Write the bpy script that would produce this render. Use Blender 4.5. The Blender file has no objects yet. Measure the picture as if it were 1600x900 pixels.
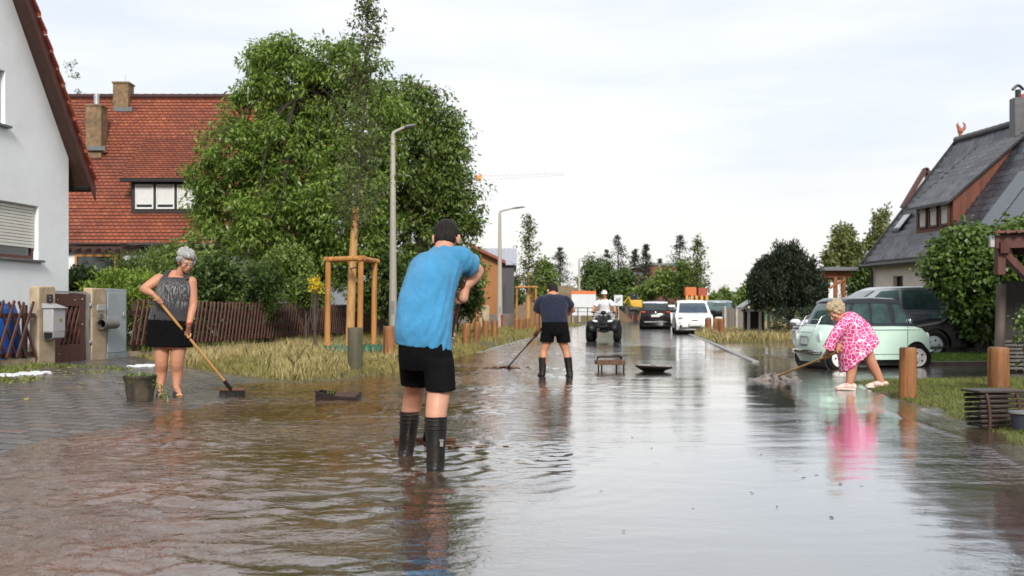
import bpy, bmesh, math, random
import numpy as np
from mathutils import Vector, Matrix, Euler, noise as mnoise
random.seed(7)
SC = bpy.context.scene
COL = SC.collection
PI = math.pi
CAM_H, HOR, FPX = 1.0, 488.0, 1600.0

def P(px, py, Y):
    """photo pixel at depth Y -> world point"""
    return Vector(((px - 800) / FPX * Y, Y, CAM_H + (HOR - py) / FPX * Y))

def G(px, py, z=0.0):
    """photo pixel on level ground z -> world point"""
    Y = FPX * (CAM_H - z) / (py - HOR)
    return Vector(((px - 800) / FPX * Y, Y, z))

def V(*a): return Vector(a)

# ---------------------------------------------------------------- noise
def pnoise(x, y, seed=0):
    x = np.asarray(x, float); y = np.asarray(y, float)
    xi = np.floor(x).astype(np.int64); yi = np.floor(y).astype(np.int64)
    xf = x - xi; yf = y - yi
    def grad(ix, iy):
        h = (ix * 374761393 + iy * 668265263 + seed * 982451653) & 0xFFFFFFFF
        h = ((h ^ (h >> 13)) * 1274126177) & 0xFFFFFFFF
        a = (h & 0xFFFF) / 65536.0 * 2 * PI
        return np.cos(a), np.sin(a)
    u = xf * xf * xf * (xf * (xf * 6 - 15) + 10); v = yf * yf * yf * (yf * (yf * 6 - 15) + 10)
    def dot(ix, iy, dx, dy):
        gx, gy = grad(ix, iy); return gx * dx + gy * dy
    a = dot(xi, yi, xf, yf); b = dot(xi + 1, yi, xf - 1, yf)
    c = dot(xi, yi + 1, xf, yf - 1); d = dot(xi + 1, yi + 1, xf - 1, yf - 1)
    return (a * (1 - u) + b * u) * (1 - v) + (c * (1 - u) + d * u) * v

def sstep(a, b, x):
    t = np.clip((np.asarray(x, float) - a) / (b - a), 0, 1)
    return t * t * (3 - 2 * t)

# ---------------------------------------------------------------- tagging
def tag(o, label=None, cat=None, group=None, kind=None):
    if label: o['label'] = label
    if cat: o['category'] = cat
    if group: o['group'] = group
    if kind: o['kind'] = kind
    return o

def thing(name, label, cat, loc=(0, 0, 0), rz=0.0, group=None):
    o = bpy.data.objects.new(name, None)
    o.empty_display_size = 0.2
    COL.objects.link(o)
    o.location = loc; o.rotation_euler = (0, 0, rz)
    return tag(o, label, cat, group)

def copy_tree(o, parent=None):
    c = o.copy(); COL.objects.link(c)
    if parent is not None: c.parent = parent
    for ch in [k for k in SC.objects if k.parent == o]:
        copy_tree(ch, c)
    return c

# ---------------------------------------------------------------- mesh builder
def frame_of(d, up=None):
    d = d.normalized()
    up = up or (Vector((0, 0, 1)) if abs(d.z) < 0.95 else Vector((0, 1, 0)))
    s = d.cross(up).normalized()
    return s, s.cross(d).normalized()

def cr(pts, rad, sub):
    """Catmull-Rom resample of points and radii (radii floats or tuples)"""
    if sub <= 1: return list(pts), list(rad)
    tp = [tuple(r) if isinstance(r, (tuple, list)) else (r, r) for r in rad]
    n = len(pts); op = []; orr = []
    for i in range(n - 1):
        p0, p1, p2, p3 = pts[max(i - 1, 0)], pts[i], pts[i + 1], pts[min(i + 2, n - 1)]
        for k in range(sub):
            t = k / sub
            q = 0.5 * ((2 * p1) + (-p0 + p2) * t + (2 * p0 - 5 * p1 + 4 * p2 - p3) * t * t + (-p0 + 3 * p1 - 3 * p2 + p3) * t ** 3)
            op.append(q)
            orr.append((tp[i][0] * (1 - t) + tp[i + 1][0] * t, tp[i][1] * (1 - t) + tp[i + 1][1] * t))
    op.append(pts[-1]); orr.append(tp[-1])
    return op, orr

class MB:
    def __init__(self, org=None):
        self.v = []; self.f = []; self.u = []; self.org = org
    def add(self, vs, fs, uvs=None):
        o = len(self.v); self.v.extend(Vector(p) for p in vs)
        for i, f in enumerate(fs):
            self.f.append(tuple(o + k for k in f)); self.u.append(uvs[i] if uvs else None)
        return self
    def box(self, c, s, R=None):
        c = Vector(c); x, y, z = s[0] / 2, s[1] / 2, s[2] / 2
        vs = [Vector(p) for p in ((-x, -y, -z), (x, -y, -z), (x, y, -z), (-x, y, -z), (-x, -y, z), (x, -y, z), (x, y, z), (-x, y, z))]
        if R is not None: vs = [R @ p for p in vs]
        return self.add([p + c for p in vs], [(0, 3, 2, 1), (4, 5, 6, 7), (0, 1, 5, 4), (1, 2, 6, 5), (2, 3, 7, 6), (3, 0, 4, 7)])
    def beam(self, a, b, w, h, up=None):
        """box from a to b with section w (sideways) x h (up)"""
        a = Vector(a); b = Vector(b); s, u = frame_of(b - a, up)
        vs = []
        for p in (a, b):
            for (i, j) in ((-1, -1), (1, -1), (1, 1), (-1, 1)): vs.append(p + s * (i * w / 2) + u * (j * h / 2))
        return self.add(vs, [(0, 1, 2, 3), (7, 6, 5, 4), (0, 4, 5, 1), (1, 5, 6, 2), (2, 6, 7, 3), (3, 7, 4, 0)])
    def tube(self, pts, rad, n=10, caps=True, sub=1, round_ends=False, side=None):
        pts = [Vector(p) for p in pts]
        if not isinstance(rad, (list,)): rad = [rad] * len(pts)
        pts, rad = cr(pts, rad, sub)
        rad = [r if isinstance(r, tuple) else (r, r) for r in rad]
        if round_ends:
            def cap(p, q, r):
                d = (p - q).normalized(); m = (r[0] + r[1]) / 2
                return [(p + d * (m * math.sin(t)), (r[0] * math.cos(t), r[1] * math.cos(t))) for t in (0.5, 1.0, 1.4)]
            s = cap(pts[0], pts[1], rad[0])[::-1]; e = cap(pts[-1], pts[-2], rad[-1])
            pts = [a for a, _ in s] + pts + [a for a, _ in e]; rad = [b for _, b in s] + rad + [b for _, b in e]
        rings = []; S = None
        for i, p in enumerate(pts):
            d = (pts[min(i + 1, len(pts) - 1)] - pts[max(i - 1, 0)])
            if d.length < 1e-9: d = Vector((0, 0, 1))
            d.normalize()
            if S is None:
                if side is not None: S = (Vector(side) - d * d.dot(Vector(side))).normalized()
                else: S, _ = frame_of(d)
            else:
                S = S - d * S.dot(d)
                S = S.normalized() if S.length > 1e-6 else frame_of(d)[0]
            U = S.cross(d)
            rings.append([p + S * (rad[i][0] * math.cos(2 * PI * k / n)) + U * (rad[i][1] * math.sin(2 * PI * k / n)) for k in range(n)])
        return self.loft(rings, caps)
    def loft(self, rings, caps=True, closed=True):
        n = len(rings[0]); vs = [p for r in rings for p in r]; fs = []
        for i in range(len(rings) - 1):
            for k in range(n if closed else n - 1):
                a, b = i * n + k, i * n + (k + 1) % n
                fs.append((a, b, b + n, a + n))
        if caps:
            fs.append(tuple(range(n))[::-1]); m = (len(rings) - 1) * n; fs.append(tuple(m + k for k in range(n)))
        return self.add(vs, fs)
    def ell(self, c, r, R=None, nu=16, nv=10):
        c = Vector(c); rings = []
        if not isinstance(r, (tuple, list)): r = (r, r, r)
        for j in range(1, nv):
            t = PI * j / nv - PI / 2
            ring = [Vector((r[0] * math.cos(t) * math.cos(2 * PI * k / nu), r[1] * math.cos(t) * math.sin(2 * PI * k / nu), r[2] * math.sin(t))) for k in range(nu)]
            rings.append([c + (R @ q if R is not None else q) for q in ring])
        return self.loft(rings)
    def prism(self, poly, depth, M):
        """poly: 2D points; extruded along M's z by depth; M 4x4"""
        n = len(poly)
        vs = [M @ Vector((x, y, 0)) for x, y in poly] + [M @ Vector((x, y, depth)) for x, y in poly]
        fs = [tuple(range(n))[::-1], tuple(n + k for k in range(n))] + [(k, (k + 1) % n, n + (k + 1) % n, n + k) for k in range(n)]
        return self.add(vs, fs)
    def lathe(self, prof, c=(0, 0, 0), n=20, R=None):
        c = Vector(c); rings = []
        for r, z in prof:
            ring = [Vector((r * math.cos(2 * PI * k / n), r * math.sin(2 * PI * k / n), z)) for k in range(n)]
            rings.append([c + (R @ q if R is not None else q) for q in ring])
        return self.loft(rings)
    def quad(self, a, b, c, d, uv=None):
        return self.add([a, b, c, d], [(0, 1, 2, 3)], [uv] if uv else None)
    def mesh(self, name):
        m = bpy.data.meshes.new(name)
        off = self.org or Vector((0, 0, 0))
        m.from_pydata([tuple(p - off) for p in self.v], [], self.f)
        if any(u for u in self.u):
            l = m.uv_layers.new(name='UVMap'); i = 0
            for f, u in zip(self.f, self.u):
                for k in range(len(f)):
                    if u: l.data[i].uv = u[k]
                    i += 1
        m.validate(); 
        return m
    def build(self, name, mat, parent=None, smooth=35, bevel=0, fix=True, label=None, seg=2):
        m = self.mesh(name)
        if fix:
            bm = bmesh.new(); bm.from_mesh(m); bmesh.ops.recalc_face_normals(bm, faces=bm.faces); bm.to_mesh(m); bm.free()
        return link(name, m, mat, parent, smooth, bevel, label, seg)

def link(name, m, mat, parent=None, smooth=35, bevel=0, label=None, seg=2):
    for mm in (mat if isinstance(mat, (list, tuple)) else [mat]): m.materials.append(mm)
    if smooth:
        m.polygons.foreach_set('use_smooth', [True] * len(m.polygons))
        m.set_sharp_from_angle(angle=math.radians(smooth))
    o = bpy.data.objects.new(name, m); COL.objects.link(o)
    if parent is not None: o.parent = parent
    if label: o['label'] = label
    if bevel:
        b = o.modifiers.new('bevel', 'BEVEL'); b.width = bevel; b.segments = seg; b.limit_method = 'ANGLE'; b.angle_limit = math.radians(40); b.harden_normals = False
    return o

def np_mesh(name, verts, faces):
    """verts (n,3), faces (m,k) numpy -> mesh"""
    m = bpy.data.meshes.new(name)
    k = faces.shape[1]
    m.vertices.add(len(verts)); m.vertices.foreach_set('co', np.ascontiguousarray(verts, np.float32).ravel())
    m.loops.add(faces.size); m.loops.foreach_set('vertex_index', np.ascontiguousarray(faces, np.int32).ravel())
    m.polygons.add(len(faces)); m.polygons.foreach_set('loop_start', np.arange(0, faces.size, k, dtype=np.int32))
    m.update(calc_edges=True); m.validate()
    return m

def fuse(mb, voxel, it=6, fac=0.5, name='fused', adapt=0.0):
    """one continuous surface from overlapping closed pieces"""
    m = mb.mesh(name)
    bm = bmesh.new(); bm.from_mesh(m); bmesh.ops.recalc_face_normals(bm, faces=bm.faces); bm.to_mesh(m); bm.free()
    o = bpy.data.objects.new(name, m); COL.objects.link(o)
    r = o.modifiers.new('r', 'REMESH'); r.mode = 'VOXEL'; r.voxel_size = voxel; r.adaptivity = adapt
    if it:
        s = o.modifiers.new('s', 'SMOOTH'); s.factor = fac; s.iterations = it
    dg = bpy.context.evaluated_depsgraph_get(); dg.update()
    out = bpy.data.meshes.new_from_object(o.evaluated_get(dg))
    bpy.data.objects.remove(o); bpy.data.meshes.remove(m)
    out.name = name
    return out

# ---------------------------------------------------------------- materials
MATS = {}
def _new(name):
    m = bpy.data.materials.new(name); m.use_nodes = True
    nt = m.node_tree; b = nt.nodes['Principled BSDF']
    return m, nt, b
def N(nt, t, **kw):
    n = nt.nodes.new(t)
    for k, v in kw.items():
        if k in ('operation', 'blend_type', 'data_type', 'wave_type', 'feature', 'distance', 'noise_dimensions', 'bands_direction', 'noise_type', 'interpolation_type', 'wave_profile'): setattr(n, k, v)
        else: n.inputs[k.replace('_', ' ')].default_value = v
    return n
def L(nt, a, b): nt.links.new(a, b)
def ramp(nt, fac, stops):
    r = nt.nodes.new('ShaderNodeValToRGB'); e = r.color_ramp.elements
    while len(e) < len(stops): e.new(0.5)
    for i, (p, c) in enumerate(stops):
        e[i].position = p; e[i].color = (*c, 1) if len(c) == 3 else c
    L(nt, fac, r.inputs[0]); return r.outputs[0]
def mixc(nt, fac, a, b, blend='MIX'):
    n = nt.nodes.new('ShaderNodeMix'); n.data_type = 'RGBA'; n.blend_type = blend
    for s, val in ((n.inputs[0], fac), (n.inputs[6], a), (n.inputs[7], b)):
        if hasattr(val, 'links'): L(nt, val, s)
        elif isinstance(val, (int, float)): s.default_value = val
        else: s.default_value = (*val, 1) if len(val) == 3 else val
    return n.outputs[2]
def coords(nt, scale=(1, 1, 1), kind='Object', rot=(0, 0, 0)):
    t = nt.nodes.new('ShaderNodeTexCoord'); mp = nt.nodes.new('ShaderNodeMapping')
    mp.inputs['Scale'].default_value = scale; mp.inputs['Rotation'].default_value = rot
    L(nt, t.outputs[kind], mp.inputs['Vector']); return mp.outputs[0]
def mul(c, k): return tuple(min(1, x * k) for x in c[:3])

def mat(name, col, rough=0.6, metal=0.0, var=0.18, scale=6.0, alt=None, bump=0.0, bscale=60.0, stretch=(1, 1, 1), coat=0.0, spec=0.5, dirt=None, dscale=2.0, damt=0.5, detail=6.0, trans=0.0, ior=None, rvar=0.1):
    if name in MATS: return MATS[name]
    m, nt, b = _new(name)
    co = coords(nt, stretch)
    n = N(nt, 'ShaderNodeTexNoise', Scale=scale, Detail=detail, Roughness=0.6); L(nt, co, n.inputs['Vector'])
    c = ramp(nt, n.outputs[0], [(0.3, mul(col, 1 - var)), (0.7, alt if alt else mul(col, 1 + var))])
    if dirt:
        d = N(nt, 'ShaderNodeTexNoise', Scale=dscale, Detail=8.0, Roughness=0.7); L(nt, co, d.inputs['Vector'])
        f = ramp(nt, d.outputs[0], [(0.45, (0, 0, 0)), (0.68, (damt,) * 3)])
        c = mixc(nt, f, c, dirt)
    L(nt, c, b.inputs['Base Color'])
    rr = N(nt, 'ShaderNodeMapRange'); L(nt, n.outputs[0], rr.inputs[0])
    rr.inputs[3].default_value = max(0.02, rough - rvar); rr.inputs[4].default_value = min(1, rough + rvar)
    L(nt, rr.outputs[0], b.inputs['Roughness'])
    b.inputs['Metallic'].default_value = metal; b.inputs['Coat Weight'].default_value = coat; b.inputs['Coat Roughness'].default_value = 0.08
    b.inputs['Specular IOR Level'].default_value = spec
    if ior: b.inputs['IOR'].default_value = ior
    if trans: b.inputs['Transmission Weight'].default_value = trans
    if bump:
        bn = N(nt, 'ShaderNodeTexNoise', Scale=bscale, Detail=5.0, Roughness=0.6); L(nt, co, bn.inputs['Vector'])
        bp = N(nt, 'ShaderNodeBump', Strength=bump, Distance=0.02); L(nt, bn.outputs[0], bp.inputs['Height']); L(nt, bp.outputs[0], b.inputs['Normal'])
    MATS[name] = m; return m

def leaf_mat(name, dark, light, alt=None, altp=0.0, rough=0.5, trans=0.25):
    if name in MATS: return MATS[name]
    m, nt, b = _new(name)
    g = nt.nodes.new('ShaderNodeNewGeometry')
    co = coords(nt)
    n = N(nt, 'ShaderNodeTexNoise', Scale=0.9, Detail=3.0); L(nt, co, n.inputs['Vector'])
    ad = N(nt, 'ShaderNodeMath', operation='MULTIPLY_ADD'); L(nt, g.outputs['Random Per Island'], ad.inputs[0]); ad.inputs[1].default_value = 0.55; L(nt, n.outputs[0], ad.inputs[2])
    stops = [(0.35, dark), (0.95, light)]
    c = ramp(nt, ad.outputs[0], stops)
    if alt:
        f = N(nt, 'ShaderNodeMath', operation='GREATER_THAN'); L(nt, g.outputs['Random Per Island'], f.inputs[0]); f.inputs[1].default_value = 1 - altp
        c = mixc(nt, f.outputs[0], c, alt)
    L(nt, c, b.inputs['Base Color']); b.inputs['Roughness'].default_value = rough
    if trans:
        t = nt.nodes.new('ShaderNodeBsdfTranslucent'); L(nt, c, t.inputs[0])
        mx = nt.nodes.new('ShaderNodeMixShader'); mx.inputs[0].default_value = trans
        L(nt, b.outputs[0], mx.inputs[1]); L(nt, t.outputs[0], mx.inputs[2])
        L(nt, mx.outputs[0], nt.nodes['Material Output'].inputs[0])
    MATS[name] = m; return m

def wood(name, col, alt=None, rough=0.6, axis=2, scale=14, bump=0.25, dirt=None):
    st = [1, 1, 1]; st[axis] = 0.08
    return mat(name, col, rough, var=0.35, alt=alt, scale=scale, stretch=tuple(st), bump=bump, bscale=50, dirt=dirt, dscale=3)
# ================================================================ ground, road, water
RL, RR, SL = -3.9, 2.4, 0.12          # road edges in the road frame r = X - SL*Y
def edge_verge(r):
    return np.interp(r, [-9.2, -8.4, -7.2, -6.2, -5, -4.4, -3.9, -3.7], [18.7, 17.7, 16.3, 15.3, 14.5, 15.0, 16.6, 17.5])
def terrain(r, Y):
    r = np.asarray(r, float); Y = np.asarray(Y, float)
    nz = pnoise(r * 0.9, Y * 0.5, 3) * 0.022 + pnoise(r * 3, Y * 2.2, 5) * 0.008
    road = -0.04 + sstep(23, 34, Y) * 0.055 + nz * 0.6 - 0.015 * sstep(1, 3.2, -r - 0.5) * sstep(36, 26, Y)
    road = road + sstep(0.4, 2.2, r) * sstep(20, 28, Y) * 0.02
    t = np.maximum(RL - r, 0)
    drive = -0.035 + 0.046 * t + nz - 0.05 * np.exp(-((r + 5.4) ** 2) / 0.5 - ((Y - 14) ** 2) / 1.2) - 0.02 * sstep(6, 3, Y)
    ev = Y - edge_verge(r)
    verge = -0.035 + np.minimum(t, 0.45) * 0.30 + np.minimum(np.maximum(t - .45, 0), 6) * 0.012 + nz
    k = sstep(-0.15, 0.7, ev)
    left = drive * (1 - k) + np.minimum(verge, 0.06 + drive + 0.3 * np.maximum(ev, 0)) * k
    u = np.maximum(r - RR, 0)
    gr = -0.025 + sstep(0.3, 1.1, u + nz * 4) * 0.07 + 0.01 * u + nz * 0.5
    ap = -0.012 + np.minimum(u, 4) * 0.012 + nz * 0.7 + sstep(22, 32, Y) * 0.03
    kr = sstep(14.9, 14.2, Y + nz * 8)
    right = gr * kr + ap * (1 - kr)
    right = right + 0.05 * sstep(18.75, 18.85, Y) * sstep(5.3, 5.45, r) + 0.06 * sstep(32, 32.4, Y) * sstep(0.15, 0.4, u)
    return np.where(r < RL, left, np.where(r > RR, right, road))
def gz(X, Y): return float(terrain(X - SL * Y, Y))
def at(px, py, z=None):
    """photo pixel where it meets the terrain"""
    p = G(px, py, 0.0)
    for _ in range(6): p = G(px, py, gz(p.x, p.y))
    return p

def build_ground():
    rr = np.unique(np.round(np.concatenate([np.arange(-80, -13, 3), np.arange(-13, -9.3, .3), np.arange(-9.3, RL, .1), [RL], np.arange(RL + .1, RR, .1), [RR], np.arange(RR + .1, 9, .1), np.arange(9, 14, .4), np.arange(14, 90, 3)]), 4))
    yy = np.concatenate([np.arange(-4, 2, .5), np.arange(2, 34, .13), np.arange(34, 70, .4), np.arange(70, 260, 4)])
    R, Y = np.meshgrid(rr, yy)
    Z = terrain(R, Y); X = R + SL * Y
    verts = np.stack([X, Y, Z], -1).reshape(-1, 3)
    nr, ny = len(rr), len(yy)
    i = (np.arange(ny - 1)[:, None] * nr + np.arange(nr - 1)[None, :]).ravel()
    faces = np.stack([i, i + 1, i + nr + 1, i + nr], -1)
    rc = R.ravel()[faces].mean(1); yc = Y.ravel()[faces].mean(1)
    j = pnoise(rc * 1.5, yc * 1.3, 11) * 0.35 + pnoise(rc * 6, yc * 5, 12) * 0.12
    reg = np.zeros(len(faces), int)                                     # 0 road
    left = rc < RL
    reg[left] = 1                                                       # 1 paving
    reg[left & (yc > edge_verge(rc) + j * 0.5)] = 2                      # 2 verge
    reg[left & (rc + j * 1.6 < -8.1 - .25 * (yc - 13)) & (yc < 15.4)] = 2
    reg[left & (rc < -9.15)] = 2
    right = rc > RR
    reg[right] = 3                                                      # 3 driveway
    reg[right & (rc < RR + .55 + j) & (yc < 15)] = 0
    reg[right & (rc >= RR + .55 + j) & (yc < 14.4 + j * .8)] = 2
    reg[right & (yc > 18.8) & (rc > 5.38) & (yc < 32.3)] = 4              # 4 lawn
    reg[right & (yc > 32.3 + j)] = 2
    reg[(yc > 150)] = 2
    reg[right & (rc > 11)] = 4
    out = {}
    for k, (nm, m, lab) in enumerate([('road', M_asphalt, 'wet asphalt road'), ('paving', M_pavers, 'driveway of grey and reddish concrete pavers'), ('verge', M_soil, 'grassy verge'), ('driveway', M_asphalt2, 'wet asphalt driveway'), ('lawn', M_lawn, 'short green lawn')]):
        f = faces[reg == k]
        u, inv = np.unique(f, return_inverse=True)
        me = np_mesh(nm, verts[u], inv.reshape(-1, 4))
        o = link(nm, me, m, smooth=60); tag(o, None, None, None, 'structure')
        out[nm] = o
    # sheet to the horizon
    b = MB(); b.quad((-2500, -60, -0.3), (2500, -60, -0.3), (2500, 4000, -0.3), (-2500, 4000, -0.3))
    tag(b.build('ground', M_field), kind='structure')
    return out

def asphalt(name, wet=0.5, dark=(0.05, 0.051, 0.055)):
    m, nt, b = _new(name); co = coords(nt)
    n1 = N(nt, 'ShaderNodeTexNoise', Scale=0.35, Detail=6.0, Roughness=0.65); L(nt, co, n1.inputs['Vector'])
    n2 = N(nt, 'ShaderNodeTexNoise', Scale=90.0, Detail=3.0); L(nt, co, n2.inputs['Vector'])
    c = ramp(nt, n2.outputs[0], [(0.3, mul(dark, .6)), (0.7, mul(dark, 1.7))])
    c = mixc(nt, ramp(nt, n1.outputs[0], [(.45, (0, 0, 0)), (.62, (.6, .6, .6))]), c, (0.075, 0.06, 0.045))
    L(nt, c, b.inputs['Base Color'])
    L(nt, ramp(nt, n1.outputs[0], [(wet - .12, (.09,) * 3), (wet + .14, (.34,) * 3)]), b.inputs['Roughness'])
    b.inputs['Specular IOR Level'].default_value = 0.75; b.inputs['Coat Weight'].default_value = 1; b.inputs['Coat IOR'].default_value = 1.6; b.inputs['Coat Roughness'].default_value = .12
    bp = N(nt, 'ShaderNodeBump', Strength=0.25, Distance=0.004); L(nt, n2.outputs[0], bp.inputs['Height']); L(nt, bp.outputs[0], b.inputs['Normal'])
    return m

def pavers():
    m, nt, b = _new('pavers'); co = coords(nt, rot=(0, 0, math.radians(7)))
    br = nt.nodes.new('ShaderNodeTexBrick'); L(nt, co, br.inputs['Vector'])
    br.inputs['Scale'].default_value = 1.0; br.inputs['Brick Width'].default_value = .34; br.inputs['Row Height'].default_value = .24
    br.inputs['Mortar Size'].default_value = 0.032; br.inputs['Mortar Smooth'].default_value = 0.7; br.inputs['Bias'].default_value = 0.0
    br.inputs['Color1'].default_value = (0, 0, 0, 1); br.inputs['Color2'].default_value = (1, 1, 1, 1); br.inputs['Mortar'].default_value = (.5, .5, .5, 1)
    c = ramp(nt, br.outputs[0], [(0.0, (.07, .068, .066)), (.35, (.12, .118, .118)), (.6, (.20, .19, .185)), (.8, (.10, .092, .085)), (1.0, (.24, .13, .09))])
    n = N(nt, 'ShaderNodeTexNoise', Scale=1.6, Detail=7.0, Roughness=.65); L(nt, co, n.inputs['Vector'])
    c = mixc(nt, ramp(nt, n.outputs[0], [(.38, (0, 0, 0)), (.62, (.85,) * 3)]), c, (.06, .043, .028))
    c = mixc(nt, br.outputs[1], c, (.03, .03, .022))
    L(nt, c, b.inputs['Base Color'])
    L(nt, ramp(nt, n.outputs[0], [(.35, (.10,) * 3), (.65, (.34,) * 3)]), b.inputs['Roughness'])
    b.inputs['Specular IOR Level'].default_value = 0.8; b.inputs['Coat Weight'].default_value = .4; b.inputs['Coat Roughness'].default_value = .16; b.inputs['Coat IOR'].default_value = 1.5
    n3 = N(nt, 'ShaderNodeTexNoise', Scale=40.0, Detail=4.0); L(nt, co, n3.inputs['Vector'])
    hh = N(nt, 'ShaderNodeMath', operation='MULTIPLY_ADD'); L(nt, br.outputs[1], hh.inputs[0]); hh.inputs[1].default_value = -1.5; L(nt, n3.outputs[0], hh.inputs[2])
    bp = N(nt, 'ShaderNodeBump', Strength=1.0, Distance=0.012); L(nt, hh.outputs[0], bp.inputs['Height']); L(nt, bp.outputs[0], b.inputs['Normal']); L(nt, bp.outputs[0], b.inputs['Coat Normal'])
    return m

def water_mat():
    m, nt, b = _new('muddy_water'); co = coords(nt)
    sx = nt.nodes.new('ShaderNodeSeparateXYZ'); L(nt, co, sx.inputs[0])
    n0 = N(nt, 'ShaderNodeTexNoise', Scale=0.5, Detail=4.0); L(nt, co, n0.inputs['Vector'])
    # r = x - .12y ; deep muddy water on the left, thin film over the asphalt on the right
    rr = N(nt, 'ShaderNodeMath', operation='MULTIPLY_ADD'); L(nt, sx.outputs[1], rr.inputs[0]); rr.inputs[1].default_value = -SL; L(nt, sx.outputs[0], rr.inputs[2])
    r2 = N(nt, 'ShaderNodeMath', operation='MULTIPLY_ADD'); L(nt, n0.outputs[0], r2.inputs[0]); r2.inputs[1].default_value = 2.4; L(nt, rr.outputs[0], r2.inputs[2])
    film0 = N(nt, 'ShaderNodeMapRange', From_Min=-1.0, From_Max=0.95); L(nt, r2.outputs[0], film0.inputs[0])
    gut = N(nt, 'ShaderNodeMapRange', From_Min=3.3, From_Max=4.7, To_Min=1.0, To_Max=0.1); L(nt, r2.outputs[0], gut.inputs[0])
    film = N(nt, 'ShaderNodeMath', operation='MULTIPLY'); L(nt, film0.outputs[0], film.inputs[0]); L(nt, gut.outputs[0], film.inputs[1])
    mud = N(nt, 'ShaderNodeTexNoise', Scale=1.4, Detail=6.0, Roughness=.65); L(nt, coords(nt, (.5, 1, 1)), mud.inputs['Vector'])
    cm = ramp(nt, mud.outputs[0], [(.3, (.062, .027, .010)), (.7, (.135, .064, .027))])
    c = mixc(nt, film.outputs[0], cm, (.05, .045, .042))
    L(nt, c, b.inputs['Base Color'])
    rg = N(nt, 'ShaderNodeMapRange', To_Min=0.025, To_Max=0.07); L(nt, film.outputs[0], rg.inputs[0]); L(nt, rg.outputs[0], b.inputs['Roughness'])
    b.inputs['IOR'].default_value = 1.75
    # fine chop, elongated across the view; asphalt grain telegraphing through the film on the right
    w1 = N(nt, 'ShaderNodeTexNoise', Scale=13.0, Detail=4.0, Roughness=.6); L(nt, coords(nt, (.7, 1.0, 1)), w1.inputs['Vector'])
    w2 = N(nt, 'ShaderNodeTexNoise', Scale=70.0, Detail=2.0); L(nt, coords(nt, (.8, 1, 1)), w2.inputs['Vector'])
    gust = N(nt, 'ShaderNodeTexNoise', Scale=.8, Detail=4.0); L(nt, coords(nt, (.3, 1, 1)), gust.inputs['Vector'])
    calm = N(nt, 'ShaderNodeMapRange', From_Min=-0.2, From_Max=1.0, To_Min=1.0, To_Max=0.07); L(nt, film.outputs[0], calm.inputs[0])
    g2 = N(nt, 'ShaderNodeMapRange', From_Min=.35, From_Max=.65, To_Min=.45, To_Max=1.2); L(nt, gust.outputs[0], g2.inputs[0])
    st = N(nt, 'ShaderNodeMath', operation='MULTIPLY'); L(nt, calm.outputs[0], st.inputs[0]); L(nt, g2.outputs[0], st.inputs[1])
    b1 = N(nt, 'ShaderNodeBump', Distance=0.022); L(nt, st.outputs[0], b1.inputs['Strength']); L(nt, w1.outputs[0], b1.inputs['Height'])
    g3 = N(nt, 'ShaderNodeMapRange', From_Min=.2, From_Max=1.0, To_Min=.0, To_Max=.16); L(nt, film.outputs[0], g3.inputs[0])
    g4 = N(nt, 'ShaderNodeMath', operation='MULTIPLY'); L(nt, g3.outputs[0], g4.inputs[0]); L(nt, ramp(nt, gust.outputs[0], [(.40, (0, 0, 0)), (.6, (1, 1, 1))]), g4.inputs[1])
    b2 = N(nt, 'ShaderNodeBump', Distance=0.004); L(nt, g4.outputs[0], b2.inputs['Strength']); L(nt, w2.outputs[0], b2.inputs['Height']); L(nt, b1.outputs[0], b2.inputs['Normal'])
    L(nt, b2.outputs[0], b.inputs['Normal']); L(nt, b2.outputs[0], b.inputs['Coat Normal'])
    cw = N(nt, 'ShaderNodeMapRange', To_Min=0.20, To_Max=1.0); L(nt, film.outputs[0], cw.inputs[0]); L(nt, cw.outputs[0], b.inputs['Coat Weight']); b.inputs['Coat IOR'].default_value = 2.3; L(nt, rg.outputs[0], b.inputs['Coat Roughness'])
    return m

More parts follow.
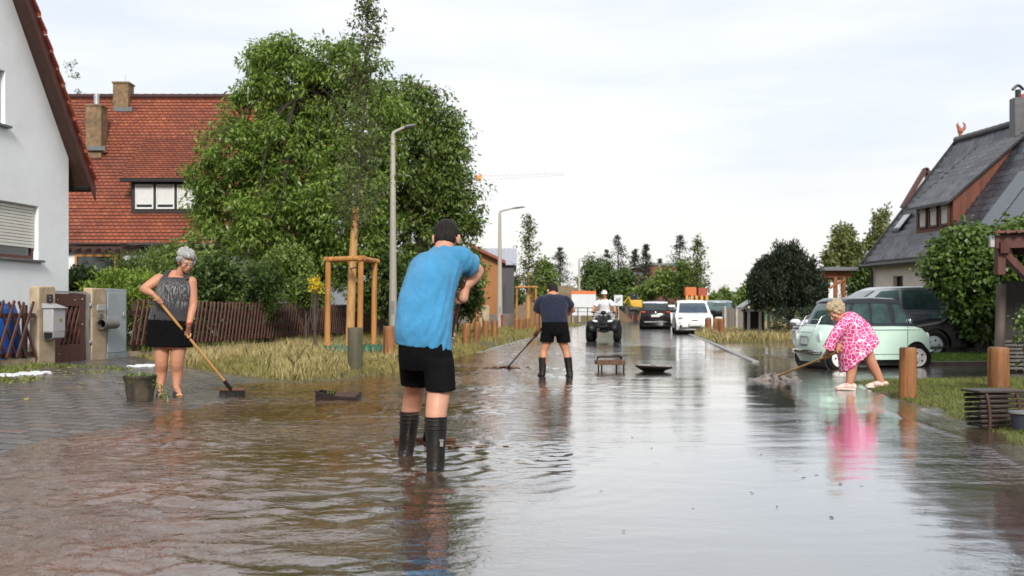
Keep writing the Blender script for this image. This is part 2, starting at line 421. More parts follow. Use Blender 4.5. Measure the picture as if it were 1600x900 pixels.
BOOTS = [(-0.745, 7.14), (-0.49, 6.53), (-0.66, 7.75), (0.48, 16.0), (-4.0, 12.1), (-3.3, 12.2), (0.9, 16.0), (-.05, 17.9)]
def build_water():
    yy = np.concatenate([np.arange(1.2, 8, .03), np.arange(8, 14, .055), np.arange(14, 34, .14)])
    xx = np.arange(-10.5, 7.2, .035)
    X, Y = np.meshgrid(xx, yy)
    r = X - SL * Y
    n0 = pnoise(X * .5, Y * .35, 21)
    chop = sstep(.2, -2.4, r + n0 * 1.8)                 # 1 on the left, 0 on the right
    near = sstep(7.5, 4.0, Y)
    wx = X + pnoise(X * 1.2, Y * 1.2, 31) * .3; wy = Y + pnoise(X * 1.1, Y * 1.3, 32) * .25
    big = pnoise(wx * 2.4, wy * 4.6, 22) * .024 + pnoise(wx * 5.0, wy * 8.5, 23) * .015
    fine = pnoise(wx * 8, wy * 10, 24) * .0115 + pnoise(wx * 15, wy * 17, 25) * .0060
    patch = .35 + .9 * sstep(-.25, .3, pnoise(X * .5, Y * 1.0, 26))
    shallow = .15 + .85 * sstep(.005, -.03, terrain(r, Y))
    Z = shallow * chop * (big * (.45 + .85 * near) + fine * (1.1 - .25 * near) * patch) + (1 - chop) * (pnoise(wx * 1.3, wy * 3.2, 27) * .0022 + pnoise(wx * 5, wy * 9, 29) * .0007)
    for k, (bx, by) in enumerate(BOOTS):
        d = np.hypot(X - bx, (Y - by))
        Z += .009 * np.sin(d * 34 + k) * np.exp(-d / .42) * sstep(.02, .1, d)
    # flow lines where the water slips off the film on the right
    for (a, bq, amp) in ((1.55, .06, .0015), (.35, -.1, .004), (2.55, 0.02, .011)):
        l = r - a - .25 * pnoise(Y * .5, Y * 0 + a, 40) - bq * (Y - 8) * .3
        Z += .45 * amp * np.exp(-(l / .05) ** 2) * sstep(15, 12, Y)
    verts = np.stack([X, Y, Z], -1).reshape(-1, 3)
    nx = len(xx); i = (np.arange(len(yy) - 1)[:, None] * nx + np.arange(nx - 1)[None, :]).ravel()
    faces = np.stack([i, i + 1, i + nx + 1, i + nx], -1)
    T = terrain(r, Y).ravel()
    keep = (T[faces].min(1) < 0.03)
    f = faces[keep]; u, inv = np.unique(f, return_inverse=True)
    me = np_mesh('water', verts[u], inv.reshape(-1, 4))
    o = link('water', me, water_mat(), smooth=0)
    me.polygons.foreach_set('use_smooth', [True] * len(me.polygons))
    return tag(o, kind='structure')

M_asphalt = asphalt('wet_asphalt', .52)
M_asphalt2 = asphalt('wet_driveway', .50, (0.06, 0.058, 0.056))
M_pavers = pavers()
M_soil = mat('soil', (.11, .09, .045), .85, var=.4, scale=3, alt=(.12, .105, .05), bump=.5, bscale=30)
M_lawn = mat('lawn_ground', (.05, .085, .02), .85, var=.4, scale=4, bump=.5)
M_field = mat('field', (.07, .09, .035), .9, var=.3, scale=.05)
GROUND = build_ground()
WATER = build_water()

# kerbs
M_kerb = mat('kerb_stone', (.26, .25, .235), .45, var=.25, scale=9, dirt=(.1, .085, .065), dscale=4, bump=.2)
def kerb(r, y0, y1, dz=0.03, w=.14, step=1.0):
    b = MB(); y = y0
    while y < y1:
        X0 = r + SL * y; X1 = r + SL * (y + step - .012)
        z0 = gz(X0, y) + dz; z1 = gz(X1, y + step) + dz
        b.beam((X0, y, z0 - .08), (X1, y + step - .012, z1 - .08), w, .16, V(0, 0, 1)); y += step
    return tag(b.build('kerb', M_kerb, bevel=.012), kind='structure')
kerb(RL, 25, 95, .045)
kerb(RR + .02, 20.5, 95, .035)
b = MB()
for a, c in (((5.38, 18.8), (14, 18.8)), ((5.38, 18.8), (5.38, 32))):
    p = V(a[0] + SL * a[1], a[1], .0); q = V(c[0] + SL * c[1], c[1], .03); b.beam(p, q, .1, .2, V(0, 0, 1))
tag(b.build('kerb', mat('kerb_brown', (.15, .115, .085), .6, var=.3, scale=8), bevel=.01), kind='structure')

# ---------------------------------------------------------------- grass blades (nobody could count them)
def blades(name, pts, h, w, m, lean=.35, hv=.5, label=None):
    n = len(pts); rng = np.random.default_rng(len(name) + n)
    a = rng.uniform(0, 2 * PI, n); hh = h * (1 - hv + 2 * hv * rng.random(n) ** 1.5); ww = w * rng.uniform(.6, 1.3, n)
    la = rng.uniform(0, 2 * PI, n); ll = lean * hh * rng.random(n)
    dx, dy = np.cos(a) * ww / 2, np.sin(a) * ww / 2
    B = pts; mid = B + np.stack([np.cos(la) * ll * .3, np.sin(la) * ll * .3, hh * .55], -1); top = B + np.stack([np.cos(la) * ll, np.sin(la) * ll, hh], -1)
    d = np.stack([dx, dy, dx * 0], -1)
    vs = np.stack([B - d, B + d, mid + d * .7, top, mid - d * .7], 1).reshape(-1, 3)
    i = np.arange(n) * 5
    faces = np.stack([i, i + 1, i + 2, i + 3, i + 4], -1)
    o = link(name, np_mesh(name, vs, faces), m, smooth=0)
    tag(o, kind='stuff'); 
    return o
def scatter(n, r0, r1, y0, y1, cond=None, dens=None, seed=1, bias=1.0):
    rng = np.random.default_rng(seed)
    r = rng.uniform(r0, r1, n); y = y0 + (y1 - y0) * rng.random(n) ** bias
    ok = np.ones(n, bool)
    if cond is not None: ok &= cond(r, y)
    if dens is not None: ok &= rng.random(n) < dens(r, y)
    r, y = r[ok], y[ok]
    return np.stack([r + SL * y, y, terrain(r, y) - .01], -1)
M_dry = leaf_mat('dry_grass', (.32, .24, .09), (.70, .57, .29), alt=(.10, .13, .03), altp=.25, rough=.7)
M_green = leaf_mat('green_grass', (.07, .10, .018), (.20, .25, .05), alt=(.26, .22, .09), altp=.15, rough=.6)
M_lawnb = leaf_mat('lawn_grass', (.07, .14, .016), (.16, .26, .035), rough=.6)
M_olive = leaf_mat('olive_grass', (.14, .14, .03), (.38, .33, .11), alt=(.30, .24, .1), altp=.2, rough=.65)
vl = lambda r, y: (y > edge_verge(r) + .1) & (r < RL - .05)
pat = lambda s, lo, hi, k=.6: (lambda r, y: sstep(lo, hi, pnoise(r * k, y * k * .6, s)))
tall = lambda r, y: sstep(-.1, .35, pnoise(r * .7, y * .45, 51)) * (.35 + .65 * sstep(-5, -7, r))
blades('dry_grass', scatter(90000, -8.95, RL - .3, 14.7, 27, vl, tall, 1), .19, .007, M_dry, .8)
blades('verge_grass', scatter(110000, -9.0, RL, 14.3, 28, vl, None, 2), .085, .010, M_olive, 1.0)
blades('far_verge_grass', scatter(46000, -9.0, RL, 26, 75, None, pat(52, -.5, .3), 3, 1.5), .20, .018, M_olive, .9)
rg = lambda r, y: r > RR + .62 + .3 * pnoise(r * 1.5, y * 1.3, 11)
blades('clipped_grass', scatter(130000, RR + .4, 6.5, 5.5, 14.4, rg, None, 4), .038, .006, M_green, 1.2)
blades('lawn_grass', scatter(70000, 5.45, 11.5, 18.9, 32, None, None, 5), .05, .012, M_lawnb, .9)
blades('dry_verge_grass', scatter(40000, RR + .2, 9.5, 32.4, 70, None, pat(53, -.5, .3, .3), 6, 1.6), .26, .02, M_dry, .9)
blades('green_verge_grass', scatter(26000, RR + .2, 9.5, 32.2, 70, None, None, 7, 1.5), .10, .022, M_olive, .8)
blades('garden_grass', scatter(9000, -14, -9.2, 14, 40, None, None, 8), .2, .02, M_green, .8)
# weeds and washed-up leaves by the lattice fence
blades('weeds', scatter(5200, -9.1, -7.6, 11.0, 15.6, None, pat(54, -.1, .4, 1.2), 9), .06, .022, M_green, 1.2)

def litter(name, pts, size, m, flat=.25, seed=3):
    rng = np.random.default_rng(seed); n = len(pts)
    a = rng.uniform(0, 2 * PI, n); s = size * rng.uniform(.4, 1.4, n); e = rng.uniform(.15, .6, n)
    u = np.stack([np.cos(a), np.sin(a), rng.uniform(-flat, flat, n)], -1) * s[:, None]
    v = np.stack([-np.sin(a), np.cos(a), rng.uniform(-flat, flat, n)], -1) * (s * e)[:, None]
    vs = np.stack([pts - u, pts - v, pts + u, pts + v], 1).reshape(-1, 3); i = np.arange(n) * 4
    return tag(link(name, np_mesh(name, vs, np.stack([i, i + 1, i + 2, i + 3], -1)), m, smooth=0), kind='stuff')
p = scatter(1500, -9.2, -5.2, 9, 16, None, lambda r, y: sstep(-5.4, -8.6, r), 15); p[:, 2] += .022
litter('fallen_leaves', p, .035, M_olive)
M_twig = mat('wet_twig', (.035, .022, .014), .5)
rng = np.random.default_rng(5)
p = scatter(170, -1.6, 2.4, 4.5, 24, None, None, 16); p[:, 2] = .005
litter('debris', p, .018, M_twig, .1)
# ================================================================ buildings
from mathutils.geometry import tessellate_polygon
M_white = mat('white_render', (.77, .79, .815), .8, var=.04, scale=1.5, bump=.12, bscale=120, dirt=(.5, .5, .48), dscale=.7, damt=.25)
M_cream = mat('cream_render', (.66, .60, .52), .8, var=.05, scale=2, bump=.12, bscale=100, dirt=(.45, .4, .33), dscale=.8, damt=.3)
M_darkwood = wood('dark_brown_wood', (.045, .019, .013), rough=.55, axis=1, scale=10)
M_redbrown = wood('red_brown_wood', (.075, .02, .013), rough=.55, axis=2, scale=10)
M_black = mat('black_trim', (.012, .012, .013), .4, var=.2)
M_dkframe = mat('dark_window_frame', (.02, .016, .015), .45)
M_shutter = mat('roller_shutter', (.62, .60, .55), .5, var=.05, scale=3)
M_shutter_w = mat('white_shutter', (.66, .67, .66), .5, var=.04)
M_brick = mat('chimney_brick', (.20, .13, .07), .85, var=.45, scale=7, bump=.5, bscale=25, dirt=(.07, .06, .04), dscale=3)
M_metal = mat('grey_metal', (.45, .46, .47), .35, metal=.8, var=.1)
M_lead = mat('lead_flashing', (.12, .125, .135), .5, var=.2)

def glass_mat(name, col=(.03, .035, .04), rough=.05):
    return mat(name, col, rough, var=.3, scale=2, spec=.8, rvar=.02)
M_glass = glass_mat('window_glass')

def tile_mat(name, stops, patches, w, h, rough=.65, lip=.5, pscale=.35, thr=(.42, .62)):
    m, nt, b = _new(name)
    uv = nt.nodes.new('ShaderNodeUVMap'); uv.uv_map = 'UVMap'
    br = nt.nodes.new('ShaderNodeTexBrick'); L(nt, uv.outputs[0], br.inputs['Vector'])
    br.inputs['Scale'].default_value = 1; br.inputs['Brick Width'].default_value = w; br.inputs['Row Height'].default_value = h
    br.inputs['Mortar Size'].default_value = .012; br.inputs['Mortar Smooth'].default_value = .2
    br.inputs['Color1'].default_value = (0, 0, 0, 1); br.inputs['Color2'].default_value = (1, 1, 1, 1); br.inputs['Mortar'].default_value = (.5, .5, .5, 1)
    c = ramp(nt, br.outputs[0], stops)
    n = N(nt, 'ShaderNodeTexNoise', Scale=pscale, Detail=6.0, Roughness=.62); L(nt, uv.outputs[0], n.inputs['Vector'])
    f = ramp(nt, n.outputs[0], [(thr[0], (0, 0, 0)), (thr[1], (.85,) * 3)])
    c = mixc(nt, f, c, mixc(nt, .35, patches, c))
    n2 = N(nt, 'ShaderNodeTexNoise', Scale=3.0, Detail=5.0); L(nt, uv.outputs[0], n2.inputs['Vector'])
    c = mixc(nt, ramp(nt, n2.outputs[0], [(.55, (0, 0, 0)), (.75, (.55,) * 3)]), c, mul(patches, .55))
    c = mixc(nt, br.outputs[1], c, mul(patches, .3))
    L(nt, c, b.inputs['Base Color']); b.inputs['Roughness'].default_value = rough; b.inputs['Specular IOR Level'].default_value = .35
    ad = N(nt, 'ShaderNodeMath', operation='MULTIPLY_ADD'); L(nt, br.outputs[1], ad.inputs[0]); ad.inputs[1].default_value = -1; L(nt, n2.outputs[0], ad.inputs[2])
    bp = N(nt, 'ShaderNodeBump', Strength=lip, Distance=.02); L(nt, ad.outputs[0], bp.inputs['Height']); L(nt, bp.outputs[0], b.inputs['Normal'])
    return m
M_redtile = tile_mat('red_clay_tile', [(0, (.25, .066, .032)), (.4, (.31, .084, .038)), (.75, (.22, .056, .030)), (1, (.36, .115, .05))], (.115, .040, .030), .19, .155, pscale=.42, thr=(.42, .60))
M_verge_tile = tile_mat('verge_clay_tile', [(0, (.26, .045, .025)), (1, (.42, .1, .05))], (.12, .03, .02), .25, .33)
M_slate = tile_mat('dark_concrete_tile', [(0, (.062, .063, .075)), (.5, (.088, .09, .105)), (1, (.125, .128, .148))], (.045, .044, .048), .30, .32, rough=.34, pscale=.6)

def roof_plane(b, ll, lr, ur, ul, course=.155, lip=.02, jit=.004):
    """stepped tile courses between four corners; UV in metres"""
    ll, lr, ur, ul = map(Vector, (ll, lr, ur, ul))
    n = (lr - ll).cross(ul - ll).normalized()
    H = (ul - ll).length; W = (lr - ll).length; k = max(1, round(H / course)); off = random.random() * 5
    for i in range(k):
        t0, t1 = i / k, (i + 1) / k
        a0, b0 = ll.lerp(ul, t0), lr.lerp(ur, t0); a1, b1 = ll.lerp(ul, t1), lr.lerp(ur, t1)
        w0, w1 = (b0 - a0).length, (b1 - a1).length
        o0 = (a0 - ll).dot((lr - ll).normalized()); o1 = (a1 - ll).dot((lr - ll).normalized())
        seg = max(1, int(w0 / 1.2))
        for s in range(seg):
            u0, u1 = s / seg, (s + 1) / seg
            j = n * random.uniform(0, jit)
            p, q, r_, s_ = a0.lerp(b0, u0) + n * lip + j, a0.lerp(b0, u1) + n * lip + j, a1.lerp(b1, u1), a1.lerp(b1, u0)
            x0, x1, y0, y1 = off + o0 + w0 * u0, off + o0 + w0 * u1, i * course, (i + 1) * course
            b.quad(p, q, r_, s_, [(x0, y0), (x1, y0), (x1, y1 - .001), (x0, y1 - .001)])
            b.quad(a0.lerp(b0, u0), a0.lerp(b0, u1), q, p, [(x0, y0), (x1, y0), (x1, y0 + .001), (x0, y0 + .001)])

def holed(b, poly, holes, M, depth):
    """flat wall polygon with openings whose jambs run back by depth"""
    loops = [poly] + holes
    fl = [Vector((x, y, 0)) for l in loops for x, y in l]
    tris = tessellate_polygon([[Vector((x, y, 0)) for x, y in l] for l in loops])
    b.add([M @ p for p in fl], [tuple(t) for t in tris])
    for h in holes:
        for i in range(len(h)):
            p, q = h[i], h[(i + 1) % len(h)]
            b.quad(M @ V(p[0], p[1], 0), M @ V(q[0], q[1], 0), M @ V(q[0], q[1], -depth), M @ V(p[0], p[1], -depth))
def rect(x0, y0, x1, y1): return [(x0, y0), (x1, y0), (x1, y1), (x0, y1)]

def wall_frame(o, u, up=V(0, 0, 1)):
    """4x4: local x along u, y up, z outwards = u x up"""
    u = Vector(u).normalized(); n = u.cross(up).normalized()
    return Matrix(((u.x, up.x, n.x, o[0]), (u.y, up.y, n.y, o[1]), (u.z, up.z, n.z, o[2]), (0, 0, 0, 1)))

# ---------------------------------------------------------------- white gabled house, left
def white_house():
    t = thing('white_house', 'white rendered gabled house with dark eaves and a half closed roller shutter', 'house', (-8.66, 20, 0))
    o = Vector((-8.66, 20, 0)); d = V(.15, 1, 0).normalized()
    u = d                                                               # towards the far corner
    M = wall_frame(o, u)                                                # x<=0 along the wall; z outwards (+X)
    if (M @ V(0, 0, 1) - M @ V(0, 0, 0)).x < 0: raise RuntimeError
    sl = 1.48; half = 5.2; ew = 4.0
    top = ew + half * sl
    # rectangles in wall coordinates
    def wx(px): return (11.66 / (.15 + (800 - px) / 1600) - 20) * 1.011
    w1 = rect(wx(0) - .45, 1.97, wx(60), 2.97); w2 = rect(wx(8) - .95, 4.30, wx(8), 5.26); w3 = rect(-6.9, 4.3, -5.9, 5.26); w4 = rect(-8.2, 1.97, -6.8, 2.97)
    b = MB(o); holed(b, [(0, -.3), (0, ew), (-half, top), (-2 * half, ew), (-2 * half, -.3)], [w1, w2, w3, w4], M, .16)
    # the other walls
    Q = lambda x, y, z: M @ V(x, y, z)
    D = 11
    b.quad(Q(0, -.3, 0), Q(0, -.3, -D), Q(0, ew, -D), Q(0, ew, 0)); b.quad(Q(-2 * half, -.3, -D), Q(-2 * half, -.3, 0), Q(-2 * half, ew, 0), Q(-2 * half, ew, -D))
    b.add([Q(0, -.3, -D), Q(0, ew, -D), Q(-half, top, -D), Q(-2 * half, ew, -D), Q(-2 * half, -.3, -D)], [(0, 1, 2, 3, 4)])
    b.build('wall', M_white, t, smooth=0, fix=False)
    for k, (x0, y0, x1, y1) in enumerate([(w[0][0], w[0][1], w[2][0], w[2][1]) for w in (w1, w2, w3, w4)]):
        sh = .78 if k in (0, 3) else 1.0
        f = MB(o)
        for (a, c, e, g) in ((x0, y0, x0 + .07, y1), (x1 - .07, y0, x1, y1), (x0 + .07, y0, x1 - .07, y0 + .07), (x0 + .07, y1 - .07, x1 - .07, y1)):
            f.prism(rect(a, c, e, g), .06, M @ Matrix.Translation((0, 0, -.16)))
        fr = f.build('window', M_redbrown, t, bevel=.006)
        g = MB(o); g.quad(Q(x0, y0, -.13), Q(x1, y0, -.13), Q(x1, y1, -.13), Q(x0, y1, -.13)); g.build('pane', M_glass, fr, smooth=0)
        s = MB(o); ys = y1 - (y1 - y0) * sh; y = ys
        while y < y1 - .01:
            s.prism([(x0 + .02, y), (x1 - .02, y), (x1 - .02, min(y + .05, y1)), (x0 + .02, min(y + .05, y1))], .022, M @ Matrix.Translation((0, 0, -.095))); y += .058
        s.build('roller_shutter', M_shutter if k in (0, 3) else M_shutter_w, fr, bevel=.006)
        c = MB(o); c.prism(rect(x0 - .08, y0 - .045, x1 + .08, y0 - .002), .24, M @ Matrix.Translation((0, 0, -.15))); c.build('sill', M_lead, fr, bevel=.006)
    # roof: underside boards, barge board, tiles
    oh, ov = .27, .42                                                   # verge and eave overhang
    for sgn in (1, -1):
        def R(s, h, z):                                                  # s: metres from the ridge line (horizontal), h lift
            return Q(-half + sgn * s, top - s * sl + h, z)
        se = half + ov
        b = MB(o); b.add([R(0, .02, oh), R(se, .02, oh), R(se, .02, -D - oh), R(0, .02, -D - oh), R(0, .16, oh), R(se, .16, oh), R(se, .16, -D - oh), R(0, .16, -D - oh)],
                         [(0, 3, 2, 1), (4, 5, 6, 7), (0, 1, 5, 4), (1, 2, 6, 5), (2, 3, 7, 6), (3, 0, 4, 7)])
        rf = b.build('roof', M_darkwood, t, smooth=0)
        b = MB(o)
        a, c = R(0, -.12, oh + .015), R(se + .02, -.12, oh + .015); e, g = R(se + .02, .17, oh + .015), R(0, .17, oh + .015)
        k = Q(0, 0, .03) - Q(0, 0, 0)
        b.add([a, c, e, g, a + k, c + k, e + k, g + k], [(0, 3, 2, 1), (4, 5, 6, 7), (0, 1, 5, 4), (1, 2, 6, 5), (2, 3, 7, 6), (3, 0, 4, 7)])
        b.build('barge_board', M_redbrown, rf, smooth=0)
        b = MB(o)                                                       # stepped interlocking tiles, the verge tiles stand proud
        L_ = math.hypot(se, se * sl); n = int(L_ / .33)
        for i in range(n):
            s0, s1 = se - se * i / n, se - se * (i + 1) / n
            for z0, z1 in ((oh + .10, oh - .2), (oh - .2, -D * .5), (-D * .5, -D - oh)):
                l0 = .24 + random.uniform(-.008, .012) + (.02 if z0 > oh else 0); l1 = .17 + (.02 if z0 > oh else 0)
                p = [R(s0, l0, z0), R(s0, l0, z1), R(s1, l1, z1), R(s1, l1, z0)]; q = [R(s0, l0 - .07, z0), R(s0, l0 - .07, z1), R(s1, l1 - .06, z1), R(s1, l1 - .06, z0)]
                uv = [(0, i * .33), (.25, i * .33), (.25, i * .33 + .32), (0, i * .33 + .32)]
                b.quad(*p, uv); b.quad(q[0], q[1], p[1], p[0], uv); b.quad(p[0], p[3], q[3], q[0], uv)
        b.build('roof_tiles', M_verge_tile, rf, smooth=0)
    b = MB(o); b.tube([Q(0 + ov - .02, ew - ov * sl + .1, oh - .05), Q(0 + ov - .02, ew - ov * sl + .1, -D)], .065, n=8); b.build('gutter', M_black, t)
    # blind dark end closing the eave box
white_house()

# ---------------------------------------------------------------- red tiled house behind the trees
def red_house():
    o = Vector((-12, 37, 0)); t = thing('red_roofed_house', 'large white house under a steep red tiled roof with a three pane dormer', 'house', o)
    xl, xr = -19.0, -6.5; ye, ze, yr, zr = 35.0, 3.36, 39.1, 9.22
    yb = 2 * yr - ye
    b = MB(o)
    b.quad((xl + .3, ye + .35, -.3), (xr - .3, ye + .35, -.3), (xr - .3, ye + .35, ze + .3), (xl + .3, ye + .35, ze + .3))
    for x in (xl + .3, xr - .3):
        b.add([(x, ye + .35, -.3), (x, yb - .35, -.3), (x, yb - .35, ze + .3), (x, yr, zr - .15), (x, ye + .35, ze + .3)], [(0, 1, 2, 3, 4)])
    b.quad((xl + .3, yb - .35, -.3), (xr - .3, yb - .35, -.3), (xr - .3, yb - .35, ze + .3), (xl + .3, yb - .35, ze + .3))
    b.build('wall', M_white, t, smooth=0, fix=False)
    b = MB(o); roof_plane(b, (xl, ye, ze), (xr, ye, ze), (xr, yr, zr), (xl, yr, zr)); roof_plane(b, (xr, yb, ze), (xl, yb, ze), (xl, yr, zr), (xr, yr, zr))
    rf = b.build('roof', M_redtile, t, smooth=0, fix=False)
    b = MB(o)
    x = xl
    while x < xr: b.tube([(x, yr, zr + .0), (x + .36, yr, zr + .0)], [.13, .115], n=10); x += .33
    b.build('ridge_tiles', M_verge_tile, rf)
    b = MB(o); b.beam((xl, ye + .02, ze - .1), (xr, ye + .02, ze - .1), .05, .2, V(0, 0, 1)); b.tube([(xl, ye - .09, ze - .06), (xr, ye - .09, ze - .06)], .07, n=8); b.beam((xl, ye + .2, ze - .17), (xr, ye + .2, ze - .17), .32, .04, V(0, 0, 1))
    b.build('eave', M_black, rf)
    # dormer
    x0, x1 = P(205, 0, 35.7).x, P(312, 0, 35.7).x; yf = 35.72; zb, zt = 4.46, 5.60
    b = MB(o); k = 3
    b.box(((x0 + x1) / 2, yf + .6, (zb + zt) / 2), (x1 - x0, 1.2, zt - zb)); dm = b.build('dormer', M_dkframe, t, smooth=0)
    b = MB(o)
    e0, e1 = V(x0 - .28, yf - .35, zt + .03), V(x1 + .28, yf - .35, zt + .03); r0, r1 = V(x0 - .28, 37.8, 7.43), V(x1 + .28, 37.8, 7.43)
    roof_plane(b, e0, e1, r1, r0); b.build('dormer_roof', M_redtile, dm, smooth=0, fix=False)
    b = MB(o); dn = V(0, .05, -.12)
    b.add([e0, e1, r1 + dn, r0 + dn, e0 + dn, e1 + dn], [(0, 1, 5, 4), (4, 5, 2, 3)]); b.beam(e0 + V(0, .02, -.05), e1 + V(0, .02, -.05), .04, .12, V(0, 0, 1)); b.build('dormer_fascia', M_black, dm, smooth=0)
    for x in (x0, x1):                                                  # cheeks
        s = -.012 if x == x0 else .012
        b = MB(o); b.add([(x + s, yf, zb), (x + s, yf, zt + .2), (x + s, 37.8, 7.2)], [(0, 1, 2)]); b.build('dormer_cheek', M_darkwood, dm, smooth=0)
    w = (x1 - x0 - .2) / 3
    for i in range(3):
        a = x0 + .1 + i * w + .05; c = a + w - .1
        f = MB(o)
        for q in (((a, zb + .14), (a + .045, zt - .14)), ((c - .045, zb + .14), (c, zt - .14)), ((a + .045, zb + .14), (c - .045, zb + .2)), ((a + .045, zt - .2), (c - .045, zt - .14))):
            f.box(((q[0][0] + q[1][0]) / 2, yf - .02, (q[0][1] + q[1][1]) / 2), (q[1][0] - q[0][0], .07, q[1][1] - q[0][1]))
        fr = f.build('window', M_shutter_w, dm, bevel=.005)
        g = MB(o); y = zb + (.30 if i < 2 else .2); g0 = y
        while y < zt - .22: g.box(((a + c) / 2, yf - .012, y + .02), (c - a - .09, .02, .038)); y += .042
        g.build('blind', M_shutter_w, fr)
        g = MB(o); g.quad((a + .04, yf - .006, zb + .18), (c - .04, yf - .006, zb + .18), (c - .04, yf - .006, g0), (a + .04, yf - .006, g0)); g.build('pane', M_glass, fr, smooth=0)
    # chimneys
    for (px0, px1, zbot, ztop, yy, dep) in ((139, 163, 6.6, 8.5, 37.5, .6), (181, 205, 8.6, 9.66, 39.0, .6)):
        a, c = P(px0, 0, yy).x, P(px1, 0, yy).x
        b = MB(o); b.box(((a + c) / 2, yy, (zbot + ztop) / 2), (c - a, dep, ztop - zbot)); b.box(((a + c) / 2, yy, ztop + .03), (c - a + .07, dep + .07, .07))
        ch = b.build('chimney', M_brick, rf, bevel=.012)
    for (px0, px1, yy, z) in ((139, 163, 37.15, 7.05), (181, 205, 38.66, 8.76)):
        b = MB(o); a, c = P(px0, 0, yy).x, P(px1, 0, yy).x; b.beam((a - .05, yy, z - .1), (c + .05, yy, z - .1), .12, .16, V(0, 0, 1)); b.build('flashing', M_lead, rf)
    b = MB(o); p = P(151, 0, 37.5); b.tube([(p.x, 37.5, 8.4), (p.x, 37.5, 9.0)], .1, n=12); b.build('flue', M_metal, rf)
    p = P(196, 0, 39); b = MB(o); b.tube([(p.x, 39, 9.6), (p.x, 39, 10.05)], .012, n=6); b.build('rod', M_metal, rf)
    # porch with dark beams and an orange framed window
    pl, pr = P(95, 0, 33.5).x, P(196, 0, 33.5).x
    b = MB(o)
    b.beam((pl, 33.3, 3.05), (pr, 33.3, 3.05), .12, .2, V(0, 0, 1)); b.beam((pl, 33.6, 3.22), (pr, 33.6, 3.22), .9, .05, V(0, 0, 1))
    for i in range(7):
        x = pl + .1 + (pr - pl - .2) * i / 6; b.beam((x, 32.8, 2.95), (x, 35.3, 3.3), .08, .14, V(0, 0, 1))
    for x in (pl + .1, pr - .1): b.box((x, 33.3, 1.45), (.14, .14, 3.0))
    b.build('porch', M_darkwood, t, bevel=.008)
    a, c = P(117, 0, 35.3).x, P(182, 0, 35.3).x
    b = MB(o)
    for q in (((a, 1.0), (a + .08, 3.0)), ((c - .08, 1.0), (c, 3.0)), ((a + .08, 2.92), (c - .08, 3.0))): b.box(((q[0][0] + q[1][0]) / 2, 35.31, (q[0][1] + q[1][1]) / 2), (q[1][0] - q[0][0], .08, q[1][1] - q[0][1]))
    fr = b.build('window', mat('orange_wood', (.42, .2, .06), .5), t, bevel=.006)
    b = MB(o); b.quad((a + .08, 35.32, 1), (c - .08, 35.32, 1), (c - .08, 35.32, 2.93), (a + .08, 35.32, 2.93)); b.build('pane', M_glass, fr, smooth=0)
    for pxa, pxb in ((395, 425), (450, 480)):
        a, c = P(pxa, 0, 35.3).x, P(pxb, 0, 35.3).x
        b = MB(o)
        for q in (((a, 1.2), (a + .07, 2.5)), ((c - .07, 1.2), (c, 2.5)), ((a + .07, 2.43), (c - .07, 2.5)), ((a + .07, 1.2), (c - .07, 1.27))): b.box(((q[0][0] + q[1][0]) / 2, 35.31, (q[0][1] + q[1][1]) / 2), (q[1][0] - q[0][0], .08, q[1][1] - q[0][1]))
        fr = b.build('window', M_darkwood, t)
        b = MB(o); b.quad((a + .06, 35.32, 1.24), (c - .06, 35.32, 1.24), (c - .06, 35.32, 2.46), (a + .06, 35.32, 2.46)); b.build('pane', M_glass, fr, smooth=0)
red_house()

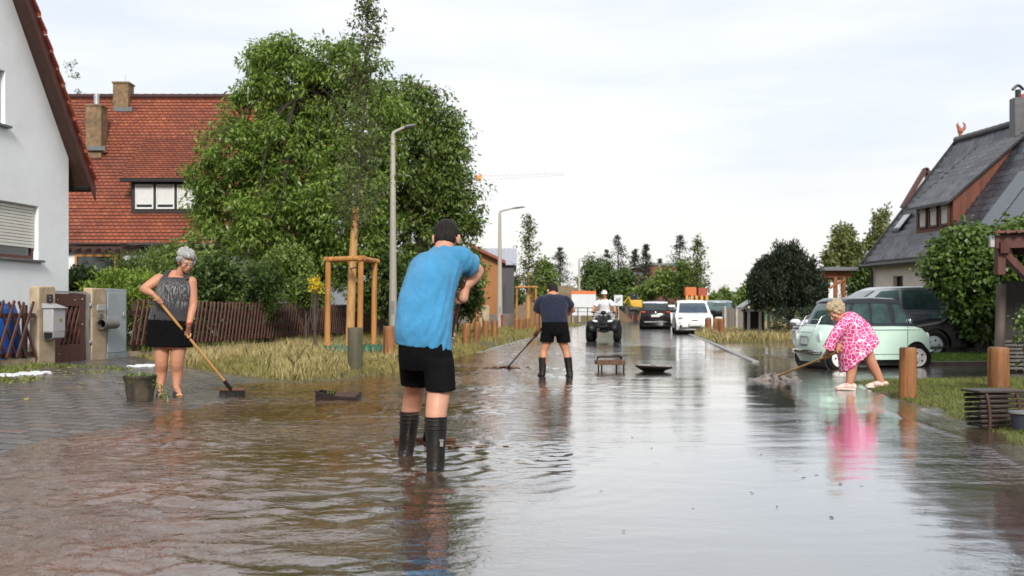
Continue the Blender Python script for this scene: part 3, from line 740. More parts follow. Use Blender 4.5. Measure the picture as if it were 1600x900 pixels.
# ---------------------------------------------------------------- cream house with dark tiled roof, right
def cream_house():
    o = Vector((13.7, 40, 0)); t = thing('cream_house', 'cream rendered house under a steep dark grey tiled roof with a long brown dormer', 'house', o)
    u = V(.15, -1, 0).normalized(); n = V(1, .15, 0).normalized()
    LEN, RUN, ZE, SL_ = 13.0, 3.95, 2.95, 1.228
    def R(tt, s, h=0): p = o + u * tt + n * s; p.z = ZE + SL_ * s + h; return p
    def W(tt, s, z): p = o + u * tt + n * s; p.z = z; return p
    ZR = ZE + SL_ * RUN
    ins = .3; zw = ZE + SL_ * ins - .09
    win = rect(1.75, 1.2, 2.45, 2.35); win2 = rect(5.4, 1.2, 6.4, 2.35); win3 = rect(8.2, 1.2, 9.2, 2.35)
    M = wall_frame(W(0, ins, 0), u)
    if (M.to_3x3() @ V(0, 0, 1)).dot(n) > 0: M = M @ Matrix.Diagonal((1, 1, -1, 1))
    b = MB(o); holed(b, rect(.25, -.3, LEN - .25, zw), [win, win2, win3], M, .22)
    for tt in (.25, LEN - .25):
        b.add([W(tt, ins, -.3), W(tt, 2 * RUN - ins, -.3), W(tt, 2 * RUN - ins, zw), W(tt, RUN, ZR - .1), W(tt, ins, zw)], [(0, 1, 2, 3, 4)])
    b.quad(W(.25, 2 * RUN - ins, -.3), W(LEN - .25, 2 * RUN - ins, -.3), W(LEN - .25, 2 * RUN - ins, zw), W(.25, 2 * RUN - ins, zw))
    b.build('wall', M_cream, t, smooth=0, fix=False)
    for w in (win, win2, win3):
        (x0, y0), (x1, y1) = w[0], w[2]
        f = MB(o)
        for q in (rect(x0, y0, x0 + .07, y1), rect(x1 - .07, y0, x1, y1), rect(x0 + .07, y0, x1 - .07, y0 + .07), rect(x0 + .07, y1 - .07, x1 - .07, y1), rect((x0 + x1) / 2 - .03, y0 + .07, (x0 + x1) / 2 + .03, y1 - .07)):
            f.prism(q, .05, M @ Matrix.Translation((0, 0, -.21)))
        fr = f.build('window', M_dkframe, t)
        g = MB(o); g.quad(*[M @ V(x, y, -.19) for x, y in w]); g.build('pane', M_glass, fr, smooth=0)
    b = MB(o); roof_plane(b, R(LEN, 0), R(0, 0), R(0, RUN), R(LEN, RUN), .30, .065, .02)
    def Bk(tt, s): p = o + u * tt + n * (2 * RUN - s); p.z = ZE + SL_ * s; return p
    roof_plane(b, Bk(0, 0), Bk(LEN, 0), Bk(LEN, RUN), Bk(0, RUN), .32, .03)
    rf = b.build('roof', M_slate, t, smooth=0, fix=False)
    b = MB(o); k = 0
    while k < LEN: b.tube([R(k, RUN, .02), R(min(k + .42, LEN), RUN, .02)], [.14, .125], n=10); k += .4
    b.build('ridge_tiles', mat('ridge_dark', (.08, .078, .085), .5, var=.25), rf)
    b = MB(o)
    b.tube([R(0, -.1, -.04), R(LEN, -.1, -.04)], .075, n=8); b.beam(R(0, .03, -.1), R(LEN, .03, -.1), .05, .16, V(0, 0, 1))
    b.beam(R(-.03, 0, -.06), R(-.03, RUN, -.06), .05, .18, n); b.beam(Bk(-.03, 0) - V(0, 0, .06), Bk(-.03, RUN) - V(0, 0, .06), .05, .18, n)
    b.tube([W(.3, -.08, ZE - .05), W(.3, .22, ZE - .35), W(.3, .24, 0)], .05, n=8)
    b.build('gutter', M_black, t)
    # dormer
    t0, t1, sf, hz = 2.5, 4.85, .8, 1.02
    zb = ZE + SL_ * sf; zt = zb + hz
    def D_(tt, s, z): p = o + u * tt + n * s; p.z = z; return p
    b = MB(o)
    b.quad(D_(t0, sf, zb - .1), D_(t1, sf, zb - .1), D_(t1, sf, zt), D_(t0, sf, zt))
    sm = 3.3; zm = ZE + SL_ * sm
    for tt in (t0, t1): b.add([D_(tt, sf, zb - .1), D_(tt, sf, zt), D_(tt, sm, zm), ], [(0, 1, 2)])
    dm = b.build('dormer', wood('dormer_boards', (.13, .04, .022), rough=.6, axis=2, scale=8), t, smooth=0, fix=False)
    b = MB(o); e = .32
    a0, a1 = D_(t1 + .25, sf - e, zt - e * .72 + .1), D_(t0 - .25, sf - e, zt - e * .72 + .1); c0, c1 = D_(t1 + .25, sm + .1, zm + .22), D_(t0 - .25, sm + .1, zm + .22)
    roof_plane(b, a0, a1, c1, c0, .30, .06, .02)
    b.build('dormer_roof', M_slate, dm, smooth=0, fix=False)
    b = MB(o); dn = V(0, 0, -.1)
    b.add([a0, a1, c1, c0, a0 + dn, a1 + dn, c1 + dn, c0 + dn], [(4, 5, 6, 7), (0, 1, 5, 4), (1, 2, 6, 5), (3, 0, 4, 7)]); b.build('dormer_fascia', M_black, dm, smooth=0)
    ww = (t1 - t0 - .25) / 3
    for i in range(3):
        x0 = t0 + .12 + i * ww + .06; x1 = x0 + ww - .12
        f = MB(o); Md = wall_frame(D_(0, sf, 0), u)
        if (Md.to_3x3() @ V(0, 0, 1)).dot(n) > 0: Md = Md @ Matrix.Diagonal((1, 1, -1, 1))
        y0, y1 = zb + .1, zt - .06
        for q in (rect(x0, y0, x0 + .06, y1), rect(x1 - .06, y0, x1, y1), rect(x0 + .06, y0, x1 - .06, y0 + .06), rect(x0 + .06, y1 - .06, x1 - .06, y1)):
            f.prism(q, .06, Md)
        fr = f.build('window', M_redbrown, dm)
        g = MB(o); g.quad(*[Md @ V(x, y, .012) for x, y in rect(x0 + .05, y0 + .05, x1 - .05, y1 - .05)]); g.build('pane', M_glass, fr, smooth=0)
        g = MB(o); g.prism(rect(x0 + .09, y0 + .08, x1 - .09, y1 - .3), .006, Md @ Matrix.Translation((0, 0, .016))); g.prism(rect(x0 + .07, y1 - .28, x1 - .07, y1 - .07), .02, Md @ Matrix.Translation((0, 0, .02)))
        g.build('curtain', mat('net_curtain', (.55, .52, .48), .8), fr)
    # skylight, vents, solar panels, weathercock, flue
    def flat(tt0, tt1, s0, s1, h, name, m, par):
        b = MB(o); q = [R(tt0, s0, h), R(tt1, s0, h), R(tt1, s1, h), R(tt0, s1, h)]; w = [R(tt0, s0, .02), R(tt1, s0, .02), R(tt1, s1, .02), R(tt0, s1, .02)]
        b.add(q + w, [(0, 1, 2, 3), (0, 4, 5, 1), (1, 5, 6, 2), (2, 6, 7, 3), (3, 7, 4, 0)]); return b.build(name, m, par, smooth=0)
    sk = flat(.55, 1.1, .9, 1.45, .1, 'skylight', M_black, rf); flat(.61, 1.04, .97, 1.38, .115, 'skylight_pane', mat('skylight_glass', (.35, .4, .42), .08, var=.1, spec=.9), sk)
    M_solar = mat('solar_glass', (.05, .065, .085), .16, var=.2, spec=1.0, rvar=.03)
    for i in range(3):
        sp = flat(6.6 + i * 1.05, 7.6 + i * 1.05, .5, 2.1, .16, 'solar_panel', M_black, rf); flat(6.64 + i * 1.05, 7.56 + i * 1.05, .55, 2.05, .175, 'solar_cells', M_solar, sp)
    for tt, s in ((1.3, 2.45), (2.0, 2.35)):
        b = MB(o); p = R(tt, s); b.tube([p, p + V(0, 0, .38)], .05, n=8); b.lathe([(.09, .38), (.1, .42), (.02, .46)], p, 10); b.build('vent_pipe', M_lead, rf)
    p = R(.25, RUN, .12)
    b = MB(o); b.tube([p, p + V(0, 0, .1), p + V(.02, 0, .2), p + V(-.05, 0, .36), p + V(-.1, 0, .46)], [.05, .06, .12, .07, .045], n=8, sub=3, round_ends=True)
    for k in range(3): b.tube([p + V(.06, 0, .2), p + V(.2, 0, .32 + .06 * k), p + V(.17 - .03 * k, 0, .5 + .03 * k)], [.05, .045, .015], n=6, sub=2)
    b.tube([p + V(-.1, 0, .47), p + V(-.17, 0, .45)], [.02, .004], n=6); b.tube([p + V(-.08, 0, .5), p + V(-.06, 0, .56)], [.03, .012], n=6)
    b.build('weathercock', mat('terracotta', (.32, .11, .06), .7), rf)
    p = R(4.35, RUN - .35)
    b = MB(o); b.box(p + V(0, 0, .45), (.42, .42, 1.5)); fl = b.build('chimney', mat('clad_chimney', (.1, .1, .105), .45, metal=.3), rf, bevel=.01)
    b = MB(o); b.tube([p + V(0, 0, 1.2), p + V(0, 0, 1.5)], .1, n=10); b.tube([p + V(-.2, 0, 1.5), p + V(0, 0, 1.66), p + V(.2, 0, 1.5)], .05, n=8, sub=4, side=(0, 1, 0)); b.build('cowl', M_black, fl)
    p = R(3.7, RUN + .4)
    b = MB(o); b.ell(p + V(0, 0, .3), (.32, .32, .32)); b.build('dome_vent', mat('red_dome', (.35, .07, .03), .6), rf)
    # small gable behind the far verge
    g0 = V(17.0, 42.2, 6.85)
    b = MB(o); b.add([g0 + V(-.85, 0, -1.6), g0 + V(.9, 0, -1.6), g0 + V(.9, 0, -1.5), g0, g0 + V(-.85, 0, -1.45)], [(0, 1, 2, 3, 4)])
    rg_ = b.build('rear_gable', M_white, t, smooth=0)
    b = MB(o)
    for s in (-1, 1): b.beam(g0 + V(0, -.1, .05), g0 + V(s * .95, -.1, -1.55), .3, .14, V(0, 0, 1)); b.add([g0 + V(0, -.25, .1), g0 + V(s * 1.0, -.25, -1.55), g0 + V(s * 1.0, .05, -1.55), g0 + V(0, .05, .1)], [(0, 1, 2, 3)])
    b.build('rear_gable_roof', M_redbrown, rg_, smooth=0, fix=False)
cream_house()

# ---------------------------------------------------------------- orange timber annex with a grey metal hall behind it
def annex():
    o = V(-1.6, 60, 0); t = thing('timber_annex', 'orange boarded annex with a red roof edge beside the big tree', 'shed', o)
    a = P(735, 0, 58).x; c = P(783, 0, 58).x; z1 = 1 + (HOR - 393) / FPX * 58; z0 = 1 + (HOR - 410) / FPX * 58
    b = MB(o); b.add([(a, 58, -.2), (c, 58, -.2), (c, 58, z0), (a, 58, z1 + .3), (a, 66, -.2), (c, 66, -.2), (c, 66, z0), (a, 66, z1 + .3)], [(0, 1, 2, 3), (5, 4, 7, 6), (1, 5, 6, 2), (4, 0, 3, 7)])
    b.build('wall', wood('orange_boards', (.42, .17, .045), alt=(.3, .12, .03), axis=2, scale=5), t, smooth=0)
    b = MB(o); b.beam((a - .2, 57.6, z1 + .45), (c + .25, 57.6, z0 + .0), .1, .16, V(0, 0, 1)); b.add([(a - .2, 57.6, z1 + .5), (c + .25, 57.6, z0 + .07), (c + .25, 66.4, z0 + .07), (a - .2, 66.4, z1 + .5)], [(0, 1, 2, 3)])
    b.build('roof', mat('red_roof_edge', (.22, .05, .035), .5), t, smooth=0)
    o = V(0, 70, 0); t = thing('metal_hall', 'dark hall with a ribbed pale grey metal roof behind the orange annex', 'hall', o)
    a = P(752, 0, 68).x; c = P(808, 0, 68).x; zt = 1 + (HOR - 388) / FPX * 74; zb = 1 + (HOR - 414) / FPX * 68
    b = MB(o); b.add([(a, 68.3, -.2), (c - .2, 68.3, -.2), (c - .2, 68.3, zb), (a, 68.3, zb), (a, 78, -.2), (c - .2, 78, -.2), (c - .2, 78, zb), (a, 78, zb), (c - .2, 74, zt - .1), (a, 74, zt - .1)], [(0, 1, 2, 3), (5, 4, 7, 6), (1, 5, 6, 8, 2), (4, 0, 3, 9, 7)])
    b.build('wall', mat('dark_cladding', (.05, .052, .055), .6), t, smooth=0)
    b = MB(o); b.add([(a, 68, zb), (c, 68, zb), (c, 74, zt), (a, 74, zt), (a, 80, zb), (c, 80, zb)], [(0, 1, 2, 3), (3, 2, 5, 4)]); x = a
    while x < c: b.beam((x, 68, zb + .03), (x, 74, zt + .03), .05, .06, V(0, 0, 1)); x += .3
    b.build('roof', mat('ribbed_zinc', (.36, .37, .42), .4, metal=.2), t, smooth=0)
annex()

# ---------------------------------------------------------------- brown blocks and the site buildings far down the road
def far_block(name, label, px0, px1, pytop, Y, dep, m, cat='building', bands=True):
    a, c = P(px0, 0, Y).x, P(px1, 0, Y).x; zt = P(0, pytop, Y).z; o = V((a + c) / 2, Y, -.3)
    t = thing(name, label, cat, o)
    b = MB(o); b.box(((a + c) / 2, Y + dep / 2, zt / 2 - .15), (c - a, dep, zt + .3)); b.build('wall', m, t, smooth=0)
    b = MB(o); b.box(((a + c) / 2, Y + dep / 2, zt + .15), (c - a + .4, dep + .4, .3)); b.build('roof', M_lead, t, smooth=0)
    n = max(2, int((c - a) / 2.2)); fl = max(1, int(zt / 3))
    for f in range(fl):
        for i in range(n):
            x = a + (c - a) * (i + .5) / n; z = 1.4 + f * 2.9
            b = MB(o); b.box((x, Y - .01, z), (1.0, .06, 1.3)); b.build('window', M_glass, t, smooth=0)
    return t
M_rust = mat('rusty_cladding', (.17, .055, .04), .7, var=.2, scale=1.5)
far_block('apartment_block', 'red brown flat roofed block behind the conifers', 1005, 1068, 415, 140, 14, M_rust)
far_block('apartment_block', 'small rust red block left of the larger red brown one', 988, 1001, 430, 128, 8, mat('rust_red', (.28, .07, .045), .7))
# ================================================================ trees and shrubs
M_bark = mat('bark', (.075, .058, .043), .85, var=.4, scale=12, stretch=(1, 1, .25), bump=.6, bscale=30)
M_bark_d = mat('dark_bark', (.035, .027, .02), .85, var=.4, scale=12, stretch=(1, 1, .25), bump=.6, bscale=30)

def leaf_cloud(C, r, per, size, rng, droop=.6, asp=.42, flat=.75, updir=0.0, out_from=None):
    """C (n,3) clump centres -> verts, faces of many leaves"""
    n = len(C); k = per
    c = np.repeat(C, k, 0)
    g = rng.normal(size=(n * k, 3)); g /= np.linalg.norm(g, axis=1, keepdims=True)
    rr = np.repeat(np.broadcast_to(r, (n,)), k) * rng.random(n * k) ** .5
    p = c + g * rr[:, None] * np.array([1, 1, flat])
    d = g * .8 + rng.normal(size=(n * k, 3)) * .7; d[:, 2] += -droop + updir
    d /= np.linalg.norm(d, axis=1, keepdims=True)
    up = rng.normal(size=(n * k, 3)) * .6 + np.array([0, 0, 1.0])
    s = np.cross(d, up); s /= np.linalg.norm(s, axis=1, keepdims=True) + 1e-9
    nn = np.cross(s, d)
    L_ = size * rng.uniform(.55, 1.35, n * k)[:, None]
    a = p; m = p + d * L_ * .5 + nn * L_ * .08; t = p + d * L_
    v = np.stack([a, m + s * L_ * asp / 2, t, m - s * L_ * asp / 2], 1).reshape(-1, 3)
    i = np.arange(n * k) * 4
    return v, np.stack([i, i + 1, i + 2, i + 3], -1)

def in_lobes(lobes, n, rng, shell=.5):
    """points in ellipsoids, weighted by volume, biased to the shell"""
    w = np.array([(l[1][0] * l[1][1] * l[1][2]) ** .75 for l in lobes]); w = w / w.sum()
    k = rng.choice(len(lobes), n, p=w)
    g = rng.normal(size=(n, 3)); g /= np.linalg.norm(g, axis=1, keepdims=True)
    rad = shell + (1 - shell) * rng.random(n) ** .6
    wob = 1 + rng.normal(size=n) * .07 + .20 * np.sin(g[:, 0] * 5 + k) * np.cos(g[:, 2] * 6 + k * 2)
    c = np.array([tuple(l[0]) for l in lobes])[k]; r = np.array([tuple(l[1]) for l in lobes])[k]
    return c + g * r * (rad * wob)[:, None], k

def tree(name, label, cat, base, lobes, nclump=300, per=24, size=.2, clump=.45, leaf=None, bark=None, r0=.2, trunk=None, group=None, seed=1, shell=.5, limbs=26, droop=.6, asp=.42, updir=0.0, flat=.75, subset=None, bare=0):
    base = Vector(base); rng = np.random.default_rng(seed); rnd = random.Random(seed)
    t = thing(name, label, cat, base, group=group)
    C, k = in_lobes(lobes, nclump, rng, shell)
    if subset is not None: C = C[subset(C)]
    v, f = leaf_cloud(C, clump * rng.uniform(.6, 1.25, len(C)), per, size, rng, droop, asp, flat, updir)
    cr_ = link('crown', np_mesh('crown', v - np.array(base), f), leaf, t, smooth=0)
    b = MB(base)
    tr = [Vector(p) for p in (trunk or [base + V(0, 0, -.15), base + V(.05, .0, 1.2), Vector(lobes[0][0])])]
    nt = len(tr); b.tube(tr, [r0 * (1 - .75 * i / (nt - 1)) for i in range(nt)], n=9, sub=4)
    for i in range(limbs):
        e = Vector(C[rnd.randrange(len(C))]); s = tr[-1].lerp(tr[0], rnd.uniform(.0, .55)) if nt == 2 else tr[rnd.randrange(max(1, nt - 2), nt)].lerp(tr[max(0, nt - 2)], rnd.random() * .7)
        m = s.lerp(e, .45) + V(rnd.uniform(-.2, .2), rnd.uniform(-.2, .2), rnd.uniform(0, .35)) * (e - s).length * .4
        rr = r0 * rnd.uniform(.18, .34); b.tube([s, m, e], [rr, rr * .55, rr * .12], n=5, sub=4)
    b.build('trunk', bark or M_bark, t)
    return t
def lb(px, py, Y, rx, ry=None, rz=None):
    """lobe from photo pixels: centre and radii in pixels at depth Y (ry = depth radius)"""
    k = Y / FPX; rz = rz or rx
    return (P(px, py, Y), (rx * k, (ry or min(rx, rz)) * k, rz * k))

LF_walnut = leaf_mat('walnut_leaves', (.045, .092, .014), (.22, .32, .055), rough=.42, trans=.35)
LF_mid = leaf_mat('mid_green_leaves', (.038, .072, .014), (.165, .24, .05), alt=(.12, .07, .03), altp=.03, rough=.45, trans=.28)
LF_young = leaf_mat('young_tree_leaves', (.04, .065, .014), (.12, .165, .038), alt=(.13, .075, .035), altp=.06, rough=.5, trans=.25)
LF_shrub = leaf_mat('shrub_leaves', (.06, .10, .017), (.19, .265, .055), rough=.45)
LF_bright = leaf_mat('bright_shrub_leaves', (.10, .17, .018), (.26, .36, .05), rough=.5)
LF_dark = leaf_mat('dark_shrub_leaves', (.030, .060, .013), (.10, .155, .033), rough=.45)
LF_yew = leaf_mat('yew_needles', (.006, .012, .006), (.018, .03, .010), rough=.6, trans=.1)
LF_conifer = leaf_mat('conifer_needles', (.012, .022, .012), (.04, .055, .026), rough=.6, trans=.1)
LF_vine = leaf_mat('broad_leaves', (.02, .05, .008), (.12, .19, .035), rough=.36, trans=.25)
LF_willow = leaf_mat('pale_green_leaves', (.09, .11, .03), (.22, .24, .08), rough=.55, trans=.35)
LF_yellow = leaf_mat('yellow_blossom', (.5, .36, .02), (.75, .55, .03), rough=.6)

# big walnut and its right hand neighbour
Yw = 31.0
tree('walnut_tree', 'broad leafy walnut tree in front of the red tiled roof', 'tree', (-5.75, Yw, .1),
     [lb(470, 255, Yw, 80, 80, 95), lb(450, 120, Yw, 70, 65, 58), lb(530, 110, Yw, 62, 60, 52), lb(375, 250, Yw, 68, 60, 62), lb(360, 335, Yw, 56, 55, 52), lb(440, 350, Yw - 1, 78, 60, 62), lb(535, 330, Yw - 1, 80, 60, 88), lb(560, 200, Yw, 72, 65, 80), lb(405, 175, Yw, 52, 50, 52), lb(490, 410, Yw, 80, 50, 48), lb(420, 100, Yw, 42, 40, 38), lb(330, 290, Yw, 36, 36, 50)],
     nclump=1000, per=80, size=.165, clump=.43, leaf=LF_walnut, bark=M_bark_d, r0=.26, seed=11, shell=.45, limbs=60, droop=.85, asp=.36, flat=.6,
     trunk=[(-5.75, Yw, -.1), (-5.7, Yw, 1.6), (-5.6, Yw, 3.4), P(500, 180, Yw), P(480, 110, Yw)])
Yb = 34.0
tree('ash_tree', 'tall dense dark green tree behind the nearest street lamp', 'tree', (P(660, 0, Yb).x, Yb, .1),
     [lb(650, 250, Yb, 80, 70, 110), lb(620, 170, Yb, 48, 45, 50), lb(690, 215, Yb, 42, 42, 60), lb(705, 310, Yb, 50, 45, 66), lb(640, 375, Yb, 72, 55, 80), lb(712, 385, Yb, 40, 40, 66), lb(585, 330, Yb, 40, 40, 70), lb(670, 430, Yb, 70, 50, 45)],
     nclump=740, per=72, size=.16, clump=.42, leaf=LF_mid, bark=M_bark_d, r0=.26, seed=12, shell=.45, limbs=50, droop=.7, asp=.40, flat=.7,
     trunk=[(P(660, 0, Yb).x, Yb, -.1), (P(660, 0, Yb).x, Yb, 2), P(655, 300, Yb), P(645, 180, Yb)])

# shrubs behind the picket fence
def shrub(name, label, px, py, Y, rx, rz, leaf, n=120, per=40, size=.1, clump=.2, seed=1, group='shrubs behind the fence', lobes=None, **kw):
    b = P(px, 0, Y); b.z = gz(b.x, Y)
    lbs = lobes or [lb(px, py, Y, rx, rx, rz), lb(px - rx * .5, py + rz * .35, Y, rx * .55, rx * .5, rz * .65), lb(px + rx * .5, py + rz * .3, Y, rx * .55, rx * .5, rz * .7)]
    return tree(name, label, 'shrub', b, lbs, n, per, size, clump, leaf, M_bark, .05, [b + V(0, 0, -.1), b + V(0, 0, .3), Vector(lbs[0][0])], group, seed, .35, 14, kw.pop('droop', .2), kw.pop('asp', .5), kw.pop('updir', 0), .85)
shrub('shrub', 'bright yellow green feathery shrub right behind the grey metal cabinet', 195, 455, 20.5, 52, 30, LF_bright, 150, 46, .11, .2, 21, asp=.22, updir=.7)
shrub('shrub', 'dark green cushion shrub between the white house and the bright shrub', 128, 440, 25, 36, 26, LF_dark, 90, 44, .1, .2, 22)
shrub('shrub', 'deep green spreading shrub in front of the porch window', 225, 425, 25, 48, 32, LF_shrub, 150, 46, .11, .24, 23, asp=.25, updir=.5)
shrub('shrub', 'tall loose shrub behind the grey haired woman', 285, 425, 27, 60, 48, LF_shrub, 220, 46, .13, .28, 24)
shrub('shrub', 'dark rounded shrub just right of the grey haired woman', 338, 440, 24, 44, 44, LF_dark, 170, 46, .11, .22, 25)
shrub('shrub', 'dark upright juniper left of the round clipped bush', 408, 445, 25, 36, 40, LF_dark, 130, 46, .12, .2, 26, asp=.22, updir=.8)
shrub('shrub', 'round bright green bush under the walnut tree', 452, 418, 27, 35, 34, LF_shrub, 160, 50, .1, .2, 27)
shrub('shrub', 'low green shrub under the round bright bush', 478, 455, 25.5, 32, 22, LF_shrub, 80, 44, .1, .18, 28)
shrub('shrub', 'shrub with upright yellow blossom left of the tree stakes', 492, 446, 24.5, 8, 15, LF_yellow, 16, 16, .08, .09, 29, updir=.9)
shrub('shrub', 'dark shrub seen between the tree stakes and the lamp post', 590, 440, 30, 50, 50, LF_dark, 130, 44, .15, .28, 30)
shrub('shrub', 'dark green shrub at the foot of the street lamp tree', 715, 450, 36, 40, 52, LF_dark, 150, 44, .16, .3, 31)
shrub('shrub', 'loose green shrub hanging over the fence behind the blue shirted man', 660, 455, 33, 50, 40, LF_dark, 130, 44, .16, .3, 32)

# young street trees with stakes
def young_tree(base, hgt, clear, width, label, seed, n=170, size=.11, top=None, lean=0.0, rt=.035, nc=None, leaf=None):
    base = Vector(base); rng = np.random.default_rng(seed); rnd = random.Random(seed)
    t = thing('young_street_tree', label, 'tree', base, group='young street trees')
    b = MB(base); tp = base + V(lean, 0, hgt); pts = [base + V(0, 0, -.1), base.lerp(tp, .3), base.lerp(tp, .65) + V(.04, 0, 0), tp]
    b.tube(pts, [rt, rt * .8, rt * .45, rt * .1], n=8, sub=4)
    C = []
    for i in range(n):
        f = rnd.random() ** 1.35; z = clear + (hgt - clear) * f; a = rnd.uniform(0, 2 * PI)
        ln = width * (1.05 - f) ** .7 * rnd.uniform(.35, 1.0) + .06
        s = base.lerp(tp, max(0, z / hgt - .06)); e = s + V(math.cos(a) * ln, math.sin(a) * ln, ln * rnd.uniform(.7, 1.7))
        if i % 2 == 0: b.tube([s, s.lerp(e, .5) + V(0, 0, -.03), e], [rt * .25, rt * .16, .003], n=4, sub=2)
        for q in (.45, .75, 1.0): C.append(s.lerp(e, q))
    b.build('trunk', M_bark, t)
    v, f = leaf_cloud(np.array([tuple(c) for c in C]), width * .22, nc or 9, size, rng, .5, .5)
    link('crown', np_mesh('crown', v - np.array(base), f), leaf or LF_young, t, smooth=0)
    return t
def ybase(px, Y): b = P(px, 0, Y); b.z = gz(b.x, Y); return b
yb1 = ybase(546, 21.5)
young_tree(yb1, 7.9, 2.9, .85, 'slender young street tree tied inside the nearest stake frame', 41, 170, .095, lean=.42, nc=7)
yb2 = ybase(825, 51)
young_tree(yb2, 5.9, 2.1, .80, 'young street tree beside the second lamp post', 42, 105, .14, lean=.05, nc=6)
yb3 = ybase(1090, 98)
young_tree(yb3, 8.4, 2.2, 1.35, 'young street tree behind the white hatchback, before the far orange frame', 43, 120, .26, nc=6, rt=.06)

# yew, conifers
def yew():
    Y = 36; base = ybase(1235, Y); lobes = []
    rnd = random.Random(3)
    for i in range(64):
        a = rnd.random() * 2 * PI; q = rnd.random() ** .5
        x = 1228 + math.cos(a) * q * 58; hh = 1 - (q ** 2.6) * .62
        ty = 488 - 118 * hh * rnd.uniform(.88, 1.05)
        c = P(x, (ty + 470) / 2 + 8, Y + math.sin(a) * q * 1.3)
        lobes.append((c, (.17, .17, (470 - ty) / 2 * Y / FPX)))
    tree('yew_tree', 'black green yew with upright shoots left of the mint green car', 'tree', base, lobes, 1500, 60, .13, .19, LF_yew, M_bark_d, .12, [base + V(0, 0, -.1), base + V(0, 0, .5), base + V(0, 0, 1.6)], None, 5, .2, 20, 0, .34, 1.5, 1.3)
yew()

def conifer(px, pytop, Y, wpx, label, seed, leaf=None, bot=None, gap=0.0, group='conifers far behind the road'):
    base = ybase(px, Y); top = P(px, pytop, Y); hgt = top.z - base.z; wid = wpx * Y / FPX / 2 * 2.3
    rng = np.random.default_rng(seed); rnd = random.Random(seed)
    t = thing('conifer_tree', label, 'tree', base, group=group)
    b = MB(base); b.tube([base + V(0, 0, -.2), base.lerp(top, .5), top], [hgt * .02, hgt * .013, .01], n=6)
    C = []; R = []; n = int(26 + gap * 0)
    for i in range(n):
        f = (i + rnd.random()) / n; z = hgt * (.16 + .84 * f); ln0 = wid * (1 - f) ** .7 + .05 * wid
        for j in range(6):
            if rnd.random() < gap: continue
            a = rnd.uniform(0, 2 * PI); ln = ln0 * rnd.uniform(.55, 1.1)
            s = base + V(0, 0, z); e = s + V(math.cos(a) * ln, math.sin(a) * ln, -ln * rnd.uniform(.05, .4))
            if j == 0: b.tube([s, e], [hgt * .004, .005], n=4)
            for q in (.3, .6, .9): C.append(s.lerp(e, q)); R.append(ln0 * .15 + .012 * hgt)
    b.build('trunk', M_bark_d, t)
    v, f = leaf_cloud(np.array([tuple(c) for c in C]), np.array(R), 8, hgt * .030, rng, .35, .35, .5)
    link('crown', np_mesh('crown', v - np.array(base), f), leaf or LF_conifer, t, smooth=0)
conifer(875, 388, 120, 40, 'single dark spruce left of the dirt mound', 61)
conifer(966, 367, 122, 46, 'tallest pine, rising over the trees behind the quad rider', 62, gap=.3)
conifer(992, 390, 128, 26, 'narrow dark spruce just right of the tallest pine', 63)
conifer(1009, 381, 130, 24, 'pointed spruce left of the brown block', 64)
conifer(1031, 405, 150, 22, 'small spruce tip over the brown block roof', 65)
conifer(1062, 369, 126, 40, 'open spruce with drooping boughs right of the brown block', 66, gap=.35)
conifer(948, 392, 130, 34, 'spruce half hidden left of the tallest pine', 67)
def broad(px, pytop, Y, wpx, label, seed, leaf=LF_mid, pybot=470, n=110, size=None, group='leafy trees far down the road', name='leafy_tree', shell=.3):
    b = ybase(px, Y); h = (pybot - pytop) / 2; cy = pytop + h
    k = Y / FPX
    return tree(name, label, 'tree', b, [lb(px, cy, Y, wpx * .36, wpx * .3, h * .9), lb(px - wpx * .25, cy + h * .25, Y, wpx * .26, wpx * .25, h * .62), lb(px + wpx * .25, cy + h * .2, Y, wpx * .26, wpx * .25, h * .65), lb(px, pytop + h * .5, Y, wpx * .24, wpx * .24, h * .5)], n, 26, size or k * 5.5, k * 7.5, leaf, M_bark_d, k * 2.2, [b + V(0, 0, -.2), b + V(0, 0, k * h * .5), Vector(P(px, cy, Y))], group, seed, shell, 14, .4, .5)
broad(925, 396, 116, 46, 'dark bushy tree behind the white site board', 71, LF_dark)
broad(945, 412, 112, 50, 'dark green tree directly behind the quad rider', 72, LF_dark, n=150)
broad(975, 418, 114, 44, 'broad dark tree left of the brown block', 73, LF_dark, n=140)
broad(850, 398, 75, 46, 'loose green tree right behind the second staked tree', 74, LF_shrub, 478, 120)
broad(800, 432, 72, 40, 'green bush beside the metal hall', 75, LF_dark, 482, 70)
broad(1040, 418, 106, 56, 'olive green tree in front of the brown block', 76, LF_shrub, 468, 140)
broad(1070, 408, 104, 52, 'dark green tree beside the third staked tree', 77, LF_mid, 472, 150)
broad(1012, 440, 108, 40, 'low olive bush above the dark parked car', 78, LF_shrub, 472, 70)
for i, (px, py, w) in enumerate(((1116, 458, 26), (1132, 452, 24), (1142, 462, 30), (1158, 450, 26), (1180, 455, 30))):
    broad(px, py, 210 + i * 6, w, ['pale distant tree right of the far orange frame', 'taller distant tree at the end of the road', 'low distant tree at the end of the road', 'distant tree at the left edge of the yew', 'distant tree seen under the yew'][i], 80 + i, LF_mid, 484, 60, group='distant trees at the end of the road')
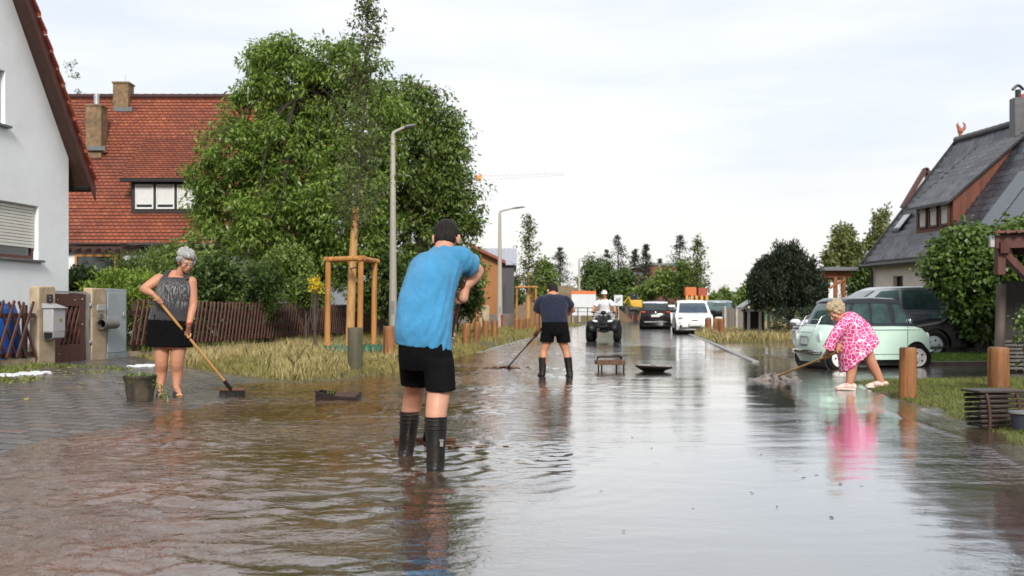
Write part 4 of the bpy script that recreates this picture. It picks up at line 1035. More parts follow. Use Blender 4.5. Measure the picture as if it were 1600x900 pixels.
def woods(px0, px1, pytop, Y, n, seed, label):
    rng = np.random.default_rng(seed); lobes = []
    rnd = random.Random(seed); x = px0
    while x < px1:
        w = rnd.uniform(14, 34); top = pytop + rnd.uniform(-6, 8); lobes.append((P(x, (top + 490) / 2, Y + rnd.uniform(-8, 8)), (w * Y / FPX * .5, 4, (490 - top) / 2 * Y / FPX))); x += w * .6
    C, _ = in_lobes(lobes, n, rng, .3); v, f = leaf_cloud(C, Y / FPX * 6, 18, Y / FPX * 4.5, rng, .3, .6)
    o = link('distant_woods', np_mesh('distant_woods', v, f), LF_mid, None, smooth=0); tag(o, label, None, None, 'stuff')
broad(995, 452, 108, 40, 'low green bush behind the yellow excavator', 98, LF_shrub, 484, 80)
woods(640, 1000, 462, 245, 900, 3, 'far wood closing the view at the end of the road')
woods(1100, 1420, 468, 260, 900, 4, 'far wood behind the yew and the cream house')
broad(1168, 440, 62, 30, 'green bush peeping out left of the yew', 90, LF_shrub, 486, 60)
broad(1318, 345, 62, 70, 'pale green willow behind the yew', 91, LF_willow, 450, 190, .28, shell=.2)
broad(1375, 326, 66, 66, 'taller pale green tree behind the cream house corner', 92, LF_willow, 450, 150, .28, shell=.2)
broad(1345, 405, 50, 50, 'dark green garden tree beside the cream house downpipe', 93, LF_dark, 470, 110, .2)
broad(105, 88, 60, 60, 'thin bare looking treetop behind the ridge of the red roof', 94, LF_young, 330, 34, .16, shell=.6)
broad(180, 128, 62, 30, 'wispy treetop beside the ridge chimney', 95, LF_young, 330, 12, .14, shell=.6)

# hazel with broad leaves over the parked cars
Yh = 22.5
hb = ybase(1530, Yh)
tree('hazel_bush', 'large broad leaved bush over the black car, right', 'shrub', hb,
     [lb(1520, 405, Yh, 70, 60, 52), lb(1580, 395, Yh, 60, 55, 48), lb(1485, 420, Yh, 42, 40, 42), lb(1560, 470, Yh, 75, 50, 50), lb(1625, 410, Yh, 55, 50, 60), lb(1520, 490, Yh + .5, 40, 40, 46), lb(1650, 480, Yh, 70, 50, 70)],
     620, 70, .115, .27, LF_vine, M_bark_d, .09, [hb + V(0, 0, -.1), hb + V(0, 0, .7), P(1540, 430, Yh)], None, 96, .45, 26, .9, .7)
hb2 = ybase(1602, 11.5)
tree('shrub', 'thin leafy sprig at the right edge beside the dark boards', 'shrub', hb2, [lb(1598, 500, 11.5, 16, 14, 40), lb(1610, 540, 11.5, 14, 14, 40)], 26, 12, .055, .1, LF_vine, M_bark, .012, [hb2, P(1600, 540, 11.5), P(1597, 480, 11.5)], None, 97, .2, 12, .5, .7)
# clipped dark hedge and boards under the yew
b_ = MB(); hedgeO = V(9.3, 33.6, 0)
def hedge(name, label, a, c, h, w, leaf, n, seed, size=.07):
    a = Vector(a); c = Vector(c); o = (a + c) / 2; t = thing(name, label, 'hedge', o); rng = np.random.default_rng(seed)
    u = rng.random(n); q = rng.random(n); s = (rng.random(n) - .5) * w
    C = np.array([tuple(a.lerp(c, x)) for x in u]); d = (c - a).normalized(); nn = np.array([-d.y, d.x, 0])
    C = C + nn * s[:, None]; C[:, 2] += .05 + q ** .7 * h
    v, f = leaf_cloud(C, .14, 26, size, rng, .1, .5)
    link('foliage', np_mesh('foliage', v - np.array(o), f), leaf, t, smooth=0)
    b = MB(o)
    for i in range(10): p = a.lerp(c, (i + .5) / 10); b.tube([p, p + V(.03, 0, h * .8)], [.02, .008], n=5)
    b.build('stem', M_bark_d, t)
# ================================================================ fences, gate, posts
M_fence = mat('red_brown_fence', (.085, .027, .018), .6, var=.35, scale=9, dirt=(.05, .035, .025), dscale=3, bump=.2)
M_conc = mat('weathered_concrete', (.42, .325, .215), .85, var=.2, scale=5, dirt=(.11, .085, .055), dscale=2.2, damt=.75, bump=.35, bscale=60)
M_greymetal = mat('grey_painted_metal', (.30, .34, .37), .5, var=.12, scale=3, dirt=(.2, .21, .2), dscale=2, damt=.6)
M_boxgrey = mat('mailbox_grey', (.36, .36, .37), .45, var=.06)
def fx(Y): return -7.2 + SL * (Y - 15.7)
def fl(Y, z=0, off=0): return V(fx(Y) + off * .993, Y - off * .12, z)

def lattice_fence(name, label, y0, y1, zt, zb, step, lean, both=True):
    o = fl((y0 + y1) / 2); o.z = gz(o.x, o.y); t = thing(name, label, 'fence', o); rnd = random.Random(int(y0 * 10))
    b = MB(o); y = y0
    while y < y1 - lean:
        g = gz(fx(y), y)
        j = rnd.uniform(-.015, .015); k = rnd.uniform(-.02, .025)
        b.beam(fl(y + j, g + zb, .03), fl(y + lean + j, zt + k, .03), .052, .026, V(1, 0, 0))
        if both: b.beam(fl(y + lean + .1, g + zb, -.005), fl(y + .1, zt + k, -.005), .048, .024, V(1, 0, 0))
        y += step
    b.build('slats', M_fence, t, bevel=.006, seg=1)
    for z in (zb + .25, zt - .22):
        b = MB(o); b.beam(fl(y0, z, -.04), fl(y1, z, -.04), .045, .07, V(0, 0, 1)); b.build('rail', M_darkwood, t)
    y = y0 + .4
    while y < y1:
        b = MB(o); p = fl(y, gz(fx(y), y) - .1, -.1); b.tube([p, V(p.x, p.y, zt - .06)], .045, n=8); b.build('post', M_darkwood, t); y += 2.4
    b = MB(o)
    for i in range(24):
        a = y0 + (y1 - y0) * i / 24; c = y0 + (y1 - y0) * (i + 1) / 24 - .01; b.beam(fl(a, gz(fx(a), a) + .02, -.06), fl(c, gz(fx(c), c) + .02, -.06), .09, .16, V(0, 0, 1))
    b.build('plinth', M_conc, t)
    return t
lattice_fence('picket_fence', 'long red brown fence of slanting slats behind the staked young tree', 18.4, 41, 1.22, .2, .2, .30)
lattice_fence('lattice_fence', 'short crossed slat fence in front of the blue tarpaulin, far left', 12.6, 15.55, 1.17, .12, .24, .42)

def pillar(y0, y1, label, zt):
    o = fl((y0 + y1) / 2); o.z = gz(o.x, o.y) - .1
    t = thing('concrete_pillar', label, 'gate pillar', o, group='concrete pillars beside the garden gate')
    b = MB(o); b.beam(fl((y0 + y1) / 2, -.1, -.08), fl((y0 + y1) / 2, zt, -.08), .16, y1 - y0, V(SL, 1, 0)); b.build('shaft', M_conc, t, bevel=.02)
    return t
pillar(15.6, 16.06, 'concrete gate pillar carrying the grey letterbox', 1.40)
pillar(17.13, 17.6, 'concrete gate pillar carrying the newspaper tube', 1.41)
# gate
o = fl(16.6); o.z = .13; t = thing('garden_gate', 'dark brown garden gate with crossed boards and a galvanised edge', 'gate', o)
b = MB(o)
for (ya, yb, za, zb) in ((16.1, 17.06, .2, .48), (16.1, 17.06, 1.1, 1.3), (16.1, 16.25, .48, 1.1), (16.86, 17.02, .48, 1.1)):
    b.beam(fl((ya + yb) / 2, za, -.08), fl((ya + yb) / 2, zb, -.08), .04, yb - ya, V(SL, 1, 0))
b.build('frame', M_redbrown, t, bevel=.005)
b = MB(o)
for i in range(6):
    y = 16.12 + i * .13; b.beam(fl(y, .45, -.075), fl(y + .3, 1.15, -.075), .05, .02, V(1, 0, 0)); b.beam(fl(y + .3, .45, -.10), fl(y, 1.15, -.10), .05, .02, V(1, 0, 0))
b.build('slats', M_fence, t)
b = MB(o); b.beam(fl(17.075, .2, -.04), fl(17.075, 1.32, -.04), .05, .04, V(SL, 1, 0)); b.beam(fl(16.08, 1.325, -.08), fl(17.08, 1.325, -.08), .05, .03, V(0, 0, 1)); b.build('edge_rail', M_metal, t)
b = MB(o); b.beam(fl(16.56, .45, -.13), fl(16.56, 1.12, -.13), .02, .64, V(SL, 1, 0)); b.build('back_panel', M_darkwood, t)
for z in (.5, 1.12):
    b = MB(o); b.box(fl(17.11, z, -.02), (.05, .07, .05)); b.build('hinge', M_metal, t, bevel=.006)
b = MB(o)
for y, z in ((16.2, 1.2), (16.7, 1.2), (16.93, 1.22), (16.93, .8), (16.25, .34)): b.ell(fl(y, z, -.055), .012, None, 8, 6)
b.build('bolts', M_metal, t)
# meter cabinet
o = fl(17.98); o.z = .12; t = thing('metal_cabinet', 'tall grey painted metal cabinet between the gate pillar and the fence', 'cabinet', o)
b = MB(o); b.beam(fl(17.98, .1, -.12), fl(17.98, 1.41, -.12), .2, .72, V(SL, 1, 0)); b.build('case', M_greymetal, t, bevel=.008)
b = MB(o); b.beam(fl(17.97, .3, -.012), fl(17.97, 1.34, -.012), .016, .64, V(SL, 1, 0)); d = b.build('door', M_greymetal, t, bevel=.004)
b = MB(o); b.beam(fl(18.2, .92, .01), fl(18.2, 1.0, .01), .03, .09, V(SL, 1, 0)); b.build('lock', M_metal, d, bevel=.005)
b = MB(o); b.beam(fl(17.98, .08, -.1), fl(17.98, .28, -.1), .215, .74, V(SL, 1, 0)); b.build('base', mat('cabinet_base', (.2, .22, .22), .7, var=.25, scale=6), t, bevel=.006)
# letterbox
o = fl(15.86, .62, .08); t = thing('letterbox', 'grey letterbox with slanted lid fixed to the left gate pillar', 'letterbox', o)
b = MB(o); b.beam(fl(15.87, .70, .09), fl(15.87, 1.05, .09), .17, .34, V(SL, 1, 0)); b.build('case', M_boxgrey, t, bevel=.01)
b = MB(o)
q = [fl(15.68, 1.06, .0), fl(16.06, 1.06, .0), fl(16.06, 1.06, .2), fl(15.68, 1.06, .2), fl(15.68, 1.14, .0), fl(16.06, 1.14, .0), fl(16.06, 1.075, .2), fl(15.68, 1.075, .2)]
b.add(q, [(0, 1, 2, 3), (4, 7, 6, 5), (0, 4, 5, 1), (1, 5, 6, 2), (2, 6, 7, 3), (3, 7, 4, 0)]); b.build('lid', M_boxgrey, t, bevel=.004)
b = MB(o)
ring = lambda y: [fl(y, .70, .175), fl(y, .70, .01), fl(y, .60, .01), fl(y, .585, .06), fl(y, .585, .12), fl(y, .61, .165)]
b.loft([ring(15.71), ring(16.03)]); tr = b.build('newspaper_tray', M_boxgrey, t, bevel=.003)
b = MB(o); r_ = ring(15.7085); c_ = sum(r_, V(0, 0, 0)) / 6; b.add([c_ + (p - c_) * .9 for p in r_], [tuple(range(6))]); b.build('tray_mouth', M_black, tr, smooth=0)
b = MB(o); b.beam(fl(15.9, .86, .177), fl(15.9, .905, .177), .006, .07, V(SL, 1, 0)); b.build('badge', mat('brass', (.4, .28, .08), .4, metal=.6), t)
# bell plate, name plate
o = fl(15.88, 1.2, .002); b = MB(o); b.beam(fl(15.88, 1.15, .012), fl(15.88, 1.28, .012), .03, .13, V(SL, 1, 0)); ob = b.build('intercom_plate', M_black, None, bevel=.005); ob.location = o
tag(ob, 'small black bell plate above the grey letterbox', 'doorbell')
for z in (1.19, 1.24):
    b = MB(o); b.beam(fl(15.86, z - .008, .028), fl(15.86, z + .008, .028), .006, .02, V(SL, 1, 0)); b.build('button', M_boxgrey, ob)
o = fl(17.42, 1.08, .002); b = MB(o); b.beam(fl(17.42, 1.03, .008), fl(17.42, 1.13, .008), .02, .26, V(SL, 1, 0)); ob = b.build('name_plate', M_boxgrey, None, bevel=.004); ob.location = o
tag(ob, 'pale name plate on the right gate pillar', 'sign')
b = MB(o); b.beam(fl(17.40, .89, .012), fl(17.40, .98, .012), .03, .12, V(SL, 1, 0)); b.build('bell_push', mat('bell_grey', (.1, .105, .11), .5), ob, bevel=.006)
# newspaper tube
o = fl(17.45, .8, .1); t = thing('newspaper_tube', 'brown grey newspaper tube below the pale name plate', 'newspaper tube', o)
b = MB(o); a = fl(17.25, .80, .10); c = fl(17.72, .80, .10); dd = (c - a).normalized()
s, u = frame_of(dd); n = 18
ro = [[p + s * (r * math.cos(2 * PI * k / n)) + u * (r * math.sin(2 * PI * k / n)) for k in range(n)] for p, r in ((c, .06), (c, .085), (a, .085), (a, .076), (c - dd * .03, .076), (c - dd * .03, .01))]
b.loft(ro, caps=True); b.build('tube', mat('tube_grey', (.13, .12, .11), .45), t)
b = MB(o); b.box(fl(17.42, .80, .015), (.05, .12, .08)); b.build('bracket', M_black, t)

# blue tarpaulin behind the lattice fence
o = V(-8.55, 15.2, .1); b = MB(o); rings = []
for i in range(15):
    y = 13.2 + i * .2; w = .42 + .04 * math.sin(i * 1.7); h = 1.16 + .05 * math.sin(i * 1.3) + .03 * math.sin(i * 3.1)
    prof = [(-w, .05), (-w * 1.02, .5), (-w * .96, h - .14), (-w * .8, h - .02), (0, h + .05), (w * .8, h), (w * .97, h - .12), (w * 1.05 + .03 * math.sin(i * 2.3), .5), (w * 1.1, .05)]
    rings.append([fl(y, z, -.95 + x + .02 * math.sin(i * 2 + z * 9)) for x, z in prof])
b.loft(rings); ob = b.build('tarpaulin', mat('blue_tarp', (.012, .075, .33), .4, var=.25, scale=3, bump=.5, bscale=7), None, smooth=30); ob.location = o
tag(ob, 'bright blue tarpaulin over a stack behind the lattice fence', 'tarpaulin')

# hail swept against the fence foot
M_hail = mat('hail', (.72, .74, .76), .35, var=.1, scale=40, bump=.8, bscale=60)
def hail(name, pts, w, seed, label):
    b = MB(); rnd = random.Random(seed)
    for p, q in zip(pts[:-1], pts[1:]):
        for i in range(46):
            c = Vector(p).lerp(Vector(q), rnd.random()) + V(rnd.gauss(0, w), rnd.gauss(0, w), 0); r = rnd.uniform(.015, .05)
            c.z = gz(c.x, c.y) + r * .15; b.ell(c, (r * 1.6, r * 1.4, r * .45), None, 7, 5)
    ob = b.build(name, M_hail, None, smooth=60); tag(ob, label, None, None, 'stuff')
p1, p2, p3 = at(0, 588), at(30, 586), at(62, 583); hail('hail', [p1, p2, p3], .07, 1, 'swept up white hail along the fence foot')
p1, p2 = at(210, 574), at(238, 571); hail('hail', [p1, p2], .05, 2, 'small heap of white hail beside the metal cabinet')

# ================================================================ bollards
M_boll = mat('bollard_wood', (.11, .036, .012), .6, var=.6, alt=(.42, .17, .05), scale=15, stretch=(1, 1, .09), bump=.4, bscale=45, dirt=(.06, .03, .015), dscale=7, damt=.55)
M_boll_g = mat('mossy_bollard_wood', (.085, .075, .045), .8, var=.4, alt=(.13, .115, .08), scale=13, stretch=(1, 1, .1), bump=.4, bscale=45, dirt=(.05, .06, .02), dscale=5, damt=.7)
M_endgrain = mat('end_grain', (.24, .15, .08), .75, var=.3, scale=20)
def bollard(px, Y, hgt, r, label, m=M_boll, zb=None, group='wooden bollards along the verge', lean=(0, 0), seed=0):
    p = P(px, 0, Y); p.z = gz(p.x, Y) if zb is None else zb
    t = thing('wooden_bollard', label, 'bollard', p, random.Random(seed).uniform(0, 6), group)
    b = MB(); n = 22; rnd = random.Random(seed); rings = []
    ph = rnd.uniform(0, 6); crack = rnd.uniform(0, 6)
    for z, k in ((-.15, 1.03), (.0, 1.03), (hgt * .3, 1.0), (hgt * .6, .985), (hgt * .85, .975), (hgt - .018, .97), (hgt, .90)):
        ring = []
        for i in range(n):
            a = 2 * PI * i / n; d = (a - crack) % (2 * PI)
            rr = r * k * (1 + .03 * math.sin(2 * a + ph) + .015 * math.sin(5 * a + z * 3)) * (1 - .14 * math.exp(-((d - PI) / .12) ** 2))
            ring.append(V(rr * math.cos(a) + lean[0] * z, rr * math.sin(a) + lean[1] * z, z))
        rings.append(ring)
    b.loft(rings, caps=True); b.build('post', m, t, smooth=45)
    b = MB(); b.add([q + V(0, 0, .002) - (q - V(0, 0, hgt)) * .03 for q in rings[-1]], [tuple(range(n))]); b.build('cut_top', M_endgrain, t, smooth=0)
bollard(555, 16.0, .66, .118, 'greenish grey weathered bollard in front of the staked tree', M_boll_g, seed=1)
bollard(608, 20.3, .62, .115, 'brown bollard at the foot of the nearest lamp post', seed=2)
bollard(729, 27.0, .62, .115, 'first and largest of the brown bollards right of the blue shirted man', seed=3)
bollard(745.5, 30.5, .62, .11, 'second brown bollard right of the blue shirted man', seed=4)
bollard(758.5, 33.8, .62, .11, 'third brown bollard right of the blue shirted man', seed=5)
bollard(773, 34.5, .62, .115, 'fourth brown bollard right of the blue shirted man, in front of the lamp', seed=6)
bollard(807, 44, .62, .12, 'left one of three bollards under the second staked tree', seed=7)
bollard(814.5, 46, .62, .12, 'middle one of three bollards under the second staked tree', seed=8)
bollard(824, 48.5, .62, .13, 'right one of three bollards, beside the navy shirted man', seed=9)
bollard(1418.5, 11.75, .575, .095, 'split brown bollard in front of the mint green car', seed=10)
bollard(1560, 12.6, .55, .125, 'stout orange brown bollard behind the slatted crate', seed=11, zb=.02)
bollard(1106.5, 44.0, .66, .145, 'leftmost bollard overlapping the white hatchback', seed=12)
bollard(1112.5, 46.5, .66, .13, 'dark bollard second from left beside the white hatchback', seed=13)
bollard(1118.5, 40.5, .68, .115, 'third bollard from left beside the white hatchback', seed=14)
bollard(1127.5, 37.4, .69, .11, 'rightmost and nearest bollard beside the white hatchback', seed=15)

# ================================================================ tree stakes
M_stake = mat('stake_wood', (.36, .13, .025), .6, var=.4, alt=(.60, .29, .075), scale=10, stretch=(1, 1, .1), bump=.2, dirt=(.25, .11, .03), dscale=4)
M_wrap = mat('reed_wrap', (.40, .20, .06), .75, var=.3, alt=(.52, .31, .12), scale=30, stretch=(1, 1, .2), bump=.5, bscale=60)
M_skirt = mat('green_skirt', (.01, .10, .055), .5, var=.25)
def stakes(posts, ztop, label, trunk, r=.06, rr=.055, wrap=None, skirt=True):
    o = sum((Vector(p) for p in posts), V(0, 0, 0)) / len(posts); o.z = gz(o.x, o.y)
    t = thing('stake_frame', label, 'tree guard', o, group='wooden stake frames round young trees')
    tops = []
    for p in posts:
        p = Vector(p); g = gz(p.x, p.y); tp = V(p.x + .025, p.y, ztop); b = MB(o); b.tube([V(p.x, p.y, g - .1), tp], [r, r * .95], n=12); b.build('stake', M_stake, t); tops.append(tp)
    n = len(tops)
    for i in range(n):
        a, c = tops[i], tops[(i + 1) % n]; d = (c - a).normalized() * .1; b = MB(o); b.tube([a - d + V(0, 0, rr * .8), c + d + V(0, 0, rr * .8)], rr, n=10); b.build('rail', M_stake, t, bevel=.006)
    if skirt:
        b = MB(o); c = V(o.x, o.y, o.z); m = 24
        for k in range(m):
            a0, a1 = 2 * PI * k / m, 2 * PI * (k + 1) / m
            q = [c + V(.62 * math.cos(a), .62 * math.sin(a), z) for a, z in ((a0, -.02), (a1, -.02), (a1, .20), (a0, .20))]
            b.quad(*q)
        ob = b.build('ground_skirt', M_skirt, t); s = ob.modifiers.new('s', 'SOLIDIFY'); s.thickness = .012
    b = MB(o); c = Vector(trunk)
    for tp in tops: b.tube([tp + V(0, 0, -.12), V(c.x, c.y, tp.z - .14)], .012, n=6)
    b.build('tie_straps', M_black, t)
q1, q2, q3 = P(511, 0, 21.2), P(562, 0, 20.7), P(583.5, 0, 21.9)
stakes([q1, q2, q3], 2.05, 'tall three stake frame round the nearest young tree', yb1)
def on_tree(lbl):
    return [o for o in SC.objects if o.get('label') == lbl][0]
def wrap(tree_o, zt, r, lean):
    b = MB(); b.tube([V(0, 0, -.05), V(lean * .4, 0, zt * .5), V(lean, 0, zt)], [r * 1.12, r, r * .82], n=12, sub=5); ob = b.build('trunk_wrap', M_wrap, tree_o)
wrap(on_tree('slender young street tree tied inside the nearest stake frame'), 3.08, .088, .13)
def frame4(px0, px1, Y, ztop, label, tr, r=.055):
    a, c = P(px0, 0, Y).x, P(px1, 0, Y).x
    stakes([(a, Y, 0), (c, Y - .2, 0), ((a + c) / 2 + .3, Y + .75, 0)], ztop, label, tr, r, r, skirt=False)
frame4(807, 836.5, 50.6, 2.2, 'three stake frame left of the navy shirted man', yb2)
wrap(on_tree('young street tree beside the second lamp post'), 2.9, .1, .02)

# ================================================================ street lamps
M_pole = mat('lamp_pole', (.36, .335, .285), .5, var=.08, scale=2)
M_lamphead = mat('lamp_head', (.20, .20, .20), .45, var=.1)
M_lens = mat('lamp_lens', (.55, .56, .56), .2)
def lamp(px, pytop, Y, arm, label, lift=.22, r=.085):
    p = ybase(px, Y); zt = P(0, pytop, Y).z
    t = thing('street_lamp', label, 'street lamp', p, group='street lamps')
    b = MB(p); b.tube([p + V(0, 0, -.1), p + V(0, 0, 1.2), V(p.x, p.y, zt - .15)], [r * 1.15, r * 1.05, r * .6], n=14); b.tube([V(p.x, p.y, zt - .35), V(p.x, p.y, zt - .05), V(p.x + .12, p.y, zt + .05), V(p.x + arm * .55, p.y, zt + lift * .75)], [r * .55, r * .5, r * .4, r * .35], n=8, sub=4); b.build('pole', M_pole, t)
    h0 = V(p.x + arm * .5, p.y, zt + lift * .7); h1 = V(p.x + arm, p.y, zt + lift)
    b = MB(p); b.tube([h0, h0.lerp(h1, .3), h0.lerp(h1, .8), h1], [(.05, .03), (.12, .05), (.11, .04), (.04, .02)], n=10, side=(0, 1, 0)); hd = b.build('lamp_head', M_lamphead, t)
    b = MB(p); b.tube([h0.lerp(h1, .3) - V(0, 0, .035), h0.lerp(h1, .8) - V(0, 0, .03)], [(.085, .012), (.075, .012)], n=8, side=(0, 1, 0)); b.build('lens', M_lens, hd)
    b = MB(p); b.box((p.x, p.y - r * .98, p.z + 1.0), (.1, .03, .35)); b.build('service_hatch', M_lamphead, t, bevel=.008)
lamp(614, 207, 28, .62, 'nearest and tallest looking street lamp, beside the big trees', .2, .10)
lamp(781, 331, 50.6, 1.25, 'second street lamp with a long arm, in front of the orange annex', .25, .12)
lamp(905, 405, 96, 1.3, 'street lamp rising over the dirt mound and white site board', .3, .13)
lamp(978, 421, 118, 1.6, 'street lamp between the quad rider and the brown block', .3, .16)
lamp(1038.5, 428, 131, 1.4, 'street lamp behind the dark parked car', .25, .16)
lamp(1075, 441, 118, .9, 'short lamp pole left of the far orange frame', .2, .11)

# ================================================================ things lying in the water
M_rust = mat('rusty_iron', (.10, .042, .02), .7, var=.5, alt=(.17, .085, .04), scale=14, bump=.5, bscale=40, dirt=(.03, .018, .012), dscale=6)
M_iron = mat('wet_dark_iron', (.014, .008, .006), .5, spec=.2, var=.4, scale=12, bump=.4, bscale=40)
# tilted drain tray at left
p = at(530, 631); p.z = -.01; t = thing('drain_tray', 'dark rusty drain tray lying askew in the brown water', 'drain tray', p)
def trayring(x, h, hb, w=.16): return [V(x, -w, -.05), V(x, -w, h), V(x, -w + .018, h), V(x, -w + .018, .03), V(x, w - .018, .03), V(x, w - .018, hb), V(x, w, hb), V(x, w, -.05)]
b = MB(); b.loft([trayring(-.245, .125, .11), trayring(-.15, .09, .10), trayring(-.02, .06, .085), trayring(.12, .05, .08), trayring(.235, .045, .08)]); b.build('shell', M_iron, t, bevel=.004)
b = MB(); b.box((-.235, 0, .06), (.018, .28, .10)); b.box((.226, 0, .035), (.016, .28, .07)); b.build('end_wall', M_iron, t)
b = MB(); b.add([(-.05, -.135, .035), (.22, -.135, .035), (.22, .135, .072), (-.05, .135, .072), (-.05, -.135, .05), (.22, -.135, .05), (.22, .135, .087), (-.05, .135, .087)], [(0, 1, 2, 3), (4, 7, 6, 5), (0, 4, 5, 1), (1, 5, 6, 2), (2, 6, 7, 3), (3, 7, 4, 0)]); b.build('mud', mat('mud', (.06, .03, .018), .6, spec=.2, bump=.5, bscale=40), t)
for i in range(3):
    b = MB(); b.tube([V(-.12 + .03 * i, -.06, .08), V(-.115 + .035 * i, -.07, .13 - .012 * i)], [.008, .005], n=6); b.build('grass_tuft', M_lawnb, t)
# raised grate
p = at(953, 581); p.z = .0; t = thing('drain_grate', 'rusty drain grate propped on four short legs in the road', 'drain grate', p, .06)
b = MB()
for i in range(15): b.box((-.225 + i * .0321, 0, .13), (.014, .30, .05))
for y in (-.15, .15): b.box((0, y, .13), (.49, .022, .075))
b.build('bars', M_rust, t, bevel=.004)
for x in (-.22, -.13, .13, .22):
    b = MB(); b.tube([V(x, -.13 if abs(x) > .2 else .1, .12), V(x, -.13 if abs(x) > .2 else .1, -.06)], .014, n=8); b.build('leg', M_iron, t)
b = MB(); b.tube([V(-.2, .16, .15), V(-.17, .17, .215), V(0, .17, .215), V(.2, .17, .22), V(.23, .16, .15)], .013, n=8, sub=2); b.ell((.225, .165, .21), .028, None, 10, 6); b.ell((-.185, .165, .21), .022, None, 10, 6); b.build('handle', M_iron, t)
# cover lying on its back
p = at(1021, 584.5); p.z = .0; t = thing('drain_cover', 'dark drain cover lying upside down in the road right of the grate', 'drain cover', p, -.1)
b = MB(); S4 = lambda hw, hd, z, k=.0: [V(x * hw, y * hd, z + k * x) for x, y in ((-1, -.8), (-.8, -1), (.8, -1), (1, -.8), (1, .8), (.8, 1), (-.8, 1), (-1, .8))]
b.loft([S4(.16, .14, -.03), S4(.16, .14, .0), S4(.2, .17, .028), S4(.30, .24, .075, -.012), S4(.305, .245, .10, -.014)]); b.build('dish', M_iron, t, bevel=.004)
b = MB(); b.add(S4(.285, .225, .104, -.012), [tuple(range(8))]); b.ell((-.27, .05, .125), (.025, .025, .03), None, 8, 6); b.ell((.0, .0, .11), (.05, .06, .02), None, 8, 6); b.ell((.17, .05, .10), (.06, .05, .018), None, 8, 6); b.build('silt', mat('grey_silt', (.22, .2, .18), .4, bump=.4), t)

# bucket of weeds beside the grey haired woman
p = at(219, 626); t = thing('bucket', 'dark brown plastic tub with ribbed sides, filled with weeds', 'bucket', p)
b = MB(); n = 32; rings = []
for r, z in ((.128, 0), (.150, .13), (.163, .235)):
    rings.append([V((r + (.006 if k % 4 < 2 else -.004)) * math.cos(2 * PI * k / n), (r + (.006 if k % 4 < 2 else -.004)) * math.sin(2 * PI * k / n), z) for k in range(n)])
for r, z in ((.172, .24), (.178, .275), (.165, .275), (.155, .2), (.125, .02)):
    rings.append([V(r * math.cos(2 * PI * k / n), r * math.sin(2 * PI * k / n), z) for k in range(n)])
b.loft(rings); b.build('tub', mat('tub_plastic', (.04, .033, .024), .5, var=.4, scale=6, dirt=(.11, .085, .05), dscale=8, damt=.7), t, smooth=50)
C = np.array([[random.uniform(-.1, .1), random.uniform(-.1, .1), .24] for _ in range(16)]); rng = np.random.default_rng(3)
v, f = leaf_cloud(C, .05, 12, .06, rng, -.2, .3, .5)
C2 = np.array([[.15 + .035 * i, -.03, .25 - .045 * i] for i in range(5)]); v2, f2 = leaf_cloud(C2, .035, 14, .09, rng, .9, .14, 1)
link('weeds', np_mesh('weeds', np.concatenate([v, v2]), np.concatenate([f, f2 + len(v)])), leaf_mat('cut_weeds', (.06, .09, .02), (.22, .30, .09)), t, smooth=0)

# slatted crate at the right
p = at(1553, 668); t = thing('slatted_crate', 'dark slatted crate with two bowed straps on the wet grass, right', 'crate', p, .12)
M_slat = mat('dark_slat', (.028, .017, .013), .45, var=.4, scale=10, bump=.3)
b = MB()
for i in range(7):
    z = .025 + i * .042; w = .185 + .022 * i / 6 + random.uniform(-.006, .006)
    for y in (-.115, .115): b.beam((-w, y, z), (w, y, z + .004), .026, .03, V(0, 0, 1))
    if i % 2 == 0:
        for x in (-.14, .14): b.beam((x, -.11, z), (x, .11, z), .02, .024, V(0, 0, 1))
b.build('slats', M_slat, t, bevel=.007)
b = MB(); b.box((0, 0, .318), (.44, .30, .022)); b.build('lid_board', M_slat, t, bevel=.006)
for x in (-.12, .155):
    b = MB(); b.tube([V(x, -.137, .0), V(x, -.139, .12), V(x - .018, -.139, .25), V(x - .035, -.136, .315)], [(.014, .006)] * 4, n=8, sub=4, side=(1, 0, 0)); b.build('strap', mat('strap_brown', (.06, .028, .022), .5), t)
p = at(1600, 672); t = thing('feed_bowl', 'grey lidded tub at the right edge beside the slatted crate', 'tub', p)
b = MB(); b.lathe([(.09, 0), (.1, .08), (.105, .13)], (0, 0, 0), 20); b.build('tub', mat('tub_dark', (.03, .035, .05), .5), t)
b = MB(); b.lathe([(.11, .13), (.125, .14), (.12, .155), (.02, .165)], (0, 0, 0), 20); b.build('lid', mat('lid_grey', (.14, .145, .15), .5), t)
p = at(1592, 668); b = MB(p); b.tube([p + V(-.06, -.05, .01), p + V(.16, .05, .2)], .008, n=8); ob = b.build('cane', M_stake, None); ob.location = p; tag(ob, 'thin orange cane leaning beside the slatted crate', 'cane')

# dark board fence and carport at the right edge
o = V(9.2, 16.6, .06); t = thing('board_fence', 'near black board fence with a weathered end post, right edge', 'fence', o)
pp = P(1563, 0, 16.4)
b = MB(o); b.tube([V(pp.x - .03, 16.4, -.05), V(pp.x + .02, 16.4, 1.45)], .075, n=12); b.build('post', mat('grey_post', (.11, .085, .07), .75, var=.3, scale=8, stretch=(1, 1, .1)), t)
b = MB(o)
for i in range(8): b.beam((pp.x + .1, 16.5, .1 + i * .062), (pp.x + 3.2, 16.5, .1 + i * .062), .03, .04, V(0, 0, 1))
b.build('slats', mat('grey_slat', (.10, .09, .085), .6, var=.3), t)
b = MB(o)
for i in range(16): b.box((pp.x + .2 + i * .2, 16.6, .78), (.19, .025, 1.45))
b.build('boards', mat('black_boards', (.014, .012, .011), .7, var=.4), t, bevel=.004)
o = V(9.2, 15, 0); t = thing('carport', 'dark brown carport roof with red tile edge at the right edge', 'carport', o)
c0 = P(1548, 372, 15); sk = .50                                     # the roof's left edge runs back and outwards
b = MB(o)
